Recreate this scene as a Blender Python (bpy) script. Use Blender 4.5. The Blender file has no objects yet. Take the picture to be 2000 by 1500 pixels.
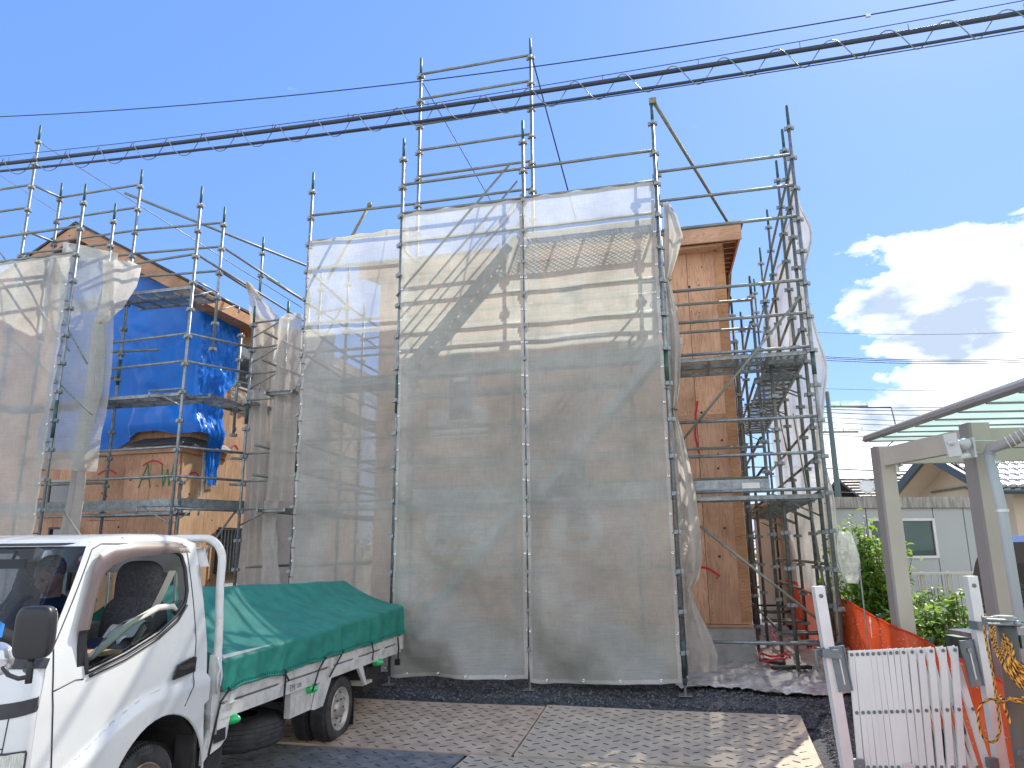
import bpy, bmesh, math, random
from mathutils import Vector, Matrix, noise
R = math.radians
random.seed(7)
sc = bpy.context.scene
C = sc.collection
# ---------------------------------------------------------------- camera, sky, sun
cam_d = bpy.data.cameras.new("camera"); cam = bpy.data.objects.new("camera", cam_d); C.objects.link(cam)
CAM = Vector((0, 0, 1.6)); PITCH = 0.22581127; ROLL = 0.00887384; F_PX = 1424.73
cam_d.sensor_width = 36.0; cam_d.lens = F_PX / 2000 * 36; cam_d.clip_start = 0.05; cam_d.clip_end = 3000
cam.location = CAM
cam.rotation_euler = (Matrix.Rotation(math.pi/2 + PITCH, 3, 'X') @ Matrix.Rotation(-ROLL, 3, 'Z')).to_euler()
sc.camera = cam
sc.render.resolution_x = 1024; sc.render.resolution_y = 768
sc.view_settings.view_transform = 'Standard'; sc.view_settings.look = 'None'; sc.view_settings.gamma = 1
sc.view_settings.exposure = 1.52
try:
    sc.cycles.transparent_max_bounces = 24
    sc.cycles.max_bounces = 10
except Exception: pass
# facade frame: u along the front of the scaffold, v away from the camera
TH = R(14.179); B0 = Vector((-1.5625, 9.693))
UD = Vector((math.cos(TH), -math.sin(TH))); VD = Vector((math.sin(TH), math.cos(TH)))
def W(u, v, z=0.0):
    p = B0 + UD*u + VD*v
    return Vector((p.x, p.y, z))
U3 = Vector((UD.x, UD.y, 0)); V3 = Vector((VD.x, VD.y, 0)); Z3 = Vector((0, 0, 1))
def uv_of(x, y):
    d = Vector((x, y)) - B0
    return d.dot(UD), d.dot(VD)
def LZ(k): return 6.309 + 0.45*k
sun_dir = (U3*0.42 + V3*1.0 + Z3*1.13).normalized()
wd = bpy.data.worlds.new("World"); sc.world = wd; wd.use_nodes = True
nt = wd.node_tree; nt.nodes.clear()
def N(nt, t, **k):
    n = nt.nodes.new(t)
    for a, b in k.items():
        if a in n.inputs: n.inputs[a].default_value = b
        else: setattr(n, a, b)
    return n
def math_n(nt, op, a, b=None, c=None, clamp=False):
    n = nt.nodes.new('ShaderNodeMath'); n.operation = op; n.use_clamp = clamp
    for i, x in enumerate((a, b, c)):
        if x is None: continue
        if isinstance(x, (int, float)): n.inputs[i].default_value = x
        else: nt.links.new(x, n.inputs[i])
    return n.outputs[0]
def sky_world():
    L = nt.links.new
    out = nt.nodes.new('ShaderNodeOutputWorld'); bg = nt.nodes.new('ShaderNodeBackground')
    sky = nt.nodes.new('ShaderNodeTexSky'); sky.sky_type = 'NISHITA'; sky.sun_disc = False
    sky.sun_elevation = math.asin(sun_dir.z); sky.sun_rotation = math.atan2(sun_dir.x, sun_dir.y)
    sky.air_density = 1.0; sky.dust_density = 0.3; sky.ozone_density = 3.0
    bg.inputs['Strength'].default_value = 0.13
    geo = nt.nodes.new('ShaderNodeTexCoord'); sep = nt.nodes.new('ShaderNodeSeparateXYZ'); L(geo.outputs['Generated'], sep.inputs[0])
    # cloud field: flattened noise over direction
    mp = nt.nodes.new('ShaderNodeMapping'); mp.inputs['Scale'].default_value = (1, 1, 2.1); mp.inputs['Location'].default_value = (0.37, 0.1, 0.22)
    L(geo.outputs['Generated'], mp.inputs[0])
    nz = N(nt, 'ShaderNodeTexNoise', Scale=7.5, Detail=11.0, Roughness=0.60); L(mp.outputs[0], nz.inputs['Vector'])
    nz2 = N(nt, 'ShaderNodeTexNoise', Scale=6.0, Detail=8.0, Roughness=0.55); L(mp.outputs[0], nz2.inputs['Vector'])
    z = sep.outputs[2]; x = sep.outputs[0]; y = sep.outputs[1]
    # more cloud low down, and a bank towards the right hand side of the view
    az = math_n(nt, 'ARCTAN2', x, y)
    def ss(v, a, b):
        m = nt.nodes.new('ShaderNodeMapRange'); m.interpolation_type = 'SMOOTHSTEP'; m.inputs['From Min'].default_value = a; m.inputs['From Max'].default_value = b; L(v, m.inputs[0]); return m.outputs[0]
    A = math_n(nt, 'MULTIPLY', ss(az, .38, .54), math_n(nt, 'SUBTRACT', 1.0, ss(z, .30, .42)))
    B = math_n(nt, 'MULTIPLY', ss(az, .33, .43), math_n(nt, 'SUBTRACT', 1.0, ss(z, .13, .24)))
    back = math_n(nt, 'MULTIPLY', ss(math_n(nt, 'ABSOLUTE', math_n(nt, 'ADD', az, -.15)), 1.0, 1.45), math_n(nt, 'SUBTRACT', 1.0, ss(z, .62, .92)))  # unseen cloud round behind the camera, added to lift the shaded fronts
    A = math_n(nt, 'MAXIMUM', A, back)
    f = math_n(nt, 'ADD', math_n(nt, 'SUBTRACT', nz.outputs['Fac'], .17), math_n(nt, 'MULTIPLY', math_n(nt, 'MAXIMUM', A, B), .37))
    ramp = nt.nodes.new('ShaderNodeValToRGB'); ramp.color_ramp.elements[0].position = 0.52; ramp.color_ramp.elements[1].position = 0.60
    L(f, ramp.inputs[0])
    cr = nt.nodes.new('ShaderNodeValToRGB'); cr.color_ramp.elements[0].position = 0.36; cr.color_ramp.elements[1].position = 0.52
    cr.color_ramp.elements[0].color = (1.7, 2.05, 2.6, 1); cr.color_ramp.elements[1].color = (4.8, 4.9, 5.1, 1)
    L(nz2.outputs['Fac'], cr.inputs[0])
    # clear sky mixed towards an even blue
    gain = nt.nodes.new('ShaderNodeMix'); gain.data_type = 'RGBA'; gain.inputs[0].default_value = .78
    L(sky.outputs[0], gain.inputs[6]); gain.inputs[7].default_value = (.40, .92, 2.6, 1)
    mx = nt.nodes.new('ShaderNodeMix'); mx.data_type = 'RGBA'
    L(ramp.outputs[0], mx.inputs[0]); L(gain.outputs[2], mx.inputs[6]); L(cr.outputs[0], mx.inputs[7])
    L(mx.outputs[2], bg.inputs[0]); L(bg.outputs[0], out.inputs[0])
sky_world()
sl = bpy.data.lights.new("sun", 'SUN'); sl.energy = 2.2; sl.angle = R(0.5); sl.color = (1.0, 0.93, 0.81)
so = bpy.data.objects.new("sun", sl); C.objects.link(so); so.rotation_euler = sun_dir.to_track_quat('Z', 'Y').to_euler(); so.location = (0, 0, 30)

# ---------------------------------------------------------------- measuring helpers
cp, sp = math.cos(PITCH), math.sin(PITCH); cr_, sr_ = math.cos(-ROLL), math.sin(-ROLL)
def ray(x, y):
    du, dv = x - 1000, y - 750
    u = du*cr_ + dv*sr_; v = -du*sr_ + dv*cr_
    a, c = u/F_PX, -v/F_PX
    return Vector((a, cp - c*sp, sp + c*cp))
def on_plane(x, y, p, n):
    d = ray(x, y); return CAM + d*((p - CAM).dot(n)/d.dot(n))
def FVp(x, y, v): return on_plane(x, y, W(0, v), V3)
def FUp(x, y, u): return on_plane(x, y, W(u, 0), U3)
def FV(x, y, v):
    p = FVp(x, y, v); return uv_of(p.x, p.y)[0], p.z
def FU(x, y, u):
    p = FUp(x, y, u); return uv_of(p.x, p.y)[1], p.z
def GD(x, y, D):
    d = ray(x, y); return CAM + d*(D/d.y)

# ---------------------------------------------------------------- mesh helpers
class MB:
    def __init__(s): s.v = []; s.f = []
    def add(s, vs, fs):
        o = len(s.v); s.v += [Vector(a) for a in vs]; s.f += [tuple(i+o for i in f) for f in fs]; return s
    def box(s, c, ax, ay, az):          # centre and three half axes
        c = Vector(c); ax = Vector(ax); ay = Vector(ay); az = Vector(az)
        vs = [c + ax*i + ay*j + az*k for i in (-1, 1) for j in (-1, 1) for k in (-1, 1)]
        return s.add(vs, [(0,1,3,2),(4,6,7,5),(0,4,5,1),(2,3,7,6),(0,2,6,4),(1,5,7,3)])
    def fbox(s, u0, u1, v0, v1, z0, z1):
        return s.box(W((u0+u1)/2, (v0+v1)/2, (z0+z1)/2), U3*(u1-u0)/2, V3*(v1-v0)/2, Z3*(z1-z0)/2)
    def tube(s, pts, r, n=8, cap=True):
        pts = [Vector(p) for p in pts]; rs = r if isinstance(r, (list, tuple)) else [r]*len(pts)
        o = len(s.v); up = None
        for i, p in enumerate(pts):
            t = (pts[min(i+1, len(pts)-1)] - pts[max(i-1, 0)]).normalized()
            if up is None: up = Vector((0, 0, 1)) if abs(t.z) < .9 else Vector((1, 0, 0))
            a = t.cross(up).normalized(); b = a.cross(t).normalized(); up = b
            for k in range(n):
                q = 2*math.pi*k/n; s.v.append(p + (a*math.cos(q) + b*math.sin(q))*rs[i])
        for i in range(len(pts)-1):
            for k in range(n):
                k2 = (k+1) % n; s.f.append((o+i*n+k, o+i*n+k2, o+(i+1)*n+k2, o+(i+1)*n+k))
        if cap:
            s.f.append(tuple(o+k for k in range(n))[::-1]); e = o+(len(pts)-1)*n; s.f.append(tuple(e+k for k in range(n)))
        return s
    def grid(s, fn, nu, nv, thick=0.0):
        o = len(s.v)
        for j in range(nv+1):
            for i in range(nu+1): s.v.append(Vector(fn(i/nu, j/nv)))
        for j in range(nv):
            for i in range(nu):
                a = o + j*(nu+1) + i; s.f.append((a, a+1, a+nu+2, a+nu+1))
        return s
    def lathe(s, c, axis, prof, n=24):      # prof: (distance along the axis, radius)
        c = Vector(c); ax = Vector(axis).normalized(); up = Vector((0,0,1)) if abs(ax.z) < .9 else Vector((1,0,0))
        a = ax.cross(up).normalized(); b = a.cross(ax)
        o = len(s.v)
        for d, r in prof:
            for k in range(n):
                q = 2*math.pi*k/n; s.v.append(c + ax*d + (a*math.cos(q)+b*math.sin(q))*r)
        for i in range(len(prof)-1):
            for k in range(n):
                k2 = (k+1) % n; s.f.append((o+i*n+k, o+i*n+k2, o+(i+1)*n+k2, o+(i+1)*n+k))
        return s
    def ball(s, c, rx, ry=None, rz=None, n=12, m=8, axes=None):
        ry = ry or rx; rz = rz or rx; c = Vector(c); A = axes or (Vector((1,0,0)), Vector((0,1,0)), Vector((0,0,1)))
        o = len(s.v)
        for j in range(m+1):
            t = math.pi*j/m
            for i in range(n):
                q = 2*math.pi*i/n
                s.v.append(c + A[0]*rx*math.sin(t)*math.cos(q) + A[1]*ry*math.sin(t)*math.sin(q) + A[2]*rz*math.cos(t))
        for j in range(m):
            for i in range(n):
                i2 = (i+1) % n; s.f.append((o+j*n+i, o+(j+1)*n+i, o+(j+1)*n+i2, o+j*n+i2))
        return s
    def prism(s, poly, e1, e2, org, ext):    # polygon in the plane of e1,e2, pushed along ext
        org = Vector(org); n = len(poly)
        a = [org + e1*p[0] + e2*p[1] for p in poly]; b = [p + ext for p in a]
        return s.add(a + b, [tuple(range(n))[::-1], tuple(range(n, 2*n))] + [(i, (i+1) % n, n+(i+1) % n, n+i) for i in range(n)])
def mesh_of(name, mb, mat, org=Vector((0, 0, 0)), smooth=False):
    me = bpy.data.meshes.new(name); me.from_pydata([v - org for v in mb.v], [], mb.f); me.validate(); me.update()
    if mat: me.materials.append(mat)
    if smooth:
        for p in me.polygons: p.use_smooth = True
    return me
def tag(o, label=None, cat=None, group=None, kind=None):
    if label: o['label'] = label
    if cat: o['category'] = cat
    if group: o['group'] = group
    if kind: o['kind'] = kind
    return o
def root_of(p):
    while p.parent: p = p.parent
    return p
def part(name, mb, mat, parent, label=None, smooth=False, kind=None):
    org = root_of(parent).location
    o = bpy.data.objects.new(name, mesh_of(name, mb, mat, org, smooth)); C.objects.link(o); o.parent = parent
    # an instanced parent has its own offset inside its thing
    off = Vector((0, 0, 0)); q = parent
    while q.parent: off += q.location; q = q.parent
    o.location = -off
    return tag(o, label, kind=kind)
def inst(name, me, parent, loc, rot=None, scale=None):   # shared mesh, world place
    o = bpy.data.objects.new(name, me); C.objects.link(o); o.parent = parent
    off = Vector((0, 0, 0)); q = parent
    while q: off += q.location; q = q.parent
    o.location = Vector(loc) - off
    if rot is not None: o.rotation_euler = rot
    if scale is not None: o.scale = scale
    return o
def thing(name, label, cat, loc, group=None):
    o = bpy.data.objects.new(name, None); C.objects.link(o); o.location = loc; o.empty_display_size = .2
    return tag(o, label, cat, group)
def single(name, mb, mat, label, cat, smooth=False, group=None, org=None):
    if org is None:
        org = sum(mb.v, Vector((0,0,0)))/len(mb.v); org.z = min(v.z for v in mb.v)
    o = bpy.data.objects.new(name, mesh_of(name, mb, mat, org, smooth)); o.location = org; C.objects.link(o)
    return tag(o, label, cat, group)
def struct(name, mb, mat, smooth=False):
    o = bpy.data.objects.new(name, mesh_of(name, mb, mat, Vector((0,0,0)), smooth)); C.objects.link(o); o['kind'] = 'structure'; return o
def fbm(p, s=1.0, o=4): return noise.fractal(Vector(p)*s, 1.0, 2.0, o)

# ---------------------------------------------------------------- materials
def mat(name, col=(.5,.5,.5), rough=.6, metal=0.0, spec=.5, coat=0.0, var=0.0, vscale=6.0, bump=0.0, bscale=40.0, col2=None, vdet=6.0, trans=0.0, alpha=1.0, emis=None, stretch=None, ramp=(.35,.65)):
    m = bpy.data.materials.new(name); m.use_nodes = True; t = m.node_tree; b = t.nodes['Principled BSDF']; L = t.links.new
    b.inputs['Base Color'].default_value = (*col, 1); b.inputs['Roughness'].default_value = rough; b.inputs['Metallic'].default_value = metal
    b.inputs['Specular IOR Level'].default_value = spec; b.inputs['Coat Weight'].default_value = coat; b.inputs['Coat Roughness'].default_value = .06
    b.inputs['Transmission Weight'].default_value = trans; b.inputs['Alpha'].default_value = alpha
    tc = t.nodes.new('ShaderNodeTexCoord'); src = tc.outputs['Object']
    if stretch:
        mp = t.nodes.new('ShaderNodeMapping'); mp.inputs['Scale'].default_value = stretch; L(src, mp.inputs[0]); src = mp.outputs[0]
    if var or col2:
        nz = N(t, 'ShaderNodeTexNoise', Scale=vscale, Detail=vdet, Roughness=.6); L(src, nz.inputs['Vector'])
        rp = t.nodes.new('ShaderNodeValToRGB'); rp.color_ramp.elements[0].position = ramp[0]; rp.color_ramp.elements[1].position = ramp[1]
        c2 = col2 or tuple(c*(1-var) for c in col)
        rp.color_ramp.elements[0].color = (*c2, 1); rp.color_ramp.elements[1].color = (*col, 1)
        L(nz.outputs['Fac'], rp.inputs[0]); L(rp.outputs[0], b.inputs['Base Color'])
        rr = t.nodes.new('ShaderNodeMapRange'); rr.inputs['To Min'].default_value = min(1, rough*1.25); rr.inputs['To Max'].default_value = rough*.8
        L(nz.outputs['Fac'], rr.inputs[0]); L(rr.outputs[0], b.inputs['Roughness'])
    if bump:
        nb = N(t, 'ShaderNodeTexNoise', Scale=bscale, Detail=5.0); L(src, nb.inputs['Vector'])
        bp = N(t, 'ShaderNodeBump', Strength=bump, Distance=.01); L(nb.outputs['Fac'], bp.inputs['Height']); L(bp.outputs[0], b.inputs['Normal'])
    return m
M = {}
M['steel'] = mat('galvanised_steel', (.31,.35,.36), .42, .6, var=.4, vscale=14, bump=.15, bscale=60)
M['steel_dark'] = mat('weathered_steel', (.20,.23,.22), .5, .5, col2=(.11,.14,.13), vscale=9)
M['steel_rail'] = mat('weathered_rail_steel', (.29,.31,.28), .5, .5, col2=(.17,.185,.155), vscale=5, stretch=(1,1,6))
M['sleeve'] = mat('dark_green_sleeve', (.07,.14,.12), .5, .4, col2=(.03,.08,.07), vscale=10)
M['rust'] = mat('yellowed_clamp', (.30,.28,.18), .6, .4, col2=(.20,.18,.10), vscale=20)
def net_mat(name, col, hole, gloss=0.0):
    m = bpy.data.materials.new(name); m.use_nodes = True; t = m.node_tree; t.nodes.clear(); L = t.links.new
    out = t.nodes.new('ShaderNodeOutputMaterial'); d = t.nodes.new('ShaderNodeBsdfDiffuse'); tl = t.nodes.new('ShaderNodeBsdfTranslucent')
    tr = t.nodes.new('ShaderNodeBsdfTransparent'); m1 = t.nodes.new('ShaderNodeMixShader'); m2 = t.nodes.new('ShaderNodeMixShader')
    tc = t.nodes.new('ShaderNodeTexCoord')
    nz = N(t, 'ShaderNodeTexNoise', Scale=1.3, Detail=8.0, Roughness=.62); L(tc.outputs['Object'], nz.inputs['Vector'])
    rp = t.nodes.new('ShaderNodeValToRGB'); rp.color_ramp.elements[0].color = (*[c*.74 for c in col], 1); rp.color_ramp.elements[1].color = (*[min(1,c*1.12) for c in col], 1)
    rp.color_ramp.elements[0].position = .32; rp.color_ramp.elements[1].position = .68
    L(nz.outputs['Fac'], rp.inputs[0]); L(rp.outputs[0], d.inputs[0]); L(rp.outputs[0], tl.inputs[0])
    # fine weave relief and uneven weave density
    mp = t.nodes.new('ShaderNodeMapping'); mp.inputs['Scale'].default_value = (1, 1, .06); L(tc.outputs['Object'], mp.inputs[0])
    nw = N(t, 'ShaderNodeTexNoise', Scale=90.0, Detail=3.0); L(mp.outputs[0], nw.inputs['Vector'])
    mp2 = t.nodes.new('ShaderNodeMapping'); mp2.inputs['Scale'].default_value = (.06, .06, 1); L(tc.outputs['Object'], mp2.inputs[0])
    nw2 = N(t, 'ShaderNodeTexNoise', Scale=70.0, Detail=3.0); L(mp2.outputs[0], nw2.inputs['Vector'])
    s = math_n(t, 'ADD', nw.outputs['Fac'], nw2.outputs['Fac'])
    h = math_n(t, 'ADD', math_n(t, 'MULTIPLY', math_n(t, 'SUBTRACT', s, 1.0), .22), hole, clamp=True)
    bp = N(t, 'ShaderNodeBump', Strength=.25, Distance=.004); L(s, bp.inputs['Height']); L(bp.outputs[0], d.inputs['Normal'])
    m1.inputs[0].default_value = .52
    L(d.outputs[0], m1.inputs[1]); L(tl.outputs[0], m1.inputs[2]); L(h, m2.inputs[0]); L(m1.outputs[0], m2.inputs[1]); L(tr.outputs[0], m2.inputs[2])
    L(m2.outputs[0], out.inputs[0])
    return m
M['net'] = net_mat('grey_mesh_fabric', (.76,.775,.705), .32)
M['net_side'] = net_mat('side_mesh_fabric', (.68,.64,.57), .24)
M['net_dense'] = net_mat('folded_mesh_fabric', (.70,.68,.63), .06)
M['hem'] = net_mat('hem_band', (.76,.75,.71), .08)
M['orange'] = net_mat('orange_mesh_fabric', (.95,.13,.05), .12)
M['white_sheet'] = net_mat('white_plastic', (.80,.80,.78), .15)
M['tie'] = mat('black_tie', (.02,.02,.025), .6)
def ply_mat(name, c1, c2, gx=(9,9,.7)):
    m = bpy.data.materials.new(name); m.use_nodes = True; t = m.node_tree; b = t.nodes['Principled BSDF']; L = t.links.new
    tc = t.nodes.new('ShaderNodeTexCoord'); oi = t.nodes.new('ShaderNodeObjectInfo')
    off = t.nodes.new('ShaderNodeVectorMath'); off.operation = 'SCALE'; off.inputs[0].default_value = (7, 3, 5); L(oi.outputs['Random'], off.inputs['Scale'])
    ad = t.nodes.new('ShaderNodeVectorMath'); ad.operation = 'ADD'; L(tc.outputs['Object'], ad.inputs[0]); L(off.outputs[0], ad.inputs[1])
    mp = t.nodes.new('ShaderNodeMapping'); mp.inputs['Scale'].default_value = gx; L(ad.outputs[0], mp.inputs[0])
    nz = N(t, 'ShaderNodeTexNoise', Scale=1.0, Detail=4.0, Distortion=1.2); L(mp.outputs[0], nz.inputs['Vector'])
    wv = math_n(t, 'FRACT', math_n(t, 'MULTIPLY', nz.outputs['Fac'], 9.0))
    tri = math_n(t, 'ABSOLUTE', math_n(t, 'SUBTRACT', math_n(t, 'MULTIPLY', wv, 2.0), 1.0))
    rp = t.nodes.new('ShaderNodeValToRGB'); rp.color_ramp.elements[0].color = (*c2, 1); rp.color_ramp.elements[1].color = (*c1, 1)
    rp.color_ramp.elements[0].position = .0; rp.color_ramp.elements[1].position = .55
    L(tri, rp.inputs[0])
    vo = N(t, 'ShaderNodeTexVoronoi', Scale=4.2); L(ad.outputs[0], vo.inputs['Vector'])       # knots
    kn = math_n(t, 'LESS_THAN', vo.outputs['Distance'], .085)
    big = N(t, 'ShaderNodeTexNoise', Scale=1.7, Detail=5.0); L(ad.outputs[0], big.inputs['Vector'])
    mx = t.nodes.new('ShaderNodeMix'); mx.data_type = 'RGBA'; mx.blend_type = 'MULTIPLY'; mx.inputs[0].default_value = .7
    rb = t.nodes.new('ShaderNodeValToRGB'); rb.color_ramp.elements[0].color = (.55,.5,.45,1); rb.color_ramp.elements[1].color = (1.1,1.1,1.1,1); rb.color_ramp.elements[0].position=.3; rb.color_ramp.elements[1].position=.65
    L(big.outputs['Fac'], rb.inputs[0]); L(rp.outputs[0], mx.inputs[6]); L(rb.outputs[0], mx.inputs[7])
    tint = t.nodes.new('ShaderNodeMix'); tint.data_type = 'RGBA'; tint.blend_type = 'MULTIPLY'; tint.inputs[0].default_value = 1
    rt = t.nodes.new('ShaderNodeValToRGB'); rt.color_ramp.elements[0].color = (.84,.80,.76,1); rt.color_ramp.elements[1].color = (1.08,1.05,1.0,1); L(oi.outputs['Random'], rt.inputs[0])
    L(mx.outputs[2], tint.inputs[6]); L(rt.outputs[0], tint.inputs[7])
    m3 = t.nodes.new('ShaderNodeMix'); m3.data_type = 'RGBA'; L(kn, m3.inputs[0]); L(tint.outputs[2], m3.inputs[6]); m3.inputs[7].default_value = (.05,.025,.012,1)
    L(m3.outputs[2], b.inputs['Base Color']); b.inputs['Roughness'].default_value = .62
    return m
M['ply'] = ply_mat('larch_plywood', (.74,.45,.30), (.56,.31,.19))
M['ply_pale'] = ply_mat('pale_plywood', (.62,.42,.27), (.47,.30,.18))
M['lumber'] = ply_mat('cedar_lumber', (.60,.33,.17), (.42,.20,.09), (1.2,1.2,14))
M['lumber_h'] = ply_mat('cedar_lumber_board', (.62,.38,.25), (.46,.26,.16), (1.2,1.2,12))
M['concrete'] = mat('concrete', (.44,.44,.43), .85, col2=(.32,.32,.31), vscale=5, bump=.3)
M['roof_dark'] = mat('dark_roofing', (.06,.07,.08), .6, var=.4)
M['window_frame'] = mat('window_frame', (.55,.52,.47), .5)
M['white_tape'] = mat('white_flashing_tape', (.72,.72,.70), .6, var=.1)
M['sash_dark'] = mat('dark_sash', (.03,.035,.04), .35)
M['glass_dark'] = mat('window_glass', (.05,.07,.09), .05, spec=1.0, coat=.5)
M['white'] = mat('white_paint', (.64,.665,.655), .28, coat=.6, var=.06, vscale=3)
M['white_dirty'] = mat('soiled_white_paint', (.70,.71,.68), .42, col2=(.50,.48,.42), vscale=7, vdet=9, coat=.2, ramp=(.3,.52))
M['cream'] = mat('cream_interior', (.58,.58,.50), .6)
M['black'] = mat('black_plastic', (.018,.02,.024), .42, bump=.1)
M['black_rough'] = mat('chassis_black', (.02,.021,.024), .75, col2=(.05,.045,.04), vscale=9)
M['rubber'] = mat('tyre_rubber', (.028,.028,.03), .72, col2=(.075,.072,.07), vscale=10, bump=.2)
M['rim'] = mat('silver_wheel', (.62,.61,.58), .38, .35, col2=(.38,.34,.30), vscale=9)
M['rim_rust'] = mat('worn_wheel', (.42,.35,.30), .5, .3, col2=(.22,.15,.11), vscale=9)
M['chrome'] = mat('chrome', (.8,.8,.8), .12, 1.0)
M['sky_blue'] = mat('blue_card', (.02,.30,.80), .5)
# ---------------------------------------------------------------- ground
def gz(u, v):
    if v >= 0: h = 0.0
    else:
        ks = [(0, 0), (-.35, -.05), (-.5, -.14), (-2.1, -.245), (-3.2, -.262), (-60, -.27)]
        h = -.27
        for (a, ha), (b, hb) in zip(ks, ks[1:]):
            if b <= v <= a: h = ha + (hb-ha)*(a-v)/(a-b); break
    if u > 5.5:
        k = min(1, (u-5.5)/.5); h = h*(1-k) + (-.05 + .25*min(1, max(0, (v+2)/4)))*k
    return h
def ground():
    mb = MB(); n = 150
    # warped axis so that cells are fine close to the camera
    ax = [-900, -400, -180, -90, -50, -30, -20] + [-14 + 28*i/n for i in range(n+1)] + [20, 30, 50, 90, 180, 400, 900]
    ay = [-300, -120, -50, -20] + [-10 + 24*i/n for i in range(n+1)] + [20, 30, 50, 90, 180, 400, 900]
    for v in ay:
        for u in ax:
            p = W(u, v)
            h = gz(u, v)
            if abs(u) < 14 and -10 < v < 14:
                h += .012*fbm((u*2.2, v*2.2, 0)) + .007*fbm((u*9, v*9, 3))
                if -2.4 < v < -.35 and -2.4 < u < 4.95: h -= .035
                if v < -2.2 and u < 5.0: h -= .02
            mb.v.append(Vector((p.x, p.y, h-.012)))
    w = len(ax)
    for j in range(len(ay)-1):
        for i in range(w-1): mb.f.append((j*w+i, j*w+i+1, (j+1)*w+i+1, (j+1)*w+i))
    m = mat('gravel_ground', (.11,.115,.125), .95, col2=(.04,.044,.052), vscale=38, vdet=9, bump=1.0, bscale=110)
    o = struct('ground', mb, m, True); o.data.materials.append(mat('dry_soil', (.36,.33,.27), .95, col2=(.24,.22,.17), vscale=.6, vdet=8, bump=.3))
    for p in o.data.polygons:
        c = p.center; u, v = uv_of(c.x, c.y)
        if u > 7.5 or u < -12 or v < -5 or v > 10: p.material_index = 1  # outlying ground switched to paler soil for more bounce light
    return o
ground()
def gravel():
    rnd = random.Random(3); mb = MB()
    def stone(u, v, s):
        h = gz(u, v) - .008 + s*.12; c = W(u, v, h); q = rnd.random()*6.28
        pts = []
        for k in range(5):
            a = q + k*1.2566 + rnd.uniform(-.2, .2); r = s*rnd.uniform(.7, 1.15)
            pts.append(c + Vector((math.cos(a)*r, math.sin(a)*r, -s*.2)))
        tops = [c + (p-c)*rnd.uniform(.45, .75) + Vector((0, 0, s*rnd.uniform(.5, .85))) for p in pts]
        mb.add(pts + tops, [(5,6,7,8,9)] + [(k, (k+1) % 5, 5+(k+1) % 5, 5+k) for k in range(5)])
    for _ in range(15000):
        u = rnd.uniform(-2.2, 6.0); v = rnd.uniform(-.62, .9)
        stone(u, v, rnd.choice((.006, .009, .009, .013, .02)))
    for _ in range(9000):
        u = rnd.uniform(4.9, 5.9); v = rnd.uniform(-5, -.3)
        stone(u, v, rnd.choice((.006, .009, .012, .018)))
    for _ in range(5000):
        u = rnd.uniform(-3, 5); v = rnd.uniform(-4.8, -2.1)
        stone(u, v, rnd.choice((.005, .007, .01)))
    m = mat('crushed_stone', (.20,.21,.22), .9, col2=(.03,.034,.04), vscale=16, vdet=4, ramp=(.38,.7))
    o = single('gravel', mb, m, 'dark crushed gravel spread between the scaffold and the steel road plates', 'gravel'); o['kind'] = 'stuff'
gravel()
mb = MB(); mb.grid(lambda s, q: W(-40+80*s, -4.9-9*q, -.262), 40, 8); struct('road', mb, mat('pale_road_asphalt', (.46,.45,.42), .9, col2=(.36,.35,.33), vscale=30, bump=.4, bscale=120))  # unseen road, added and kept pale to bounce sunlight at the facade
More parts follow.
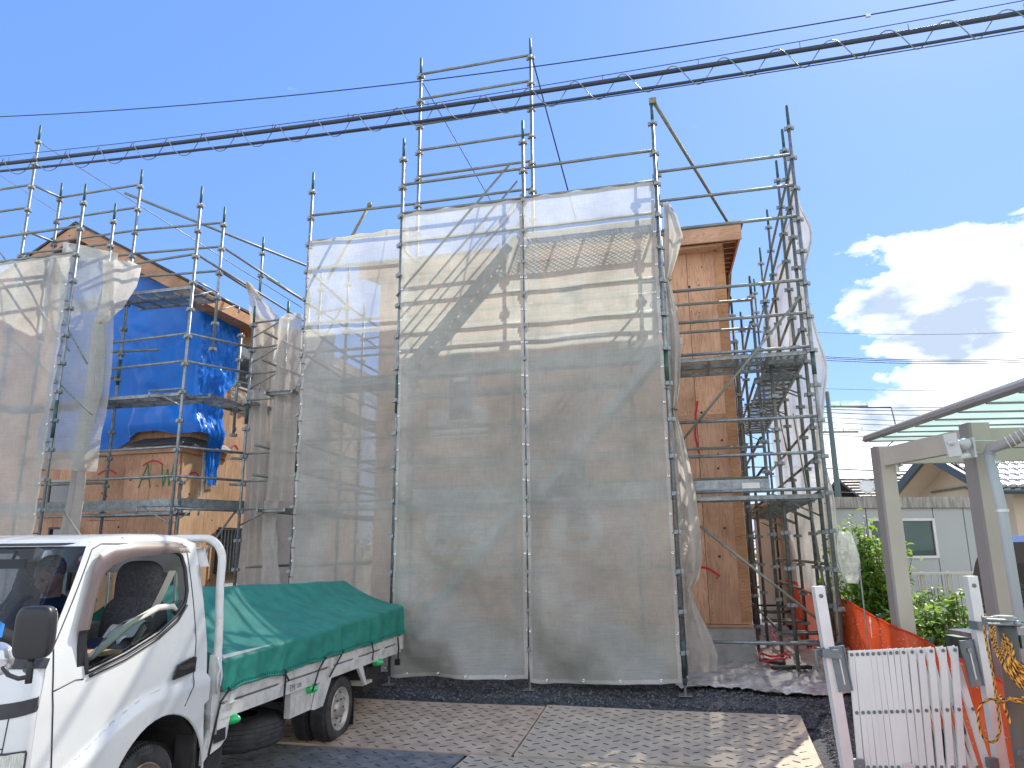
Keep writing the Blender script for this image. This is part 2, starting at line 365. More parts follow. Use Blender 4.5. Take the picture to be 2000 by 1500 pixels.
# chequered steel road plates
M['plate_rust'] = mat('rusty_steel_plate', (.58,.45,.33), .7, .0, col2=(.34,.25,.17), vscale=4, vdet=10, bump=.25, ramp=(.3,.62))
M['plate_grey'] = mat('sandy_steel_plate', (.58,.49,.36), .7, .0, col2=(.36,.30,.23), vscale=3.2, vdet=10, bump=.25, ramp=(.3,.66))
M['plate_shaded'] = mat('shaded_steel_plate', (.30,.30,.29), .6, .2, col2=(.13,.14,.145), vscale=4, vdet=10, bump=.25)  # the shadow lying on this plate is put into its darker colour
M['lug'] = mat('plate_lug', (.13,.12,.11), .5, .5, var=.3)
def road_plate(u0, u1, v0, v1, m, label, seed, yaw=0.0, dz=0.0):
    c = W((u0+u1)/2, (v0+v1)/2); zA, zB = gz((u0+u1)/2, v0)+.018+dz, gz((u0+u1)/2, v1)+.018+dz
    c.z = (zA+zB)/2; t = thing('steel_plate', label, 'road plate', c, 'chequered steel plates laid on the ground')
    au = (U3*math.cos(yaw) + V3*math.sin(yaw)); av = (V3*math.cos(yaw) - U3*math.sin(yaw))
    L, Wd = (u1-u0), (v1-v0); sl = (zB-zA)/Wd
    def P(a, b, h): return c + au*a + av*b + Z3*(h + sl*b + .006*math.sin(a*2+seed)*math.cos(b*3))
    mb = MB(); nu, nv = 24, 12
    mb.grid(lambda s, q: P((s-.5)*L, (q-.5)*Wd, .011), nu, nv)
    for a0, b0, a1, b1 in ((-1,-1,1,-1), (1,-1,1,1), (1,1,-1,1), (-1,1,-1,-1)):
        mb.grid(lambda s, q: P((a0+(a1-a0)*s)*L/2, (b0+(b1-b0)*s)*Wd/2, .011-.022*q), 24, 1)
    part('plate', mb, m, t)
    lb = MB(); px = .185; py = .088; j = 0; b = -Wd/2 + .05
    rnd = random.Random(seed)
    while b < Wd/2 - .03:
        a = -L/2 + .05 + (px/2 if j % 2 else 0)
        while a < L/2 - .04:
            s = 1 if (j % 2) else -1
            ang = .62*s; d = (au*math.cos(ang) + av*math.sin(ang)); n = (av*math.cos(ang) - au*math.sin(ang))
            ln = .050; w = .010; o = P(a, b, .011)
            vs = [o - d*ln, o - n*w, o + d*ln, o + n*w, o - d*ln*.6 + Z3*.006, o + d*ln*.6 + Z3*.006]
            lb.add(vs, [(0,1,4), (1,2,5), (1,5,4), (2,3,5), (3,0,4), (3,4,5)])
            a += px
        b += py; j += 1
    k = part('tread_lug', lb, m if 0 else M['lug'], t); k['kind'] = 'stuff'
    return t
road_plate(-.98, 2.08, -2.02, -.46, M['plate_rust'], 'rust brown chequer plate on the ground beside the truck rear wheel', 1)
road_plate(2.10, 4.76, -1.99, -.44, M['plate_grey'], 'sandy grey chequer plate in dappled sun at the right, nearest the scaffold', 2, .0)
road_plate(-1.45, 1.66, -3.64, -2.08, M['plate_shaded'], 'dark shaded chequer plate lying beside the truck under its load bed', 3, .012)
road_plate(1.68, 4.70, -3.60, -2.05, M['plate_grey'], 'sunlit chequer plate nearest the folding gate at the bottom of the picture', 4, -.014)

# ---------------------------------------------------------------- right house (behind the front scaffold)
HV = 2.45; HU0, HU1 = -1.42, 4.50; HB = 8.9
hs = thing('timber_house', 'half built house clad in bare plywood behind the tall netted scaffold', 'house', W(1.6, 5.5, 0))
mb = MB(); mb.fbox(HU0-.02, HU1+.03, HV-.02, HB+.02, -.12, .53); part('foundation', mb, M['concrete'], hs)
mb = MB(); mb.fbox(HU0+.03, HU1-.03, HV+.03, HB-.03, .53, 6.5); part('wall_core', mb, M['sash_dark'], hs)
def panels(parent, plane, a_edges, z_edges, fixed, m, holes=(), th=.012, gap=.004):
    """one sheathing panel per cell, cut round the window openings"""
    for (z0, z1) in zip(z_edges, z_edges[1:]):
        for (a0, a1) in zip(a_edges, a_edges[1:]):
            rects = [(a0+gap, a1-gap, z0+gap, z1-gap)]
            for (ha0, ha1, hz0, hz1) in holes:
                nr = []
                for (p0, p1, q0, q1) in rects:
                    if ha1 <= p0 or ha0 >= p1 or hz1 <= q0 or hz0 >= q1: nr.append((p0, p1, q0, q1)); continue
                    if hz0 > q0: nr.append((p0, p1, q0, hz0))
                    if hz1 < q1: nr.append((p0, p1, hz1, q1))
                    zz0, zz1 = max(q0, hz0), min(q1, hz1)
                    if ha0 > p0: nr.append((p0, ha0, zz0, zz1))
                    if ha1 < p1: nr.append((ha1, p1, zz0, zz1))
                rects = nr
            if not rects: continue
            mb = MB()
            for (p0, p1, q0, q1) in rects:
                if plane == 'v': mb.fbox(p0, p1, fixed-th, fixed+.03, q0, q1)
                else: mb.fbox(fixed-.03, fixed+th, p0, p1, q0, q1)
            part('plywood_panel', mb, m, parent)
W1 = [(-.12, .35, 3.72, 4.95), (1.84, 2.22, 1.90, 3.0), (1.80, 2.26, 5.55, 5.98), (-.30, .25, 1.80, 2.22), (3.15, 3.50, 5.02, 5.9)]
panels(hs, 'v', [HU0, -.5, .41, 1.32, 2.23, 3.14, 3.93, HU1], [.55, 3.58, 6.55], HV, M['ply'], W1)
panels(hs, 'u', [HV, HV+.91, HV+1.82, HV+2.73, HV+3.64, HV+4.55, HB], [.55, 3.58, 6.55], HU1, M['ply'])
panels(hs, 'u', [HV, HV+.91, HV+1.82, HV+2.73, HV+3.64, HV+4.55, HB], [.55, 3.58, 6.55], HU0+.02, M['ply'])
# corner stud, sill line, nail heads, red marks on the visible bay
mb = MB(); mb.fbox(HU1-.13, HU1+.02, HV-.028, HV-.013, .6, 6.5); part('corner_stud', mb, M['lumber'], hs)
mb = MB(); mb.fbox(3.2, HU1+.02, HV-.05, HV-.016, .512, .548); part('sill_board', mb, M['lumber_h'], hs)
mb = MB(); mb.fbox(3.2, HU1, HV-.02, HV-.0135, 3.57, 3.63); part('joint_strip', mb, M['lumber_h'], hs)
mb = MB(); rnd = random.Random(5)
for u in (3.97, 4.40, 4.46):
    z = .7
    while z < 6.4:
        mb.ball(W(u + rnd.uniform(-.01, .01), HV-.014, z), .008, n=5, m=3); z += .1 if u > 4.3 else .2
for k in range(9): mb.ball(W(3.5+k*.11, HV-.014, 3.53), .008, n=5, m=3); mb.ball(W(3.5+k*.11, HV-.014, 3.68), .008, n=5, m=3)
nm = part('nail_head', mb, M['sash_dark'], hs); nm['kind'] = 'stuff'
M['red_spray'] = mat('red_spray_mark', (.60,.03,.06), .7)
M['green_mark'] = mat('green_marker', (.04,.22,.10), .7)
def stroke(parent, pts, v, m, r=.012, lab=None, name='spray_mark', axis='v'):
    if axis == 'v': P = [W(a, v, z) for a, z in pts]
    else: P = [W(v, a, z) for a, z in pts]
    mb = MB(); n = V3 if axis == 'v' else U3
    for i in range(len(P)-1):
        a, b = P[i], P[i+1]; d = (b-a).normalized(); w = n.cross(d).normalized()*r
        mb.add([a-w, b-w, b+w, a+w, a-w-n*.003*(1 if axis == 'v' else -1), b-w-n*.003*(1 if axis == 'v' else -1), b+w-n*.003*(1 if axis == 'v' else -1), a+w-n*.003*(1 if axis == 'v' else -1)], [(4,5,6,7), (0,1,5,4), (3,2,6,7)])
    return part(name, mb, m, parent, lab)
def arc(c0, z0, w, h, n=10): return [(c0 + w*(t/n-.5), z0 + h*math.sin(math.pi*t/n)) for t in range(n+1)]
stroke(hs, arc(3.86, 1.22, .50, .13), HV-.017, M['red_spray'], .018)
stroke(hs, [(3.96, 3.85), (3.92, 3.65), (3.89, 3.3), (3.93, 3.05)], HV-.024, M['red_spray'], .016)
def window(parent, a0, a1, z0, z1, plane, fixed, frame=M['window_frame'], depth=.05, mull=None, sgn=-1, inner=None):
    mb = MB(); w = .035
    def bx(p0, p1, q0, q1, d0, d1):
        if plane == 'v': mb.fbox(p0, p1, min(fixed+sgn*d0, fixed+sgn*d1), max(fixed+sgn*d0, fixed+sgn*d1), q0, q1)
        else: mb.fbox(min(fixed+sgn*d0, fixed+sgn*d1), max(fixed+sgn*d0, fixed+sgn*d1), p0, p1, q0, q1)
    bx(a0, a1, z1-w, z1, -.04, depth); bx(a0, a1, z0, z0+w, -.04, depth)
    bx(a0, a0+w, z0+w, z1-w, -.04, depth-.004); bx(a1-w, a1, z0+w, z1-w, -.04, depth-.004)
    if mull: bx(a0+w, a1-w, mull-.02, mull+.02, -.03, depth-.01)
    f = part('window', mb, frame, parent)
    mb = MB(); bx(a0+w, a1-w, z0+w, z1-w, .0, .008); part('pane', mb, M['glass_dark'], f)
    return f
for i, (a0, a1, z0, z1) in enumerate(W1): window(hs, a0, a1, z0, z1, 'v', HV, mull={0: 4.62, 1: 2.55}.get(i))
def flash(u0, u1, z0, z1, k): mb = MB(); mb.fbox(u0, u1, HV-.02-.003*k, HV-.0135, z0, z1); part('flashing_tape', mb, M['white_tape'], hs)
flash(-.46, -.13, 3.62, 3.95, 1); flash(.36, .58, 3.68, 3.98, 1); flash(-.40, .60, 3.46, 3.60, 2)
flash(1.60, 1.83, 1.72, 2.15, 1); flash(2.23, 2.42, 1.74, 2.15, 1); flash(1.68, 2.36, 1.60, 1.74, 2)
flash(-.48, -.31, 1.65, 2.1, 1); flash(.26, .52, 1.75, 2.1, 1); flash(-.45, .36, 1.55, 1.70, 2); flash(1.45, 2.65, 5.02, 5.16, 1); flash(3.5, 3.66, 4.9, 5.3, 1); flash(2.8, 3.8, 4.78, 4.88, 2)
mb = MB(); mb.fbox(-.02, .25, HV-.062, HV-.056, 4.40, 4.56); part('paper_label', mb, M['white_tape'], hs)
mb = MB(); mb.fbox(1.93, 2.03, HV-.062, HV-.056, 2.38, 2.44); part('paper_label', mb, M['white_tape'], hs)
# roof: low gable parallel to the front, fascia boards, rafters under the right overhang
ez = 6.62
def roof_slab(parent, prof, u0, u1, th, m, name='roof'):
    mb = MB(); n = len(prof)
    top = [(v, z) for v, z in prof]; bot = [(v, z-th) for v, z in prof][::-1]; poly = top + bot
    a = [W(u0, v, z) for v, z in poly]; b = [W(u1, v, z) for v, z in poly]; k = len(poly)
    fs = [(i, (i+1) % k, k+(i+1) % k, k+i) for i in range(k)]
    for s in (0, k):
        for i in range(n-1): fs.append((s+i, s+i+1, s+k-2-i, s+k-1-i))
    mb.add(a+b, fs); return part(name, mb, m, parent)
rp_ = [(2.10, ez), (5.6, ez+.62), (9.3, ez)]
roof_slab(hs, rp_, -1.72, 4.83, .05, M['roof_dark'])
roof_slab(hs, [(v+.03 if v < 3 else v-.03 if v > 8 else v, z-.052) for v, z in rp_], -1.68, 4.78, .02, M['lumber_h'], 'roof_deck')
mb = MB(); mb.fbox(-1.70, 4.79, 2.115, 2.15, ez-.30, ez-.055); part('fascia_board', mb, M['lumber_h'], hs)
for s, u0 in (('l', -1.70), ('r', 4.76)):
    mb = MB()
    for (v0, z0), (v1, z1) in zip(rp_, rp_[1:]):
        mb.add([W(u0, v0+.05, z0-.055), W(u0, v1-.05, z1-.055), W(u0, v1-.05, z1-.24), W(u0, v0+.05, z0-.24), W(u0+.03, v0+.05, z0-.055), W(u0+.03, v1-.05, z1-.055), W(u0+.03, v1-.05, z1-.24), W(u0+.03, v0+.05, z0-.24)],
               [(0,1,2,3), (7,6,5,4), (0,4,5,1), (3,2,6,7), (0,3,7,4), (1,5,6,2)])
    part('barge_board', mb, M['lumber'], hs)
for k in range(9):
    v = 2.4 + k*.42; z = ez + .62*min(1, (v-2.1)/3.5) - .075
    mb = MB(); mb.fbox(HU1, 4.755, v, v+.045, z-.09, z); part('rafter', mb, M['lumber_h'], hs)
    mb = MB(); mb.fbox(-1.67, HU0+.02, v, v+.045, z-.09, z); part('rafter', mb, M['lumber_h'], hs)
mb = MB(); mb.fbox(HU0, HU1, HV-.25, HV-.012, 6.28, 6.32); part('soffit_board', mb, M['lumber_h'], hs)

# ---------------------------------------------------------------- left house (blue tarpaulin)
lh = thing('timber_house', 'half built gabled house of bare plywood under a blue tarpaulin at the left', 'house', W(-7.4, 5, 0))
LU1 = -4.83; LU0 = -9.97; AP = -7.4; LV = 2.05
mb = MB(); mb.fbox(LU0, LU1+.02, LV-.02, 9, -.12, .5); mb.fbox(-5.93, LU1, 1.88, LV-.02, -.12, .5); part('foundation', mb, M['concrete'], lh)
slope = .55; rz = lambda u, z0=6.42: z0 + slope*(LU1 - max(u, 2*AP-u))
mb = MB()
poly = [(LU0+.05, .5), (LU1-.04, .5), (LU1-.04, 6.2), (AP, 6.2+slope*(LU1-AP)), (LU0+.05, 6.2)]
mb.prism(poly, U3, Z3, W(0, LV+.03), V3*6.9); part('wall_core', mb, M['sash_dark'], lh)
# gable front cladding, panel by panel
for i in range(6):
    a0 = LU1 - .91*i - .0; a1 = max(LU0, a0-.906)
    for z0, z1 in ((.5, 3.4), (3.405, 6.3)):
        mb = MB(); mb.fbox(a1, a0-.004, LV-.012, LV+.028, z0, z1); part('plywood_panel', mb, M['ply'], lh)
    zt0, zt1 = rz(a1)-.12, rz(a0)-.12
    if a1 < AP < a0: pl = [(a1, 6.305), (a0-.004, 6.305), (a0-.004, zt1), (AP, rz(AP)-.12), (a1, zt0)]
    else: pl = [(a1, 6.305), (a0-.004, 6.305), (a0-.004, zt1), (a1, zt0)]
    mb = MB(); mb.prism(pl, U3, Z3, W(0, LV-.012), V3*.04); part('plywood_panel', mb, M['ply_pale'], lh)
LW = [(3.22, 4.1, 4.80, 5.72), (3.0, 3.85, 1.25, 2.05)]
panels(lh, 'u', [1.9, 2.6, 3.1, 4.01, 4.92, 5.83, 6.74, 8.9], [.5, 3.38], LU1, M['ply_pale'], LW); panels(lh, 'u', [2.06, 2.6, 3.1, 4.01, 4.92, 5.83, 6.74, 8.9], [3.38, 6.25], LU1, M['ply_pale'], LW)
f = window(lh, 3.22, 4.1, 4.80, 5.72, 'u', LU1, M['window_frame'], sgn=1)
f = window(lh, 3.0, 3.85, 1.25, 2.05, 'u', LU1, M['sash_dark'], sgn=1)
for k in range(9):
    mb = MB(); mb.tube([W(LU1+.10, 3.03+k*.1, 1.28), W(LU1+.10, 3.03+k*.1, 2.08)], .011, 6); part('grille_bar', mb, M['steel'], f)
for z in (1.27, 2.07):
    mb = MB(); mb.fbox(LU1+.05, LU1+.12, 2.98, 3.87, z-.015, z+.015); part('grille_rail', mb, M['sash_dark'], f)
mb = MB(); mb.fbox(LU1+.013, LU1+.05, 3.1, 3.75, .85, 1.12); part('wall_vent_board', mb, M['white_tape'], lh)
# projecting ground floor bay with the letters
panels(lh, 'v', [-6.75, -5.93], [.5, 2.2, 3.36], 1.97, M['ply']); panels(lh, 'v', [-5.93, -5.40, LU1], [.5, 2.33, 3.34], 1.85, M['ply'])
mb = MB(); mb.fbox(-5.925, LU1-.05, 1.885, 2.03, .5, 3.34); mb.fbox(-6.75, -5.94, 2.01, 2.035, .5, 3.36); part('wall_core', mb, M['sash_dark'], lh)
for (u0, u1, v0, z0, z1, m) in ((-6.0, LU1+.05, 1.80, 3.345, 3.47, 'lumber_h'), (-6.85, -5.9, 1.93, 3.365, 3.42, 'lumber_h')):
    mb = MB(); mb.fbox(u0, u1, v0, v0+.035, z0, z1); part('fascia_board', mb, M[m], lh)
mb = MB(); mb.fbox(LU1+.015, LU1+.05, 1.84, 3.1, 3.345, 3.47); part('fascia_board', mb, M['lumber'], lh)
mb = MB(); a = [W(-5.9, 1.72, 3.50), W(LU1+.12, 1.72, 3.50), W(LU1+.12, 3.15, 3.50), W(-5.9, 2.0, 3.50), W(-5.75, 2.0, 3.64), W(LU1+.02, 2.0, 3.64), W(LU1+.02, 3.1, 3.62)]
mb.add([p for p in a] + [p - Z3*.035 for p in a], [(0,1,5,4), (1,2,6,5), (0,3,4), (7,8,12,11), (8,9,13,12), (0,7,8,1), (1,8,9,2)]); part('pent_roof', mb, M['roof_dark'], lh)
# letters A . W and red arcs
stroke(lh, [(-5.62, 2.74), (-5.47, 3.16), (-5.38, 2.74)], 1.833, M['green_mark'], .011, name='letter')
stroke(lh, [(-5.56, 2.90), (-5.42, 2.90)], 1.829, M['green_mark'], .011, name='letter')
stroke(lh, [(-5.25, 2.76), (-5.22, 2.78)], 1.833, M['green_mark'], .013, name='letter')
stroke(lh, [(-5.18, 3.14), (-5.12, 2.76), (-5.05, 3.05), (-5.00, 2.76), (-4.93, 3.14)], 1.833, M['green_mark'], .011, name='letter')
stroke(lh, arc(-5.36, 3.13, .42, .08), 1.831, M['red_spray'], .013)
stroke(lh, arc(-6.42, 3.02, .40, .08), 1.951, M['red_spray'], .013)
stroke(lh, arc(2.24, 2.98, .24, .05), LU1+.017, M['red_spray'], .013, axis='u')
stroke(lh, arc(3.35, 3.60, .22, .07), LU1+.017, M['red_spray'], .013, axis='u')
stroke(lh, arc(2.95, 3.62, .14, .05), LU1+.017, M['red_spray'], .013, axis='u')
stroke(lh, arc(3.35, 5.90, .25, .10), LU1+.017, M['red_spray'], .013, axis='u')
mb = MB(); mb.lathe(W(LU1+.006, 3.3, 3.98), U3, [(0, 0), (.010, .0), (.010, .055), (0, .055)], 12); part('duct_hole', mb, M['sash_dark'], lh)
# roof, barge boards, eave
ov = .42; zr = 6.46
prof = [(LU1+ov, zr - slope*ov), (AP, zr + slope*(LU1-AP)), (2*AP-LU1-ov, zr - slope*ov)]
def gab(parent, prof, v0, v1, th, m, name, ext=0):
    mb = MB(); n = len(prof); up = [(u, z) for u, z in prof]; lo = [(u, z-th) for u, z in prof][::-1]; poly = up + lo
    a = [W(u, v0, z) for u, z in poly]; b = [W(u, v1, z) for u, z in poly]; k = len(poly)
    fs = [(i, (i+1) % k, k+(i+1) % k, k+i) for i in range(k)]
    for s in (0, k):
        for i in range(n-1): fs.append((s+i, s+i+1, s+k-2-i, s+k-1-i))
    mb.add(a+b, fs); return part(name, mb, m, parent)
gab(lh, prof, 1.50, 9.3, .045, M['roof_dark'], 'roof')
gab(lh, [(u + (-.03 if u > AP else .03 if u < AP else 0), z-.047) for u, z in prof], 1.53, 9.25, .025, M['lumber'], 'roof_deck')
for i in (0, 1):
    (ua, za), (ub, zb) = prof[i], prof[i+1]; mb = MB()
    mb.prism([(ua, za-.075), (ub, zb-.075), (ub, zb-.33), (ua, za-.33)], U3, Z3, W(0, 1.52), V3*.035); part('barge_board', mb, M['lumber_h'], lh)
mb = MB(); mb.fbox(prof[0][0]-.035, prof[0][0]-.004, 1.56, 9.2, prof[0][1]-.27, prof[0][1]-.075); part('eave_board', mb, M['lumber'], lh)
mb = MB(); mb.fbox(LU1+.012, prof[0][0]-.04, 1.57, 9.2, prof[0][1]-.26, prof[0][1]-.24); part('soffit_board', mb, M['lumber'], lh)
# window and door seen behind the left net
mb = MB(); f = window(lh, -7.72, -7.15, 2.5, 2.95, 'v', LV-.06)
f = window(lh, -7.55, -7.0, 1.0, 2.1, 'v', LV-.06, M['sash_dark'])
mb = MB()
for k in range(4): mb.fbox(-7.08, -6.96, LV-.135, LV-.128, 1.62+k*.13, 1.73+k*.13)
part('sticker', mb, M['white_tape'], f)
# tarpaulin
def tarp():
    mb = MB(); nu, nt_ = 130, 60
    def fn(s, t):
        if s < .64:
            u = -8.05 + (LU1+.03+8.05)*s/.64; v = LV - .05
            zt = min(rz(u) - .30, 7.45) - .06*abs(math.sin(u*2.2)); 
            if u < -7.0: zb = 3.50
            else: zb = [3.50, 3.44, 3.62, 3.72, 3.72, 3.66][min(5, max(0, int((u+7.0)/.4)))]
            x = (u+7.0)/.4; i = int(min(4, max(0, math.floor(x)))); k = min(1, max(0, x-i)); ks = [3.50, 3.40, 3.52, 3.74, 3.76, 3.68]; zb = ks[i]*(1-k)+ks[i+1]*k
            z = zt + (zb-zt)*t; d = 0
            h = .035*fbm((u*1.3, z*1.1, 2)) + .03*math.sin((u*1.1+z*1.5)*5 + 2*fbm((u, z, 5)))*math.exp(-((u+6.2+(z-5.6)*.7)**2)*2.5)
            low = max(0, 1-abs(z-3.85)/.5)
            v -= abs(h) + low*.16*(1 if u > -6.0 else .3)
            return W(u, v, z)
        k = (s-.64)/.36; zt, zb = 6.12, 3.72
        z0 = zt + (zb-zt)*t
        vm = 3.20 if z0 > 4.9 else 3.20 - .40*min(1, (4.9-z0)/.35)
        vm -= .22*max(0, (z0-5.7)/.4)**2
        v = LV - .05 + (vm-LV+.05)*k
        tail = max(0, min(1, (k-.42)/.2))
        z = zt + (zb - .88*tail - zt)*t if t > .85 else z0
        if t > .85: z = zt + (zb-zt)*.85 + ((zb - .88*tail) - (zt + (zb-zt)*.85))*(t-.85)/.15
        h = .03*fbm((v*3.2, z*1.6, 7)) + .018*abs(math.sin(v*21 + 3.0*fbm((v*1.5, z*.9, 3)))) + .02*fbm((v*11, z*5, 9), 1, 3) + .018*fbm((v*24, z*13, 4), 1, 3)
        u = LU1 + .05 + abs(h)*1.6 + max(0, 1-abs(z-3.75)/.35)*.16*(1-k*.3)
        return W(u, v, z)
    mb.grid(fn, nu, nt_)
    m = mat('blue_tarpaulin', (.0,.20,.78), .30, col2=(.0,.155,.66), vscale=2.5, bump=.3, bscale=30, spec=.4, coat=.08)
    return single('tarpaulin', mb, m, 'blue tarpaulin covering the gable and corner of the left house', 'tarpaulin', True)
tarp()
def sheet_roll():
    t = thing('plastic_sheet', 'white plastic strips hanging beside the blue tarpaulin tail', 'plastic sheet', W(LU1+.1, 2.5, 2.6))
    for k, (v, z0, z1, w) in enumerate(((2.40, 2.60, 3.42, .035), (2.55, 2.75, 3.42, .07), (2.72, 2.85, 3.42, .09))):
        mb = MB(); mb.grid(lambda s, q: W(LU1+.05+.02*math.sin(s*9), v + w*(2*s-1) + .03*q, z1+(z0-z1)*q), 8, 6); part('strip', mb, M['white_sheet'], t, smooth=True)
sheet_roll()
mb = MB()
rnd = random.Random(9)
mb.grid(lambda s, q: W(LU1+.04+.05*fbm((s*5, q*5, 1)), 3.05 + .75*s, 4.80 - .42*q + .05*fbm((s*6, q*6, 8)) - .1*s), 26, 16)
single('crumpled_sheet', mb, M['white_sheet'], 'crumpled white sheet stuffed under the upper window of the left house', 'plastic sheet')
# ---------------------------------------------------------------- scaffolds
T_R = .0243
def tube_mesh(name, L, r, m, n=10):
    mb = MB(); mb.tube([Vector((0,0,0)), Vector((L,0,0))], r, n); return mesh_of(name, mb, m, smooth=True)
def flange_mesh():
    mb = MB(); mb.lathe((0,0,0), (0,0,1), [(-.018, .0245), (-.018, .034), (.016, .034), (.016, .0245)], 10)
    for k in range(4):
        a = k*math.pi/2 - TH; d = Vector((math.cos(a), math.sin(a), 0)); n = Vector((-d.y, d.x, 0))
        mb.box(d*.047, d*.016, n*.022, Vector((0,0,.024)))
    return mesh_of('socket', mb, M['steel'])
SOCK = flange_mesh()
def spigot(): 
    mb = MB(); mb.tube([(0,0,0), (0,0,.27)], .0205, 10); mb.tube([(0,0,.17), (0,0,.30)], .018, 10); return mesh_of('spigot', mb, M['sleeve'], smooth=True)
SPIG = spigot()
def base_me():
    mb = MB(); mb.box((0,0,.004), (.075,0,0), (0,.075,0), (0,0,.004)); mb.tube([(0,0,.008), (0,0,.32)], .017, 10)
    mb.box((0,0,.20), (.045,0,0), (0,.012,0), (0,0,.012)); return mesh_of('base_plate', mb, M['steel'])
BASE = base_me()
RAILM = {}
class Scaffold:
    def __init__(s, label, loc): s.t = thing('scaffold', label, 'scaffold', loc); s.k = 0
    def post(s, u, v, top, bot=-14, zb=None, spig=True, m='steel', lean=0.0, green=()):
        z0 = LZ(bot) if zb is None else zb; z1 = LZ(top) + .05
        mb = MB(); mb.tube([W(u, v, z0+.10 if bot == -14 else z0), W(u, v, z1)], T_R, 12)
        p = part('post', mb, M[m], s.t, smooth=True)
        for k in range(max(bot, -13), top+1): inst('socket', SOCK, p, W(u, v, LZ(k)))
        if spig: inst('spigot', SPIG, p, W(u, v, z1))
        for (a, b) in green:
            mg = MB(); mg.tube([W(u, v, LZ(a)), W(u, v, LZ(b))], T_R+.003, 12); part('joint_sleeve', mg, M['sleeve'], p, smooth=True)
        if bot == -14: inst('base_plate', BASE, s.t, W(u, v, zb if zb is not None else gz(u, v)-.002), (0, 0, -TH + .1*math.sin(u*7)))
        return p
    def rail(s, a, b, k, dz=.055, r=.0213, m='steel_rail', name='rail', ext=0.0):
        pa, pb = W(*a, LZ(k)+dz), W(*b, LZ(k)+dz); s.bar(pa, pb, r, m, name, ext)
    def bar(s, pa, pb, r=.0213, m='steel_rail', name='rail', ext=0.0):
        d = pb-pa; L = round(d.length + 2*ext, 2); key = (L, r, m)
        if key not in RAILM: RAILM[key] = tube_mesh('rail', L, r, M[m])
        q = Vector((1,0,0)).rotation_difference(d.normalized())
        return inst(name, RAILM[key], s.t, pa - d.normalized()*ext, q.to_euler())
    def brace(s, pa, pb, r=.017, m='steel_rail'): return s.bar(pa, pb, r, m, 'brace')
    def deck(s, u0, u1, v0, v1, k, dz=.0, n=1, mesh=True):
        """steel board: side beams, cross ribs and a perforated walking surface"""
        z = LZ(k) + dz; along_u = (u1-u0) >= (v1-v0)
        d = MB(); 
        if along_u:
            for q in (v0+.02, v1-.02): d.fbox(u0, u1, q-.015, q+.015, z-.05, z)
            for i in range(5): a = u0+.1+(u1-u0-.2)*i/4; d.fbox(a-.015, a+.015, v0+.036, v1-.036, z-.045, z-.012)
        else:
            for q in (u0+.02, u1-.02): d.fbox(q-.015, q+.015, v0, v1, z-.05, z)
            for i in range(5): a = v0+.1+(v1-v0-.2)*i/4; d.fbox(u0+.036, u1-.036, a-.015, a+.015, z-.045, z-.012)
        o = part('deck_board', d, M['steel'], s.t)
        g = MB(); g.fbox(u0+.04, u1-.04, v0+.005, v1-.005, z-.006, z-.002) if not along_u else g.fbox(u0+.005, u1-.005, v0+.04, v1-.04, z-.006, z-.002)
        part('expanded_mesh', g, M['expanded'], o)
        return o
    def toe(s, u0, u1, v, k): 
        mb = MB(); mb.fbox(u0, u1, v-.012, v+.012, LZ(k)+.03, LZ(k)+.20); return part('toe_board', mb, M['steel'], s.t)
    def stair(s, u0, z0, u1, z1, v0, v1):
        for v in (v0, v1):
            mb = MB(); d = (W(u1, v, z1)-W(u0, v, z0)).normalized(); n = Vector((0,0,1)) - d*d.z; n.normalize()
            c = (W(u0, v, z0)+W(u1, v, z1))/2; mb.box(c, d*(W(u1,v,z1)-W(u0,v,z0)).length/2, V3*.014, n*.06); part('stair_stringer', mb, M['steel'], s.t)
            for h in (.45, .85):
                s.bar(W(u0, v, z0+h), W(u1, v, z1+h), .014, 'steel_rail', 'stair_handrail')
        for i in range(9):
            t = (i+.5)/9; mb = MB(); u = u0+(u1-u0)*t; z = z0+(z1-z0)*t
            mb.fbox(u-.10, u+.10, v0+.02, v1-.02, z-.003, z+.003); part('stair_tread', mb, M['perforated'], s.t)
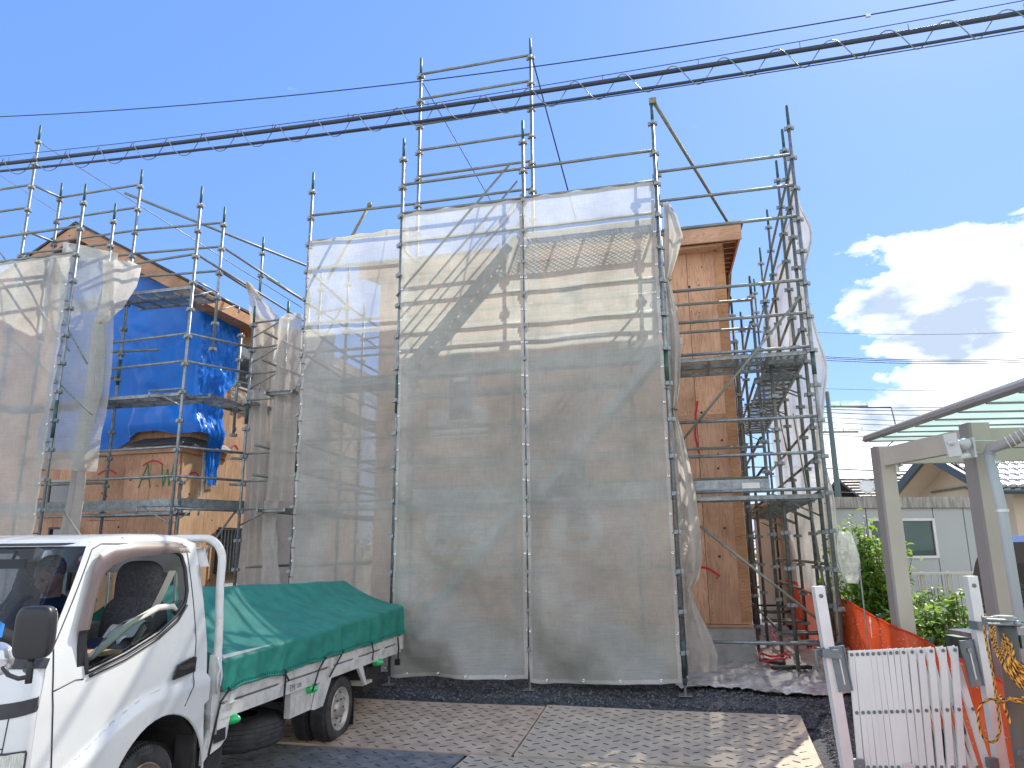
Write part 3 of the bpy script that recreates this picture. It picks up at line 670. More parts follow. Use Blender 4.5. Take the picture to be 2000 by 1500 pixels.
def holes_mat(name, kind):
    m = bpy.data.materials.new(name); m.use_nodes = True; t = m.node_tree; b = t.nodes['Principled BSDF']; L = t.links.new
    b.inputs['Base Color'].default_value = (.42,.44,.44,1); b.inputs['Metallic'].default_value = .6; b.inputs['Roughness'].default_value = .5
    tc = t.nodes.new('ShaderNodeTexCoord'); mp = t.nodes.new('ShaderNodeMapping'); mp.inputs['Rotation'].default_value = (0, 0, TH); L(tc.outputs['Object'], mp.inputs[0])
    sp_ = t.nodes.new('ShaderNodeSeparateXYZ'); L(mp.outputs[0], sp_.inputs[0])
    if kind == 'dia':
        k = 2*math.pi/.042
        a = math_n(t, 'ADD', math_n(t, 'MULTIPLY', sp_.outputs[0], k*.5), math_n(t, 'MULTIPLY', sp_.outputs[1], k))
        c = math_n(t, 'SUBTRACT', math_n(t, 'MULTIPLY', sp_.outputs[0], k*.5), math_n(t, 'MULTIPLY', sp_.outputs[1], k))
        f = math_n(t, 'MINIMUM', math_n(t, 'ABSOLUTE', math_n(t, 'SINE', math_n(t, 'MULTIPLY', a, .5))), math_n(t, 'ABSOLUTE', math_n(t, 'SINE', math_n(t, 'MULTIPLY', c, .5))))
        al = math_n(t, 'LESS_THAN', f, .36)
    else:
        fx = math_n(t, 'SUBTRACT', math_n(t, 'FRACT', math_n(t, 'MULTIPLY', sp_.outputs[0], 1/.062)), .5)
        fy = math_n(t, 'SUBTRACT', math_n(t, 'FRACT', math_n(t, 'MULTIPLY', sp_.outputs[1], 1/.062)), .5)
        rr = math_n(t, 'ADD', math_n(t, 'MULTIPLY', fx, fx), math_n(t, 'MULTIPLY', fy, fy)); al = math_n(t, 'GREATER_THAN', rr, .10)
    L(al, b.inputs['Alpha']); return m
M['expanded'] = holes_mat('expanded_steel', 'dia'); M['perforated'] = holes_mat('perforated_steel', 'dot')

rs = Scaffold('tall netted tube scaffold around the right house with a raised frame on top', W(2, 1, 0))
Bp, Cp, Dp = (0,0), (1.8,0), (3.6,0); Ap = (-1.78,.54); T1, T2, D2, Ep = (0,.6), (1.8,.6), (3.6,.6), (5.4,.6)
rs.post(*Bp, 2, green=((-6.4,-5.2),)); rs.post(*Cp, 2); rs.post(*Dp, 2, green=((-13.6,-12.7), (-6,-5))); rs.post(*Ap, 2, green=((-7.9,-6.2),))
rs.post(*T1, 6); rs.post(*T2, 6); rs.post(*D2, 1); rs.post(*Ep, 2, green=((-5.7,-5),))
for k in (1, 0, -1, -3, -4, -7, -8, -11, -12):
    rs.rail(Bp, Cp, k); rs.rail(Cp, Dp, k)
for k in (6, 5, 4, 3, 2, 1): rs.rail(T1, T2, k)
for k in (-1, -3, -4, -5, -7, -8, -9): rs.rail(T1, T2, k, m='steel_rail'); rs.rail(T2, D2, k)
rs.rail(T2, D2, 1) if 0 else None
for k in (1, 0, -1, -3, -4, -5, -7, -8, -9): rs.rail(Ap, T1, k)
for k in (1, 0, -1, -3, -4, -5, -7, -8, -9, -13): rs.rail(D2, Ep, k, m='steel_rail' if k > -5 else 'steel')
for P, Q in ((Bp, T1), (Cp, T2), (Dp, D2)):
    for k in (-1, -5, -9): rs.rail(P, Q, k, dz=-.02, m='steel')
for (a, b) in ((Cp, Dp),): rs.deck(a[0]+.03, b[0]-.03, .06, .54, -1)
for (a, b) in ((Bp, Cp), (Cp, Dp)):
    for k in (-5, -9): rs.deck(a[0]+.03, b[0]-.03, .30 if k == -5 else .06, .54, k); rs.toe(a[0]+.03, b[0]-.03, .57, k)
for k in (-5, -9): rs.deck(Ap[0]+.03, -.03, .60, 1.05, k)
rs.deck(3.65, 5.35, .64, 1.08, -5, .02); rs.deck(3.65, 5.35, 1.10, 1.55, -5, .02); rs.deck(3.65, 5.35, .66, 1.1, -9, 0); rs.toe(3.65, 4.75, .62, -9)
mb = MB(); mb.fbox(4.42, 4.63, .603, .607, LZ(-9)+.085, LZ(-9)+.155); part('plate_label', mb, M['white_tape'], rs.t)
rs.stair(.06, LZ(-5), 1.68, LZ(-1), .14, .5); rs.stair(1.86, LZ(-9), 3.48, LZ(-5), .14, .5); rs.stair(.06, LZ(-13), 1.68, LZ(-9), .14, .5)
# long braces
for (u0, z0, u1, z1) in ((-.04, 5.10, 1.62, 6.9), (3.66, 2.9, 5.3, 4.75)):
    rs.brace(W(u0, -.02 if u0 < 1 else .55, z0), W(u1, -.02 if u0 < 1 else .55, z1), .0165)
rs.brace(W(3.75, .56, 2.0), W(5.35, .56, .62), .0165)
rs.bar(FVp(722, 400, 1.0), FVp(640, 545, .9), .0243, 'rust', 'tie_pole'); mb = MB(); mb.ball(FVp(722, 400, 1.0), .045, n=8, m=5); part('clamp', mb, M['rust'], rs.t)
rs.bar(W(3.62, -.02, LZ(2)+.34), W(4.80, 3.2, LZ(1)+.05), .0243, 'rust', 'tie_pole'); mb = MB(); mb.box(W(3.62, .0, LZ(2)+.34), U3*.05, V3*.03, Z3*.04); part('clamp', mb, M['rust'], rs.t)
# right flank
RV = [1.2, 2.1, 3.85, 5.6, 7.4]
for i, v in enumerate(RV): rs.post(5.4, v, 2, m='steel_dark')
prev = Ep
for v in RV:
    for k in (0, -1, -3, -4, -5, -7, -8, -9, -11, -12): 
        if prev[1] > .7: rs.rail(prev, (5.4, v), k, m='steel_rail')
    prev = (5.4, v)
rs.bar(W(5.4,.6,LZ(1)), W(5.4,5.6,LZ(1)), .0213); rs.bar(W(5.4,.6,LZ(0)+.05), W(5.4,7.4,LZ(0)+.05), .0213)
IV = [2.3, 4.1, 5.9, 7.4]
for i, v in enumerate(IV): rs.post(4.87 - .05*(i > 0), v, -2, m='steel_dark', zb=.02)
rs.post(4.62, 3.2, -2, m='steel_dark', zb=.02); rs.post(4.95, 1.2, -3, m='steel_dark', zb=.02, spig=False)
for (a, b) in zip(IV, IV[1:]):
    for k in (-3, -4, -5, -7, -8, -9, -13): rs.rail((4.83, a), (4.83, b), k, m='steel_dark')
for k in (-5, -9):
    for (a, b) in zip([1.2]+IV, IV): rs.deck(4.86, 5.36, a+.05, b-.05, k)
for v in RV + IV:
    for k in (-5, -9, -13): rs.bar(W(4.85, v, LZ(k)+.02), W(5.4, v, LZ(k)+.02), .018, 'steel_dark', 'ledger')
    for k in (-5, -9): rs.bar(W(5.4, v, LZ(k)-.25), W(4.95, v, LZ(k)-.02), .012, 'steel_rail', 'bracket_strut')
rs.brace(W(5.36, 1.0, .5), W(5.36, 2.6, 3.6)); rs.brace(W(5.36, 3.0, LZ(-9)), W(5.36, 4.6, LZ(-5)))
# plywood leaning on the flank decks
# inner row in front of the wall
for u in (-.7, 1.15, 3.0): rs.post(u, 1.95, -1, m='steel_dark', zb=.02, spig=False)
for k in (-2, -3, -4, -7, -8):
    rs.rail((-1.9, 1.95), (1.15, 1.95), k, m='steel_rail', dz=-.1); rs.rail((1.15, 1.95), (4.87, 2.12), k, m='steel_rail', dz=-.1)
for k in (-5, -9): rs.deck(-.65, 1.1, 1.45, 1.9, k); rs.deck(1.2, 2.95, 1.45, 1.9, k)
# left flank of the right house, seen between the nets
LV_ = [2.3, 4.1, 5.9, 7.6]
for v in LV_:
    rs.post(-2.0, v, 0, m='steel_dark', zb=.02); rs.post(-2.6, v+.1, 0, m='steel_dark', zb=.02)
for (a, b) in zip([.6]+LV_, LV_):
    for k in (-1, -3, -4, -7, -8, -11): rs.rail((-2.0 if a > 1 else -1.8, a), (-2.0, b), k); rs.rail((-2.6, a+.1), (-2.6, b+.1), k)
    for k in (-5, -9): rs.deck(-2.55, -2.05, a+.15, b-.05, k)
for v in LV_:
    for k in (-5, -9, -13, -1): rs.bar(W(-2.6, v+.1, LZ(k)+.02), W(-2.0, v, LZ(k)+.02), .018, 'steel_dark', 'ledger')
rs.brace(W(-2.05, .8, LZ(-5)), W(-2.05, 2.2, LZ(-1))); rs.brace(W(-2.62, 2.5, LZ(-9)), W(-2.62, 4.2, LZ(-5)))

ls = Scaffold('open tube scaffold with steel decks around the blue covered left house', W(-5, 1, 0))
P0 = (-7.48,.56); Pm = (-5.57,-.1); Pb = (-7.4,1.1); Pc = (-5.62,.6); Pd = (-5.59,1.07); Pe = (-3.79,.47); Pf = (-3.88,1.21); Pg = (-3.94,2.5); Ph = (-3.31,1.47)
ls.post(*P0, 6); ls.post(*Pm, 2, green=((-6.6,-5.3),)); ls.post(-7.37, -.1, 2); ls.post(*Pb, 4); ls.post(*Pc, 2, bot=-6); ls.post(*Pd, 4, bot=-12, green=((-4.2,-3.2),))
ls.post(*Pe, 2); ls.post(*Pf, 2, bot=-3); ls.post(-3.88, 1.95, -2, bot=-6, spig=False); ls.post(*Pg, 2, bot=0); ls.post(*Ph, -2, green=((-5.8,-4.9),)); ls.post(-3.94, 4.3, 1, bot=-3)
ls.post(-4.05, .95, -8, zb=.02, spig=False, m='steel_dark'); ls.post(-3.7, 2.7, -8, zb=.02, spig=False, m='steel_dark')
for k in (4, 3): ls.rail((-9.3, .56), P0, k)
ls.rail((-9.4, -.1), (-7.37, -.1), 1); ls.rail((-7.37, -.1), Pm, 1); ls.rail((-7.37, -.1), Pm, 0); ls.rail((-9.4, -.1), (-7.37, -.1), 0)
for k in (4, 2): ls.rail(P0, Pb, k)
for k in (4, 3, 2): ls.rail(Pb, Pd, k)
ls.rail(P0, Pc, 1); ls.rail(Pc, Pe, 0); ls.rail(Pd, Pf, 2); ls.rail(Pd, Pf, 1); ls.rail(Pd, Pf, 0); ls.rail(Pb, Pd, 1)
ls.rail(Pd, (-4.9, 1.14), -3); ls.rail((-6.4, 1.0), Pd, -4); ls.rail((-6.4,1.0), Pd, -3)
for k in (-3, -4, -7, -8): ls.rail(Pc, Pe, k, m='steel')
for k in (-7, -8): ls.rail((-7.3, 1.0), Pd, k)
ls.rail(Pe, (-3.94, 4.5), 0); ls.rail(Pf, (-3.94, 4.5), 1); ls.rail(Pf, Pg, 0)
for k in (-3, -4, -7, -8): ls.rail(Pe, Ph, k, m='steel')
for k in (-3, -4, -7, -8): ls.rail((-3.88, 1.95), (-3.4, 2.9), k)
for k in (-2, -3, -4, -5, -7, -8, -9):
    ls.bar(W(*Ph, LZ(k)+.04), W(-2.62, 1.40, LZ(k)+.04), .018, 'steel_rail', 'ledger')
    if k in (-2, -3, -4, -9): ls.bar(W(*Ph, LZ(k)-.22), W(-2.75, 1.42, LZ(k)+.02), .012, 'steel_rail', 'bracket_strut')
ls.post(-2.62, 1.40, -2, m='steel', spig=True)
ls.bar(FVp(243, 377, .95), FVp(598, 519, 3.6), .0243, 'steel_rail', 'tie_pole')
ls.deck(-6.9, -5.65, .62, 1.05, -1); ls.deck(-5.55, -3.95, .62, .98, -1, .03); ls.deck(-5.55, -3.95, 1.0, 1.35, -1, .03)
ls.deck(-5.9, -3.85, .52, .82, -5, .02); ls.deck(-5.9, -3.85, .85, 1.16, -5, .02); ls.deck(-7.8, -5.95, .62, 1.1, -5, .02)
ls.deck(-3.95, -3.5, .75, 2.5, -5, .02); ls.deck(-3.45, -3.2, 1.5, 2.9, -5, .02)
ls.deck(-5.9, -4.1, .95, 1.3, -9, 0); ls.toe(-7.6, -4.05, .93, -9); ls.rail((-7.3, .9), (-4.05, .9), -9, dz=-.04, m='steel')
mb = MB(); mb.box((W(-4.02, .97, LZ(-9)+.12)+W(-3.36, 2.3, LZ(-9)+.12))/2, (W(-3.36, 2.3)-W(-4.02, .97))/2, U3*.012, Z3*.09); part('toe_board', mb, M['steel'], ls.t)
ls.bar(W(*Pe, LZ(-9)+.02), W(*Ph, LZ(-9)+.02), .0213, 'steel', 'rail')
# swing brackets sticking out at deck heights
for (p, k, d) in ((Pe, -5, -U3), (Pe, -9, -U3), (Pe, -9, V3), (Pf, -1, V3), (Pe, -1, V3)):
    a = W(*p, LZ(k)+.06); b = a + d*.62
    ls.bar(a, b, .017, 'steel', 'bracket'); ls.bar(a - Z3*.28, b - d*.1 - Z3*.01, .011, 'steel', 'bracket_strut'); ls.bar(b, b - Z3*.12, .015, 'steel', 'bracket_pin')
ls.brace(W(-3.35, 1.4, LZ(-9)), W(-3.8, .6, LZ(-12))); ls.brace(W(-5.4, .1, LZ(-9)), W(-4.6, .3, LZ(-11)-.1))
for (a, b) in (((0, 493), (75, 575)), ((55, 500), (110, 600)), ((0, 640), (120, 700))): ls.brace(FVp(*a, .02), FVp(b[0]+60, b[1]+110, .02), .014, 'steel')

# ---------------------------------------------------------------- nets
TIE = MB(); TIE.tube([Vector((.035*math.cos(q), .035*math.sin(q), .006*math.sin(2*q))) for q in [i*math.pi/5 for i in range(11)]], .004, 5); TIE.tube([(.035,0,0), (.07,.01,-.02)], .003, 4)
TIE = mesh_of('tie', TIE, M['tie'])
EYE = MB(); EYE.lathe((0,0,0), (0,1,0), [(-.004,.006), (-.006,.012), (-.004,.016), (0,.016)], 10); EYE = mesh_of('eyelet', EYE, M['chrome'])
def net(label, a, b, z0, z1, off, seed, m='net', top=None, bulge=.0, ripple=.02, ties=(1, 1), low=0.0, sagb=.03, hemw=.035, group='mesh sheets laced to the scaffold', nx=40, nz=120, pull=.012):
    A, Bv = W(*a), W(*b); d = (Bv-A); L = d.length; d.normalize(); n = Vector((d.y, -d.x, 0))   # n points to the camera side
    za, zb = (z1 if isinstance(z1, tuple) else (z1, z1))
    def P(s, t, o=0.0):
        zt = za + (zb-za)*s; zt2 = zt - .025*abs(math.sin(s*math.pi*4 + seed)) - .012
        zz = z0 + sagb*math.sin(math.pi*s*1.5 + seed); z = zt2 + (zz - zt2)*t; x = s*L
        edge = min(s, 1-s)*2; e = min(1, edge*4)
        h = ripple*fbm((x*1.1 + seed, z*.55, seed)) + .009*fbm((x*3.5, z*2.2, seed+4)) 
        h += .010*math.sin((z-z0)/.45*2*math.pi)*math.exp(-edge*5) + bulge*math.sin(math.pi*s)*math.sin(math.pi*min(1, t*1.1))
        lw = max(0, 1 - (z-z0)/2.3)                           # loose folds near the hem
        h += low*lw*(.095 + .105*math.sin((x*1.0 + z*1.05 + seed)*4.2 + 1.2*fbm((x, z, 3))) + .05*fbm((x*1.5, z*1.7, seed)))
        h = max(h, -.012)
        dx = pull*math.sin(z/.45*2*math.pi)*(1-e)*(1 if s < .5 else -1)
        return A + d*(x + dx) + n*(off + h*e + o) + Z3*z
    t = thing('safety_net', label, 'safety net', (A + Bv)/2 + Z3*z0, group)
    mb = MB(); mb.grid(P, nx, nz); part('mesh_fabric', mb, M[m], t, smooth=True)
    for (s0, s1) in ((0, hemw/L), (1-hemw/L, 1)):
        mb = MB(); mb.grid(lambda s, q: P(s0+(s1-s0)*s, q, .004), 2, nz); part('hem', mb, M['hem'], t, smooth=True)
    for (t0, t1) in ((0, .008), (.993, 1)):
        mb = MB(); mb.grid(lambda s, q: P(s, t0+(t1-t0)*q, .004), nx, 2); part('hem', mb, M['hem'], t, smooth=True)
    for (s0, on) in ((0, ties[0]), (1, ties[1])):
        if not on: continue
        z = z0+.3
        while z < min(za, zb)-.1:
            inst('tie', TIE, t, A + d*(L*s0) + n*(off*.4) + Z3*(z + .03*math.sin(z*9+seed)), (0, 0, -TH + 1.2*math.sin(z*7))); z += .45
            inst('eyelet', EYE, t, A + d*(L*s0 + (.02 if s0 == 0 else -.02)) + n*(off+.012) + Z3*(z-.2), (0, 0, -TH))
    k = 0
    while k < 4:
        inst('eyelet', EYE, t, P((k+.5)/4, .994, .01), (0, 0, -TH)); k += 1
    return t
net('grey mesh sheet on the narrow bay left of the tallest frame, above the truck bed', (-1.74, .50), (-.04, .50), .05, (LZ(0)+.05, LZ(0)+.09), .03, 3, m='net', nz=90)
net('large grey mesh sheet behind the truck tail, left half of the front face', (.035, 0), (1.792, 0), .13, (LZ(0)+.04, LZ(0)+.04), .05, 11, low=1.7, pull=.004, hemw=.042)
net('large grey mesh sheet facing the road plates, right half of the front face', (1.808, 0), (3.57, 0), .12, (LZ(0)+.05, LZ(0)+.05), .05, 23, low=1.4, ripple=.034, pull=.004, hemw=.042)
net('grey mesh sheet at the far left behind the truck cab, showing steel shadows', (-7.3, -.1), (-5.62, -.1), .3, (LZ(0)+.04, LZ(0)+.04), .045, 31, nz=100)
net('grey mesh sheet cut by the left edge of the picture', (-9.2, -.1), (-7.4, -.1), .3, (LZ(0)+.04, LZ(0)+.04), .045, 37, nz=60)
def drape(label, rows, v, seed, m='net_dense', folds=3, amp=.05, nx=44, sub=7, ties=(), grp='bunched mesh drapes tied to posts', dv=0.0, ang=0.0):
    """a bunched net: rows of (y, x0, x1) measured in the photograph on the plane v"""
    R_ = []
    for (y, x0, x1) in rows:
        a, b = FVp(x0, y, v), FVp(x1, y, v); R_.append((a, b))
    def cr(p0, p1, p2, p3, t): return .5*((2*p1) + (p2-p0)*t + (2*p0-5*p1+4*p2-p3)*t*t + (3*p1-3*p2+p3-p0)*t*t*t)
    n = len(R_)
    def P(s, q):
        x = q*(n-1); i = min(n-2, int(x)); k = x-i
        g = lambda j: R_[min(n-1, max(0, j))]
        a = g(i)[0].lerp(g(i+1)[0], k); b = g(i)[1].lerp(g(i+1)[1], k)
        w = (b-a).length; p = a.lerp(b, s)
        ph = seed + 1.4*fbm((q*3, seed, 0)); nar = min(1, .12/max(w, .03))
        h = amp*(.35+.9*nar)*math.sin(s*folds*2*math.pi + ph) + .03*fbm((s*2.0, q*4, seed)) + .012*fbm((s*7, q*14, seed+2))
        return p - V3*(h + dv*math.sin(math.pi*s)) + V3*ang*(s-.5)
    mb = MB(); mb.grid(P, nx, (n-1)*sub)
    org = (R_[-1][0]+R_[-1][1])/2
    t = thing('bunched_net', label, 'safety net', org, grp); part('mesh_fabric', mb, M[m], t, smooth=True)
    for (y, x) in ties:
        c = FVp(x, y, v); mb = MB(); mb.tube([c + Vector((.05*math.cos(q), .05*math.sin(q), 0)) for q in [i*.628 for i in range(11)]], .006, 5); part('tie', mb, M['tie'], t)
    return t
drape('bunched grey net hanging down the right edge of the front face beside bare plywood', [(396,1297,1308),(420,1296,1322),(460,1298,1334),(505,1298,1322),(545,1299,1307),(600,1302,1322),(680,1304,1330),(760,1309,1328),(800,1311,1319),(850,1314,1334),(900,1317,1346),(960,1322,1358),(1020,1325,1366),(1090,1328,1372),(1130,1332,1366),(1150,1334,1350),(1190,1336,1362),(1240,1339,1388),(1280,1342,1402),(1312,1346,1400)], .33, 2, folds=1.6, amp=.05, ties=((547,1303),(800,1315)))
drape('pale net drape knotted on the corner post of the left scaffold behind the cab', [(483,147,208),(530,141,205),(590,134,202),(650,130,198),(720,124,194),(800,113,184),(850,104,172),(900,100,168),(918,99,163)], .25, 5, m='net', folds=1.2, amp=.03, ang=.5)
drape('cream flap of net pulled to a knot in front of the blue tarpaulin', [(508,203,250),(520,203,276),(560,203,266),(600,198,240),(632,187,203),(650,182,203),(700,178,204),(760,172,200),(820,158,186),(855,152,166),(880,150,168),(930,142,168),(980,133,165),(1040,118,158),(1075,115,156)], .42, 8, folds=1.7, amp=.05, ties=((632,195),(855,159)))
drape('grey net curtain hanging between the two scaffolds behind the truck bed', [(612,556,594),(625,545,592),(700,538,588),(800,532,584),(900,524,580),(978,518,574)], .9, 12, folds=2.2, amp=.05, m='net_side')
drape('narrow grey net strip hanging to the truck cover between the scaffolds', [(978,518,545),(1030,514,540),(1080,513,543),(1160,512,550)], .95, 14, folds=1.2, amp=.03)
drape('torn white net scraps hanging from the sloping rail between the houses', [(552,484,488),(575,486,506),(600,488,530),(625,490,548),(650,492,545),(690,495,535),(760,490,528)], 1.6, 19, m='net_side', folds=2.5, amp=.06)
drape('dark folded net in the gap behind the truck guard frame', [(760,486,522),(850,484,520),(950,482,516),(1000,478,512),(1060,474,510),(1160,462,508)], 1.7, 21, folds=2.6, amp=.06)
net('long mesh wall on the right flank of the scaffold, glowing in the sun', (5.47, 1.2), (5.47, 7.6), .1, (LZ(0)+.3, LZ(0)+.1), .03, 41, m='net_side', ripple=.16, nx=90, nz=90, low=.4, ties=(1, 0), pull=.03)
# loose front edge of that wall, blown out to the right
def blown():
    mb = MB()
    def P(s, t):
        z = 6.65 - 6.4*t; out = -.06 + .17*math.exp(-((z-5.7)/.35)**2) + .16*math.exp(-((z-3.9)/.6)**2) + .08*math.exp(-((z-1.9)/.7)**2)
        return W(5.46 + out*math.sin(math.pi*min(1, .15+s)*.62) + .02*fbm((s*3, z*2, 1)), 1.25 - .55*s + .05*fbm((s*2, z*1.5, 6)), z)
    mb.grid(P, 22, 90); t = thing('blown_net', 'loose front edge of the flank net billowing outwards at the right', 'safety net', W(5.6, .9, .1)); part('mesh_fabric', mb, M['net_side'], t, smooth=True)
    mb = MB(); mb.tube([P(1, i/90) for i in range(91)], .014, 6); part('hem', mb, M['hem'], t, smooth=True)
blown()
net('pale net hanging between the two houses behind the tied drapes', (-3.0, 1.75), (-3.0, 7.8), .2, (LZ(-2)+.1, LZ(-2)), .0, 53, m='net_side', ripple=.12, nx=60, nz=60, low=.3, ties=(0, 0))
net('dense grey net closing the gap between the two scaffolds above the truck bed', (-3.25, 2.0), (-2.05, 2.0), .1, (5.55, 5.35), .0, 59, m='net_dense', ripple=.10, nx=40, nz=60, low=.3, ties=(0, 0))
# white ground sheet, hoses and scraps under the right flank
mb = MB()
mb.grid(lambda s, q: W(3.55 + 1.9*s - .1*math.sin(q*9)*(1-s), .22 + 7.6*q**1.6 + .16*math.sin(s*7)*(1-q), .03 + .05*abs(fbm((s*5, q*13, 2))) + .035*abs(fbm((s*14, q*34, 4))) + .10*max(0, s-.6)*abs(math.sin(q*14))), 90, 150)
M['ground_cloth'] = mat('dirty_white_sheet', (.62,.60,.57), .7, col2=(.33,.30,.28), vscale=3, vdet=10, bump=.3)
single('ground_sheet', mb, M['ground_cloth'], 'crumpled dirty white sheet spread on the ground beside the house foundation', 'ground sheet', True)
mb = MB(); mb.tube([W(4.72+.22*math.cos(q)+.1*q/6, 2.0+.30*math.sin(q), .17+.03*math.sin(3*q)) for q in [i*.35 for i in range(15)]] + [W(4.95, 2.6, .15), W(4.9, 4.2, .25), W(5.1, 5.4, .2)], .014, 8)
M['red_hose'] = mat('red_hose', (.65,.03,.04), .4)
single('hose', mb, M['red_hose'], 'red hose looped on the white ground sheet', 'hose', True)
mb = MB()
for k, (u, v, a, l) in enumerate(((4.9, 1.5, .3, .5), (4.7, 1.9, 2.2, .4))):
    mb = MB(); mb.box(W(u, v, .12+.01*k), (U3*math.cos(a)+V3*math.sin(a))*l/2, (V3*math.cos(a)-U3*math.sin(a))*.05, Z3*.02); single('timber_offcut', mb, M['black_rough'], ('dark timber offcut nearest the white ground sheet edge under the right flank', 'dark timber offcut behind the red hose on the white ground sheet')[k], 'timber')

mb = MB(); mb.fbox(2.32, 3.28, .10, .28, .12, .48); mb.fbox(2.30, 3.30, .08, .30, .48, .52)
for k in range(5): mb.fbox(2.36+k*.2, 2.40+k*.2, .085, .10, .14, .47)
single('storage_box', mb, mat('grey_plastic_box', (.16,.18,.19), .5), 'grey box standing just behind the foot of the front net', 'box')
# ---------------------------------------------------------------- truck
FD = Vector((-.2074, -.9783, 0)); SD = Vector((.9783, -.2074, 0)); TO = Vector((-2.29, 5.16, -.25))
def TP(a, b, h): return TO + FD*a + SD*b + Z3*h
tk = thing('flatbed_truck', 'white cab-over flatbed truck parked at the left with a green cover over its bed', 'truck', TP(-1.4, -.85, 0))
def tbox(mb, a0, a1, b0, b1, h0, h1): return mb.box(TP((a0+a1)/2, (b0+b1)/2, (h0+h1)/2), FD*(a1-a0)/2, SD*(b1-b0)/2, Z3*(h1-h0)/2)
TW = -1.69
def inset(h):                     # how far the cab side leans in
    if h < 1.05: return -.012*max(0, (h-.75)/.3)
    x = h-1.05; return -.012 - .10*x - .085*x*x*1.2
from mathutils.geometry import delaunay_2d_cdt
def side_shell(outer, holes, side, extra=lambda a, h: 0.0, step=.035):
    P = []; E = []
    def loop(pl):
        pts = []
        for i in range(len(pl)):
            p, q = Vector(pl[i]), Vector(pl[(i+1) % len(pl)]); n = max(1, int((q-p).length/step))
            for k in range(n): pts.append(p.lerp(q, k/n))
        o = len(P); P.extend(pts); E.extend([(o+i, o+(i+1) % len(pts)) for i in range(len(pts))]); return pts
    lo = loop(outer); hl = [loop(h) for h in holes]
    def inside(p, pl):
        c = False; j = len(pl)-1
        for i in range(len(pl)):
            if (pl[i].y > p.y) != (pl[j].y > p.y) and p.x < (pl[j].x-pl[i].x)*(p.y-pl[i].y)/(pl[j].y-pl[i].y) + pl[i].x: c = not c
            j = i
        return c
    def near(p, pl): return min((p-q).length for q in pl) < step*.55
    xs = [v[0] for v in outer]; ys = [v[1] for v in outer]; x = min(xs)
    while x < max(xs):
        y = min(ys)
        while y < max(ys):
            p = Vector((x, y))
            if inside(p, lo) and not any(inside(p, h) for h in hl) and not near(p, lo) and not any(near(p, h) for h in hl): P.append(p)
            y += step
        x += step
    vs, es, fs, *_ = delaunay_2d_cdt(P, E, [], 0, 1e-5)
    out = []
    for f in fs:
        c = sum((vs[i] for i in f), Vector((0, 0)))/len(f)
        if inside(c, lo) and not any(inside(c, h) for h in hl): out.append(tuple(f) if side > 0 else tuple(f)[::-1])
    mb = MB()
    if side > 0: mb.add([TP(v.x, inset(v.y) + extra(v.x, v.y), v.y) for v in vs], out)
    else: mb.add([TP(v.x, TW - inset(v.y) - extra(v.x, v.y), v.y) for v in vs], out)
    return mb
AC, AH, AR = .05, .37, .465
arch = [(AC + AR*math.cos(q), AH + AR*math.sin(q)) for q in [math.pi*(-.12 + 1.22*i/22) for i in range(23)]]
crease = [(1.02, .60), (.823, .717), (.677, .788), (.477, .893), (.241, .975), (.025, 1.006), (-.15, 1.012), (-.40, 1.018)]
def crease_h(a):
    c = sorted(crease)
    for (a0, h0), (a1, h1) in zip(c, c[1:]):
        if a0 <= a <= a1: return h0 + (h1-h0)*(a-a0)/(a1-a0)
    return c[0][1] if a < c[0][0] else c[-1][1]
def bulge(a, h):
    d = crease_h(a) - h
    return .038*max(0, min(1, d/.035))*(1 - .35*max(0, min(1, (d-.05)/.25)))
win = [(.745, 1.44), (.722, 1.19), (.41, 1.255), (.10, 1.345), (-.10, 1.44), (-.20, 1.52), (-.232, 1.60), (-.235, 1.76), (-.21, 1.84), (-.15, 1.868), (.20, 1.868), (.42, 1.838), (.56, 1.785), (.65, 1.68)]
outer = [(1.0, .33)] + [(1.02, .60), (1.02, 1.12), (1.0, 1.33), (.96, 1.42), (.665, 1.915), (.60, 1.945), (-.30, 1.955), (-.40, 1.93), (-.425, 1.2), (-.41, .84)] + [p for p in arch[::-1] if p[0] < 9]
# the arch points run from the rear round to the front
outer = [(.86, .20), (.965, .22), (1.045, .45), (1.066, .8), (1.05, 1.05), (1.01, 1.22)] + outer[3:11] + [(-.36, .82)] + arch[::-1][2:]
door_o = [(.955, 1.36), (.957, 1.12), (.925, .74), (.90, .50), (.86, .36), (.575, .36)] + [(AC + (AR+.035)*math.cos(q), AH + (AR+.035)*math.sin(q)) for q in [math.pi*(.09 + .53*i/10) for i in range(11)]] + [(-.262, 1.02), (-.30, 1.25), (-.285, 1.88), (-.24, 1.925), (.55, 1.92), (.63, 1.885)]
cab = part('cab', side_shell(outer, [door_o], 1, bulge), M['white'], tk, smooth=True)
part('cab_side', side_shell(outer, [win], -1, bulge), M['white'], cab, smooth=True)
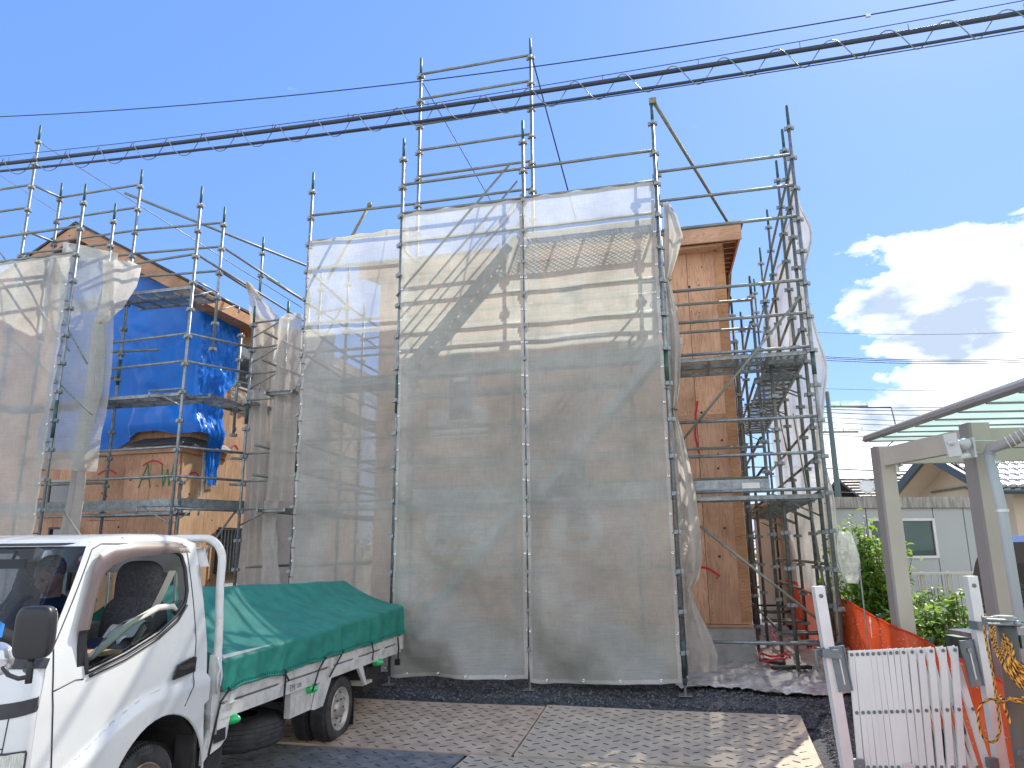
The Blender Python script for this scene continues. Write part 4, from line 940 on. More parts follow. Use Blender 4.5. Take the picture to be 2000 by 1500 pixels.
# roof, front and back as one swept skin
prof = [(1.06, .22), (1.14, .45), (1.16, .80), (1.14, 1.05), (1.08, 1.24), (1.03, 1.335)]
roofp = [(.67, 1.905), (.60, 1.945), (.45, 1.972), (.2, 1.99), (-.1, 1.995), (-.32, 1.985), (-.405, 1.945), (-.425, 1.8), (-.43, 1.76)]
def sweep(prof, n=34, crown=.02, rnd=.13, t=0):
    mb = MB()
    def fn(s, q):
        x = q*(len(prof)-1); i = min(len(prof)-2, int(x)); k = x-i
        a = prof[i][0]*(1-k)+prof[i+1][0]*k; h = prof[i][1]*(1-k)+prof[i+1][1]*k
        b0 = inset(min(h, 1.93)) + t; b1 = TW - b0; b = b0 + (b1-b0)*s
        e = min(abs(b-b0), abs(b-b1)); r = max(0, 1 - e/rnd); cut = rnd*(1-math.sqrt(max(0, 1-r*r)))
        return a, b, h, cut
    def pos(s, q):
        a, b, h, cut = fn(s, q)
        if h > 1.94: return TP(a, b, h - cut*.42)
        return TP(a - cut*.75, b, h)
    def warp(s):  # more rows near the two edges
        return .5 - .5*math.cos(math.pi*s)
    mb.grid(lambda s, q: pos(warp(s), q), n, (len(prof)-1)*3); return mb
part('front_panel', sweep(prof), M['white'], cab, smooth=True)
part('roof', sweep(roofp), M['white'], cab, smooth=True)
mb = MB(); 
def bk(s, q): h = 1.78 - 1.15*q; b0 = inset(h)-.01; return TP(-.43, b0 + (TW-2*b0)*s, h)
for (s0, s1, q0, q1) in ((0,1,.36,1), (0,.14,0,.36), (.86,1,0,.36), (.14,.86,0,.05)):
    mb.grid(lambda s, q: bk(s0+(s1-s0)*s, q0+(q1-q0)*q), 6, 6)
part('back_panel', mb, M['white_dirty'], cab)
mb = MB(); mb.grid(lambda s, q: bk(.14+.72*s, .05+.31*q), 4, 3)
g_m = mat('clear_glass', (.85,.92,.90), .02, trans=1.0); g_m.node_tree.nodes['Principled BSDF'].inputs['IOR'].default_value = 1.08
def thin_glass(name, tint, refl):
    m = bpy.data.materials.new(name); m.use_nodes = True; t = m.node_tree; t.nodes.clear(); L = t.links.new
    out = t.nodes.new('ShaderNodeOutputMaterial'); tr = t.nodes.new('ShaderNodeBsdfTransparent'); tr.inputs[0].default_value = (*tint, 1)
    gl = t.nodes.new('ShaderNodeBsdfGlossy'); gl.inputs['Roughness'].default_value = .03; fr = t.nodes.new('ShaderNodeFresnel'); fr.inputs[0].default_value = 1.5
    mx = t.nodes.new('ShaderNodeMixShader'); f = math_n(t, 'MULTIPLY', fr.outputs[0], refl, clamp=True)
    L(f, mx.inputs[0]); L(tr.outputs[0], mx.inputs[1]); L(gl.outputs[0], mx.inputs[2]); L(mx.outputs[0], out.inputs[0]); return m
M['glass'] = thin_glass('vehicle_glass', (.62,.72,.70), .8)
M['windscreen'] = thin_glass('windscreen_glass', (.40,.50,.64), .03)
M['visor'] = mat('smoked_acrylic', (.13,.095,.09), .25, alpha=.86, coat=.2)
part('rear_window', mb, M['glass'], cab)
# windscreen
def ws(s, q):
    a = 1.03 + (.66-1.03)*q; h = 1.325 + (1.915-1.325)*q; b0 = inset(h)-.05; b1 = TW-b0; b = b0+(b1-b0)*(.5-.5*math.cos(math.pi*s))
    e = min(abs(b-b0), abs(b-b1)); r = max(0, 1-e/.16); return TP(a - .10*(1-math.sqrt(1-r*r)) - .01, b, h)
mb = MB(); mb.grid(ws, 26, 10); part('windscreen', mb, M['windscreen'], cab, smooth=True)
mb = MB(); mb.tube([ws(0, q/10) for q in range(11)], .013, 6); mb.tube([ws(s/26, 1) for s in range(27)], .013, 6); mb.tube([ws(s/26, 0) for s in range(27)], .018, 6); part('windscreen_seal', mb, M['black'], cab, smooth=True)
# A pillar skin closing the gap between windscreen and side
for sd in (0, 1):
    mb = MB()
    def pil(s, q):
        h = 1.325 + (1.915-1.325)*q; p = ws(sd, q); a = (.965 + (.662-.965)*max(0, (h-1.42)/(1.915-1.42)) if h > 1.42 else 1.0-.035*(h-1.33)/.09)
        bb = inset(h) if sd == 0 else TW - inset(h)
        return p.lerp(TP(a, bb, h), s)
    mb.grid(pil, 5, 12); part('windscreen_pillar', mb, M['white'], cab, smooth=True)
def poly_tube(pts, r, m, name, parent, off=.006, side=1, close=False):
    P = [TP(a, (inset(h)+bulge(a, h)+off) if side > 0 else TW-inset(h)-off, h) for a, h in pts]
    # densify so that the strip follows the skin
    Q = []
    rngp = list(zip(pts, pts[1:])) + ([(pts[-1], pts[0])] if close else [])
    for (a0, h0), (a1, h1) in rngp:
        n = max(1, int(math.hypot(a1-a0, h1-h0)/.03))
        for k in range(n):
            a, h = a0+(a1-a0)*k/n, h0+(h1-h0)*k/n; Q.append(TP(a, inset(h)+bulge(a, h)+off, h))
    a, h = (pts[0] if close else pts[-1]); Q.append(TP(a, inset(h)+bulge(a, h)+off, h))
    mb = MB(); mb.tube(Q, r, 6); return part(name, mb, m, parent, smooth=True)
# door: seams, handle, rubber, glass
door = part('door', side_shell(door_o, [win], 1, bulge), M['white'], tk, smooth=True)
poly_tube([(.955, 1.36), (.957, 1.12), (.925, .74), (.90, .50), (.86, .36), (.575, .36)], .0045, M['black'], 'door_seam', door, .0)
poly_tube([(.955, 1.36), (.63, 1.885), (.55, 1.92), (-.24, 1.925), (-.285, 1.88), (-.30, 1.25), (-.262, 1.02), (-.14, .85)], .004, M['black'], 'door_seam', door, .0)
poly_tube([(.955, 1.13), (.80, 1.165), (.74, 1.16)], .004, M['black'], 'door_seam', door, .0)
poly_tube(win, .013, M['black'], 'window_rubber', door, .002, close=True)
poly_tube([(.70, 1.17), (.41, 1.225), (.10, 1.315), (-.10, 1.405), (-.21, 1.50)], .010, M['black'], 'sill_trim', door, .006)
mb = MB(); mb.prism([(.79, 1.16), (.725, 1.17), (.742, 1.46), (.79, 1.44)], FD, Z3, TP(0, inset(1.3)-.004, 0), SD*.014); part('mirror_pillar_trim', mb, M['black'], door)
mb = MB(); mb.prism([(-.02, 1.035), (-.245, 1.055), (-.25, 1.150), (-.21, 1.158), (-.06, 1.125)], FD, Z3, TP(0, .002, 0), SD*.014); part('handle', mb, M['black'], door)
mb = MB(); tbox(mb, -.235, -.055, .014, .024, 1.088, 1.118); part('handle_grip', mb, M['black_rough'], door)
poly_tube([(p[0], p[1]-.004) for p in crease[1:]], .009, mat('crease_grey', (.42,.42,.42), .4), 'crease_shade', door, -.006)  # grey tube paints the shade line of the body crease
poly_tube([(AC + AR*math.cos(q), AH + AR*math.sin(q)) for q in [math.pi*(.02 + 1.0*i/22) for i in range(23)]], .009, M['white'], 'arch_lip', door, -.01)
# half lowered glass with its rounded top corner
gl = [(.722, 1.20), (.41, 1.26), (.10, 1.35), (-.10, 1.44), (-.20, 1.52), (-.10, 1.53), (.18, 1.475), (.38, 1.44), (.50, 1.395), (.60, 1.32)]
mb = MB(); P = [TP(a, inset(h)-.022, h) for a, h in gl]; c = TP(.25, inset(1.38)-.022, 1.38)
mb.add(P + [c], [(i, (i+1) % len(P), len(P)) for i in range(len(P))]); part('side_glass', mb, M['glass'], door)
mb = MB(); mb.tube([TP(a, inset(h)-.022, h) for a, h in [gl[4], (-.19, 1.535)] + gl[5:] + [gl[0]]], .003, 5); part('glass_edge', mb, M['sash_dark'], door)
# smoked visor
vis_o = [(.815, 1.43), (.745, 1.60), (.66, 1.79), (.60, 1.86), (.50, 1.905), (.30, 1.925), (-.14, 1.935), (-.25, 1.91), (-.288, 1.862)]
vis_i = [(.735, 1.43), (.69, 1.56), (.635, 1.68), (.585, 1.745), (.50, 1.795), (.33, 1.835), (-.12, 1.862), (-.16, 1.862), (-.17, 1.86)]
mb = MB()
def vi(s, q):
    x = s*(len(vis_o)-1); i = min(len(vis_o)-2, int(x)); k = x-i
    o = Vector(vis_o[i]).lerp(Vector(vis_o[i+1]), k); n = Vector(vis_i[i]).lerp(Vector(vis_i[i+1]), k); p = o.lerp(n, q)
    return TP(p.x, inset(p.y) + .012 + .035*math.sin(math.pi*(.15+.55*q)), p.y)
mb.grid(vi, 60, 6); part('window_visor', mb, M['visor'], door, 'brown smoked rain visor', smooth=True)
def text_mb(s, size, org, ex, ey, ext=.0015):
    cu = bpy.data.curves.new('t', 'FONT'); cu.body = s; cu.size = size; cu.extrude = 0; ob = bpy.data.objects.new('t', cu); C.objects.link(ob)
    dg = bpy.context.evaluated_depsgraph_get(); me = bpy.data.meshes.new_from_object(ob.evaluated_get(dg)); mb = MB()
    mb.add([Vector(org) + ex*v.co.x + ey*v.co.y for v in me.vertices], [tuple(p.vertices) for p in me.polygons])
    bpy.data.objects.remove(ob); bpy.data.curves.remove(cu); bpy.data.meshes.remove(me); return mb
M['print_white'] = mat('white_print', (.8,.8,.8), .5)
part('lettering', text_mb('TOYOTA', .024, TP(-.13, inset(1.885)+.052, 1.878), -FD, Z3), M['print_white'], door)
# drip marks on the roof edge: small gutter clips
for a in (.33, .25, -.11, -.17):
    mb = MB(); mb.ball(TP(a, inset(1.93)-.03, 1.958), .012, .012, .006, 8, 4); part('roof_clip', mb, M['black'], cab)
# dark band, front seams, headlamp, mirror, round mirror
def front_pt(b, h, o=.004):
    for (a0, h0), (a1, h1) in zip(prof, prof[1:]):
        if h0 <= h <= h1: a = a0+(a1-a0)*(h-h0)/(h1-h0); break
    else: a = prof[-1][0]
    b0 = inset(h); e = min(abs(b-b0), abs(b-(TW-b0))); r = max(0, 1-e/.13); return TP(a - .13*.75*(1-math.sqrt(max(0, 1-r*r))) + o, b + (o if e < .06 else 0), h)
mb = MB(); mb.grid(lambda s, q: front_pt(-.003 - 1.684*(.5-.5*math.cos(math.pi*s)), 1.135 - .075*q - .07*math.sin(math.pi*s), .004), 40, 4); part('grille_band', mb, M['black'], tk, smooth=True)
mb = MB(); mb.tube([front_pt(-.10, h, .001) for h in [.85+.02*i for i in range(11)]], .003, 5); mb.tube([front_pt(-.10-.02*i, .885, .001) for i in range(20)], .003, 5); part('front_seam', mb, M['black'], cab)
mb = MB(); mb.grid(lambda s, q: front_pt(-.012 - .46*s, .865 - .03*s - .17*q, .010), 20, 8)
M['lamp'] = mat('headlamp_lens', (.62,.64,.58), .12, coat=1.0, col2=(.35,.38,.34), vscale=30, stretch=(6,6,.3)); hl = part('headlight', mb, M['lamp'], tk, smooth=True)
mb = MB(); mb.grid(lambda s, q: front_pt(-.07 - .12*s, .80 - .09*q, .014), 8, 4); part('indicator', mb, mat('amber_lens', (.85,.22,.03), .15, coat=1.0), hl, smooth=True)
mb = MB(); mb.tube([front_pt(-.012, .69, .01), front_pt(-.012, .86, .01)] + [front_pt(-.012-.46*k/8, .866-.03*k/8, .01) for k in range(9)], .006, 6); part('lamp_bezel', mb, M['sash_dark'], hl)
mr = MB()
mir_c = TP(1.39, .235, 1.485)
mdir = (FD*.9 + SD*.35).normalized(); mside = Vector((-mdir.y, mdir.x, 0)); mside = -mside if mside.dot(SD) < 0 else mside
# rounded housing
def rbox(c, ax, ay, az, hx, hy, hz, p=4.5, n=28, m=16):
    mb = MB()
    def sgn(v, e): return math.copysign(abs(v)**e, v)
    for j in range(m+1):
        t = -math.pi/2 + math.pi*j/m
        for i in range(n):
            q = 2*math.pi*i/n; e = 2/p
            mb.v.append(c + ax*hx*sgn(math.cos(t), e)*sgn(math.cos(q), e) + ay*hy*sgn(math.cos(t), e)*sgn(math.sin(q), e) + az*hz*sgn(math.sin(t), e))
    for j in range(m):
        for i in range(n): i2 = (i+1) % n; mb.f.append((j*n+i, j*n+i2, (j+1)*n+i2, (j+1)*n+i))
    return mb
mirror = part('side_mirror', rbox(mir_c, mdir, mside, Z3, .05, .085, .125), M['black'], tk, smooth=True)
mb = rbox(mir_c - mdir*.045, mdir, mside, Z3, .008, .080, .118); part('mirror_glass', mb, M['chrome'], mirror, smooth=True)
mb = MB(); mb.tube([mir_c - Z3*.10, mir_c - Z3*.235], .016, 8); mb.tube([mir_c - Z3*.205, mir_c - Z3*.215 - SD*.06, mir_c - Z3*.20 - SD*.12, mir_c - Z3*.16 - SD*.165, mir_c - Z3*.08 - SD*.185], .011, 8)
mb.tube([mir_c - Z3*.19, TP(1.16, -.02, 1.27)], .010, 8); part('mirror_arm', mb, M['black'], mirror, smooth=True)
mb = MB(); c = mir_c - Z3*.13 - SD*.20 + FD*.02; mb.lathe(c - mdir*.03, -mdir, [(-.05, .0), (-.04, .05), (-.01, .078), (.0, .082), (.004, .074), (.006, .0)], 24); part('round_mirror', mb, mat('round_mirror_shell', (.62,.64,.66), .15, .6), mirror, smooth=True)
# chassis, guard frame, bed
mb = MB(); tbox(mb, .9, -4.2, -.62, -.52, .50, .66); tbox(mb, .9, -4.2, -1.17, -1.07, .50, .66); tbox(mb, -.50, -.74, -.55, -.06, .30, .52); tbox(mb, -2.6, -3.0, -1.4, -.3, .30, .40)
part('chassis', mb, M['black_rough'], tk)
mb = MB(); mb.grid(lambda s, q: TP(AC + (AR+.0)*math.cos(math.pi*(1.12-1.2*s)), -.02 - .50*q, AH + AR*math.sin(math.pi*(1.12-1.2*s))), 24, 2); part('wheel_housing', mb, M['black_rough'], tk)
mb = MB(); tbox(mb, .98, -.42, -.5, -1.2, .62, .80); tbox(mb, 1.0, .45, -.04, -1.65, .25, .50); part('cab_floor', mb, M['black_rough'], tk)
mb = MB(); tbox(mb, -.34, -.375, -.015, -.16, .40, .76); part('mud_flap', mb, M['black_rough'], tk)
def wheel(a, b, h, r, w, m, parent, name='wheel', dual=False):
    mb = MB(); c = TP(a, b, h); ax = -SD
    mb.lathe(c, ax, [(.012, r*.60), (.0, r*.66), (-.006, r*.80), (.004, r*.93), (.020, r*.985), (.045, r), (w-.045, r), (w-.02, r*.985), (w, r*.9), (w, r*.6)], 48)
    o = part(name, mb, M['rubber'], parent, smooth=True)
    tr = MB()
    for k in range(4):
        d = .045 + (w-.09)*(k+.5)/4; tr.lathe(c, ax, [(d-.004, r+.0005), (d, r+.0025), (d+.004, r+.0005)], 48)
    part('tread_groove', tr, M['black'], o)
    tb = MB()
    for k in range(88):
        q = 2*math.pi*k/88; d = FD*math.cos(q)+Z3*math.sin(q); n = FD*-math.sin(q)+Z3*math.cos(q)
        tb.box(c + d*(r*.972) - SD*.010, d*.010, n*.0022, SD*.006)
    s_ = part('tread_block', tb, M['black'], o); s_['kind'] = 'stuff'
    rm = MB(); rm.lathe(c, ax, [(.008, r*.645), (-.004, r*.635), (.002, r*.60), (.030, r*.57), (.036, r*.50), (.022, r*.44), (.028, r*.36), (.034, r*.24), (.012, r*.20), (.0, r*.16), (-.004, .0)], 40)
    ro = part('rim', rm, m, o, smooth=True)
    for k in range(6):
        nb = MB(); q = k*math.pi/3; d = FD*math.cos(q)+Z3*math.sin(q); nb.lathe(c + d*r*.29 - SD*.022, SD, [(0, .011), (.018, .011), (.018, 0)], 6); part('wheel_nut', nb, M['steel_dark'], ro)
    for k in range(8):
        hb = MB(); q = k*math.pi/4+.3; d = FD*math.cos(q)+Z3*math.sin(q); n = FD*-math.sin(q)+Z3*math.cos(q); hb.box(c + d*r*.475 - SD*.0265, d*.008, n*.016, SD*.004); part('rim_slot', hb, M['sash_dark'], ro)
    return o
wf = wheel(.07, -.075, .335, .33, .19, M['rim_rust'], tk)
part('tyre_lettering', text_mb('ENASAVE', .032, TP(.07, -.066, .335) + Z3*.265 + FD*.08, -FD, Z3), mat('tyre_print', (.12,.12,.12), .7), wf)
wheel(.07, TW+.265, .335, .33, .19, M['rim'], tk); wheel(-2.80, -.055, .32, .318, .19, M['rim'], tk); wheel(-2.80, -.27, .32, .318, .17, M['rim'], tk); wheel(-2.80, TW+.25, .32, .318, .19, M['rim'], tk)
# spare wheel slung under the bed
mb = MB(); mb.lathe(TP(-1.70, -.56, .22), Z3, [(0, .2), (0, .34), (.02, .41), (.05, .44), (.20, .44), (.23, .41), (.25, .34), (.25, .2)], 48); sp_w = part('spare_tyre', mb, M['rubber'], tk, smooth=True)
mb = MB()
for k in range(5): mb.lathe(TP(-1.70, -.56, .270+.038*k), Z3, [(-.004, .4405), (0, .4430), (.004, .4405)], 48)
part('tread_groove', mb, M['black'], sp_w)
# guard frame behind the cab
mb = MB()
def gp(b, h, a=-.56): return TP(a, b, h)
pts = [gp(-.02, .58), gp(-.02, .9), gp(-.03, 1.3), gp(-.05, 1.6)] + [gp(-.05-.17+.17*math.cos(q), 1.80+.17*math.sin(q)) for q in [i*math.pi/2/8 for i in range(9)]] + [gp(TW+.22-.17*math.sin(q), 1.80+.17*math.cos(q)) for q in [i*math.pi/2/8 for i in range(9)]] + [gp(TW+.05, 1.6), gp(TW+.03, 1.3), gp(TW+.02, .8)]
mb.tube(pts, .030, 12); part('guard_frame', mb, M['white_dirty'], tk, smooth=True)
mb = MB(); tbox(mb, -.595, -.625, -.03, TW+.03, .74, 1.13)
for k in range(7): mb.tube([gp(-.25-.2*k, 1.12, -.60), gp(-.25-.2*k, 1.92, -.57)], .010, 6)
part('headboard', mb, M['white_dirty'], tk)
B1 = -4.36; 
mb = MB(); tbox(mb, -.60, B1, -.03, TW+.03, .66, .735); part('bed_floor', mb, M['white_dirty'], tk)
def side_gate(bo, sg):
    mb = MB(); pr = [(0, .775), (.012, .785), (.012, .855), (-.004, .862), (-.004, .925), (.008, .932), (.008, .985), (-.006, .992), (-.006, 1.08), (.01, 1.085), (.01, 1.11), (-.03, 1.11), (-.03, .775)]
    P0_ = [TP(-.615, bo + sg*x, h) for x, h in pr]; P1_ = [TP(B1, bo + sg*x, h) for x, h in pr]; n = len(pr)
    mb.add(P0_+P1_, [(i, (i+1) % n, n+(i+1) % n, n+i) for i in range(n)] + [tuple(range(n))[::-1], tuple(range(n, 2*n))]); return part('side_gate', mb, M['white_dirty'], tk)
sg = side_gate(-.02, 1); side_gate(TW+.02, -1)
mb = MB(); tbox(mb, -.60, B1, -.035, -.005, .665, .765); part('bed_rail', mb, M['white_dirty'], tk)
mb = MB(); tbox(mb, B1, B1-.03, -.02, TW+.02, .78, 1.10); part('tail_gate', mb, M['white_dirty'], tk)
mb = MB(); tbox(mb, B1-.03, B1-.05, -.04, -.10, .62, .98); tbox(mb, B1+.02, B1-.03, -.02, .02, .70, 1.02); part('corner_post', mb, M['white_dirty'], tk)
for a in (-.73, -1.50, -2.42, -3.02, -3.75, -4.25):
    mb = MB(); tbox(mb, a-.03, a+.03, -.012, .014, .765, .86); tbox(mb, a-.045, a+.045, -.02, .004, .725, .775); mb.tube([TP(a-.04, .008, .765), TP(a+.04, .008, .765)], .012, 8); part('hinge', mb, M['white_dirty'], sg)
mb = MB(); tbox(mb, -.50, -.545, -.05, -.005, .50, 1.13); tbox(mb, -.50, -.615, -.05, .0, .60, .72); part('front_stake', mb, M['white_dirty'], tk)
mb = MB(); mb.tube([TP(-.50, .01, 1.12), TP(-.52, .03, 1.04), TP(-.50, .025, .98), TP(-.52, .02, .86)], .010, 8); mb.tube([TP(-.54, .012, 1.10), TP(-.55, .028, .98), TP(-.545, .02, .90)], .008, 8); part('latch', mb, M['white'], tk, smooth=True)
# triangular front bracket and lamp box under the bed
mb = MB(); mb.prism([(-.52, .66), (-.76, .665), (-.73, .52), (-.66, .475), (-.50, .445), (-.44, .40), (-.44, .50)], FD, Z3, TP(0, -.03, 0), SD*.02); part('step_bracket', mb, M['white_dirty'], tk)
mb = MB(); tbox(mb, -.56, -.70, -.006, -.002, .515, .60); part('bracket_opening', mb, M['black'], tk)
mb = MB(); tbox(mb, -.47, -.74, -.10, -.045, .26, .49); part('side_skirt', mb, M['black_rough'], tk)
# rear mudguards
def guard(a0, a1, at0, at1, h0, h1):
    mb = MB(); mb.prism([(at0, h1), (at1, h1), (a1, h0), (a0, h0)], FD, Z3, TP(0, -.035, 0), SD*.03); return part('mudguard', mb, M['white_dirty'], tk)
guard(-2.12, -2.30, -2.22, -2.46, .44, .665); guard(-3.30, -3.35, -3.10, -3.22, .46, .665)
mb = MB(); tbox(mb, -1.74, -2.20, -.10, -.045, .44, .665)
part('mudguard_panel', mb, M['white_dirty'], tk)
mb = MB()
for k in range(4): tbox(mb, -1.80-.10*k, -1.825-.10*k, -.046, -.040, .47, .60)
part('panel_rib', mb, M['cream'], tk)
mb = MB(); tbox(mb, -3.35, -3.62, -.36, -.06, .44, .47); part('mudguard_stay', mb, M['cream'], tk)
mb = MB(); tbox(mb, -3.50, -4.02, -.42, -.12, .36, .64); tbox(mb, -3.54, -3.98, -.115, -.105, .40, .60); part('tool_box', mb, M['black_rough'], tk)
mb = MB(); tbox(mb, -3.13, -3.15, -.30, -.06, .10, .42); part('mud_flap', mb, M['black'], tk)
M['green_lens'] = mat('green_lens', (.02,.55,.16), .25, coat=.6)
for a, h in ((-.80, .635), (-2.06, .635), (-3.66, .645)):
    mb = MB(); mb.lathe(TP(a, -.06, h), SD, [(0, .045), (.03, .045), (.07, .036), (.105, .018), (.115, 0)], 16); mb2 = MB(); tbox(mb2, a+.045, a-.045, -.09, -.058, h-.045, h+.045)
    q = part('marker_lamp', mb, M['green_lens'], tk, smooth=True); part('lamp_base', mb2, M['black'], q)
mb = MB(); mb.tube([TP(-4.18, .02, .86), TP(-4.18, .035, .74), TP(-4.18, .03, .60)], .010, 8); tbox(mb, -4.15, -4.21, .0, .05, .54, .61); part('tail_latch', mb, M['black'], tk)
part('plate_text', text_mb('EM', .075, TP(-1.635, -.0035, .682), -FD, Z3), M['black'], tk); part('plate_text', text_mb('200', .052, TP(-1.77, -.0035, .690), -FD, Z3), M['black'], tk)
# hoses behind the wheel arch
mb = MB(); mb.tube([TP(-.38, -.03, .80), TP(-.41, -.02, .74), TP(-.46, -.03, .76), TP(-.47, -.05, .83)], .012, 8); mb.tube([TP(-.43, -.04, .72), TP(-.45, -.03, .60), TP(-.45, -.04, .52)], .016, 8); part('breather_hose', mb, M['steel_dark'], tk, smooth=True)
# bumper edge and wiper cowl
mb = MB(); mb.grid(lambda s, q: front_pt(-.01-1.67*s, 1.31 - .05*q, .008), 30, 2); part('wiper_cowl', mb, M['black'], cab)
# interior
M['seat'] = mat('grey_seat_cloth', (.10,.10,.105), .9, col2=(.05,.05,.055), vscale=55)
def seat(b, parent):
    mb = rbox(TP(-.15, b, 1.17), FD, SD, Z3, .10, .24, .40, 4); o = part('seat', mb, M['seat'], parent, smooth=True)
    part('seat_cushion', rbox(TP(.10, b, .84), FD, SD, Z3, .27, .25, .08, 4), M['seat'], o, smooth=True)
    part('headrest', rbox(TP(-.17, b, 1.62), FD, SD, Z3, .07, .18, .19, 3.2), M['seat'], o, smooth=True); return o
s1 = seat(-.44, tk); s2 = seat(-1.30, tk)
mb = MB(); mb.grid(lambda s, q: TP(-.10 + .12*s*s, -.13 - .25*s, 1.74 - .62*s) + (FD*-.3+SD)*.045*(q-.5)*1, 14, 1); part('seat_belt', mb, mat('belt_webbing', (.45,.43,.36), .8), s1)
mb = MB(); tbox(mb, .95, .70, -.06, TW+.06, .95, 1.24); mb.ball(TP(.80, -1.2, 1.24), .15, .25, .06, axes=(FD, SD, Z3)); part('dashboard', mb, mat('dashboard_grey', (.10,.115,.12), .7), tk)
mb = MB(); c = TP(.50, -1.25, 1.28); ax = (FD*.55 + Z3*.83).normalized(); e1 = SD; e2 = ax.cross(e1)
mb.tube([c + (e1*math.cos(q)+e2*math.sin(q))*.20 for q in [i*2*math.pi/28 for i in range(29)]], .015, 8)
for q in (0, 2.1, 4.2): mb.tube([c - ax*.05, c + (e1*math.cos(q)+e2*math.sin(q))*.20], .012, 6)
mb.tube([c - ax*.05, c - ax*.45], .025, 8); part('steering_wheel', mb, M['black'], tk, smooth=True)
mb = MB(); tbox(mb, .66, -.36, TW+.05, TW+.07, .9, 1.26); part('door_lining', mb, M['cream'], tk)
mb = MB(); tbox(mb, -.40, -.415, TW+.15, -.15, .85, 1.35); part('rear_lining', mb, M['cream'], tk)
for k in range(6):
    mb = MB(); mb.lathe(TP(-.398, -.35-.2*k, 1.25), FD, [(0, .055), (.006, .05), (.007, 0)], 16); part('lining_recess', mb, M['window_frame'], tk)
# far roof rail and pillars seen through the glass
mb = MB(); mb.tube([TP(.52, TW/2, 1.83), TP(.5, TW/2, 1.88)], .01, 6); mb.box(TP(.52, TW/2-.02, 1.80), SD*.12, Z3*.03, FD*.012); part('inner_mirror', mb, M['black'], tk)
mb = MB(); mb.tube([TP(.62, -.10, 1.26), TP(.30, -.11, 1.42), TP(.05, -.11, 1.50), TP(-.10, -.11, 1.50), TP(-.17, -.11, 1.44)], .022, 8); part('assist_grip', mb, M['cream'], tk, smooth=True)
mb = MB(); tbox(mb, .48, .28, -.62, -.16, 1.245, 1.262); tk_board = single('board', mb, M['lumber_h'], 'small wooden board lying inside the cab behind the side window', 'board')
# things on the seat and dash
mb = rbox(TP(.08, -.42, 1.12), (FD*.9+Z3*.45).normalized(), SD, (Z3*.9-FD*.45).normalized(), .22, .20, .16, 3)
for v in mb.v: v += Vector((1,1,1))*.012*fbm(v, 9)
single('bag', mb, mat('navy_cloth', (.012,.02,.06), .8, var=.3), 'navy cloth bag slumped on the passenger seat of the truck', 'bag', True)
mb = MB(); mb.grid(lambda s, q: TP(-.06+.25*s, -.26-.22*q, 1.40 - .12*s + .02*math.sin(9*s+5*q)), 12, 8); single('paper', mb, M['white_tape'], 'crumpled grey paper on top of the navy bag', 'paper', True)
mb = MB(); mb.lathe(TP(.42, -.32, 1.13), (SD*.8+Z3*.5-FD*.2), [(0, 0), (.0, .075), (.05, .085), (.055, .07), (.06, 0)], 24); mb.lathe(TP(.42, -.32, 1.13), (SD*.8+Z3*.5-FD*.2), [(.061, 0), (.061, .04), (.063, .04), (.063, 0)], 16); single('tape_roll', mb, M['black'], 'black tape reel behind the half open side window', 'tape')
mb = rbox(TP(.60, -.42, 1.16), FD, SD, Z3, .07, .10, .12, 3); single('blue_bag', mb, mat('bright_blue_bag', (.01,.02,.35), .5), 'bright blue bag by the windscreen pillar inside the cab', 'bag', True)
mb = rbox(TP(.56, -.40, 1.32), FD, SD, Z3, .10, .12, .035, 2.6); single('cap', mb, M['black'], 'black cap lying on top of the blue bag in the cab', 'cap', True)
# inspection sticker
mb = MB(); c = ws(.075, .86) + FD*-.012; nrm = (FD*.85+Z3*.5).normalized(); mb.lathe(c, nrm, [(0, 0), (0, .036), (.001, .036), (.001, 0)], 20); st = part('sticker', mb, mat('red_sticker', (.65,.06,.04), .6), tk)
mb = MB(); mb.lathe(c + nrm*.002, nrm, [(0, 0), (0, .022), (.001, .022), (.001, 0)], 20); part('sticker_disc', mb, M['white_tape'], st)
mb = text_mb('6', .030, c + nrm*.005 - SD*(-.008) - Z3*.010, -SD*-1, (Z3*.87-FD*.5)); part('sticker_digit', mb, mat('red_print', (.5,.02,.02), .6), st)
mb = MB(); mb.add([ws(.345, .30), ws(.30, .25), ws(.285, .14), ws(.345, .10)], [(0,1,2,3)]); single('blue_card', mb, M['sky_blue'], 'light blue card on the dashboard behind the windscreen', 'card')
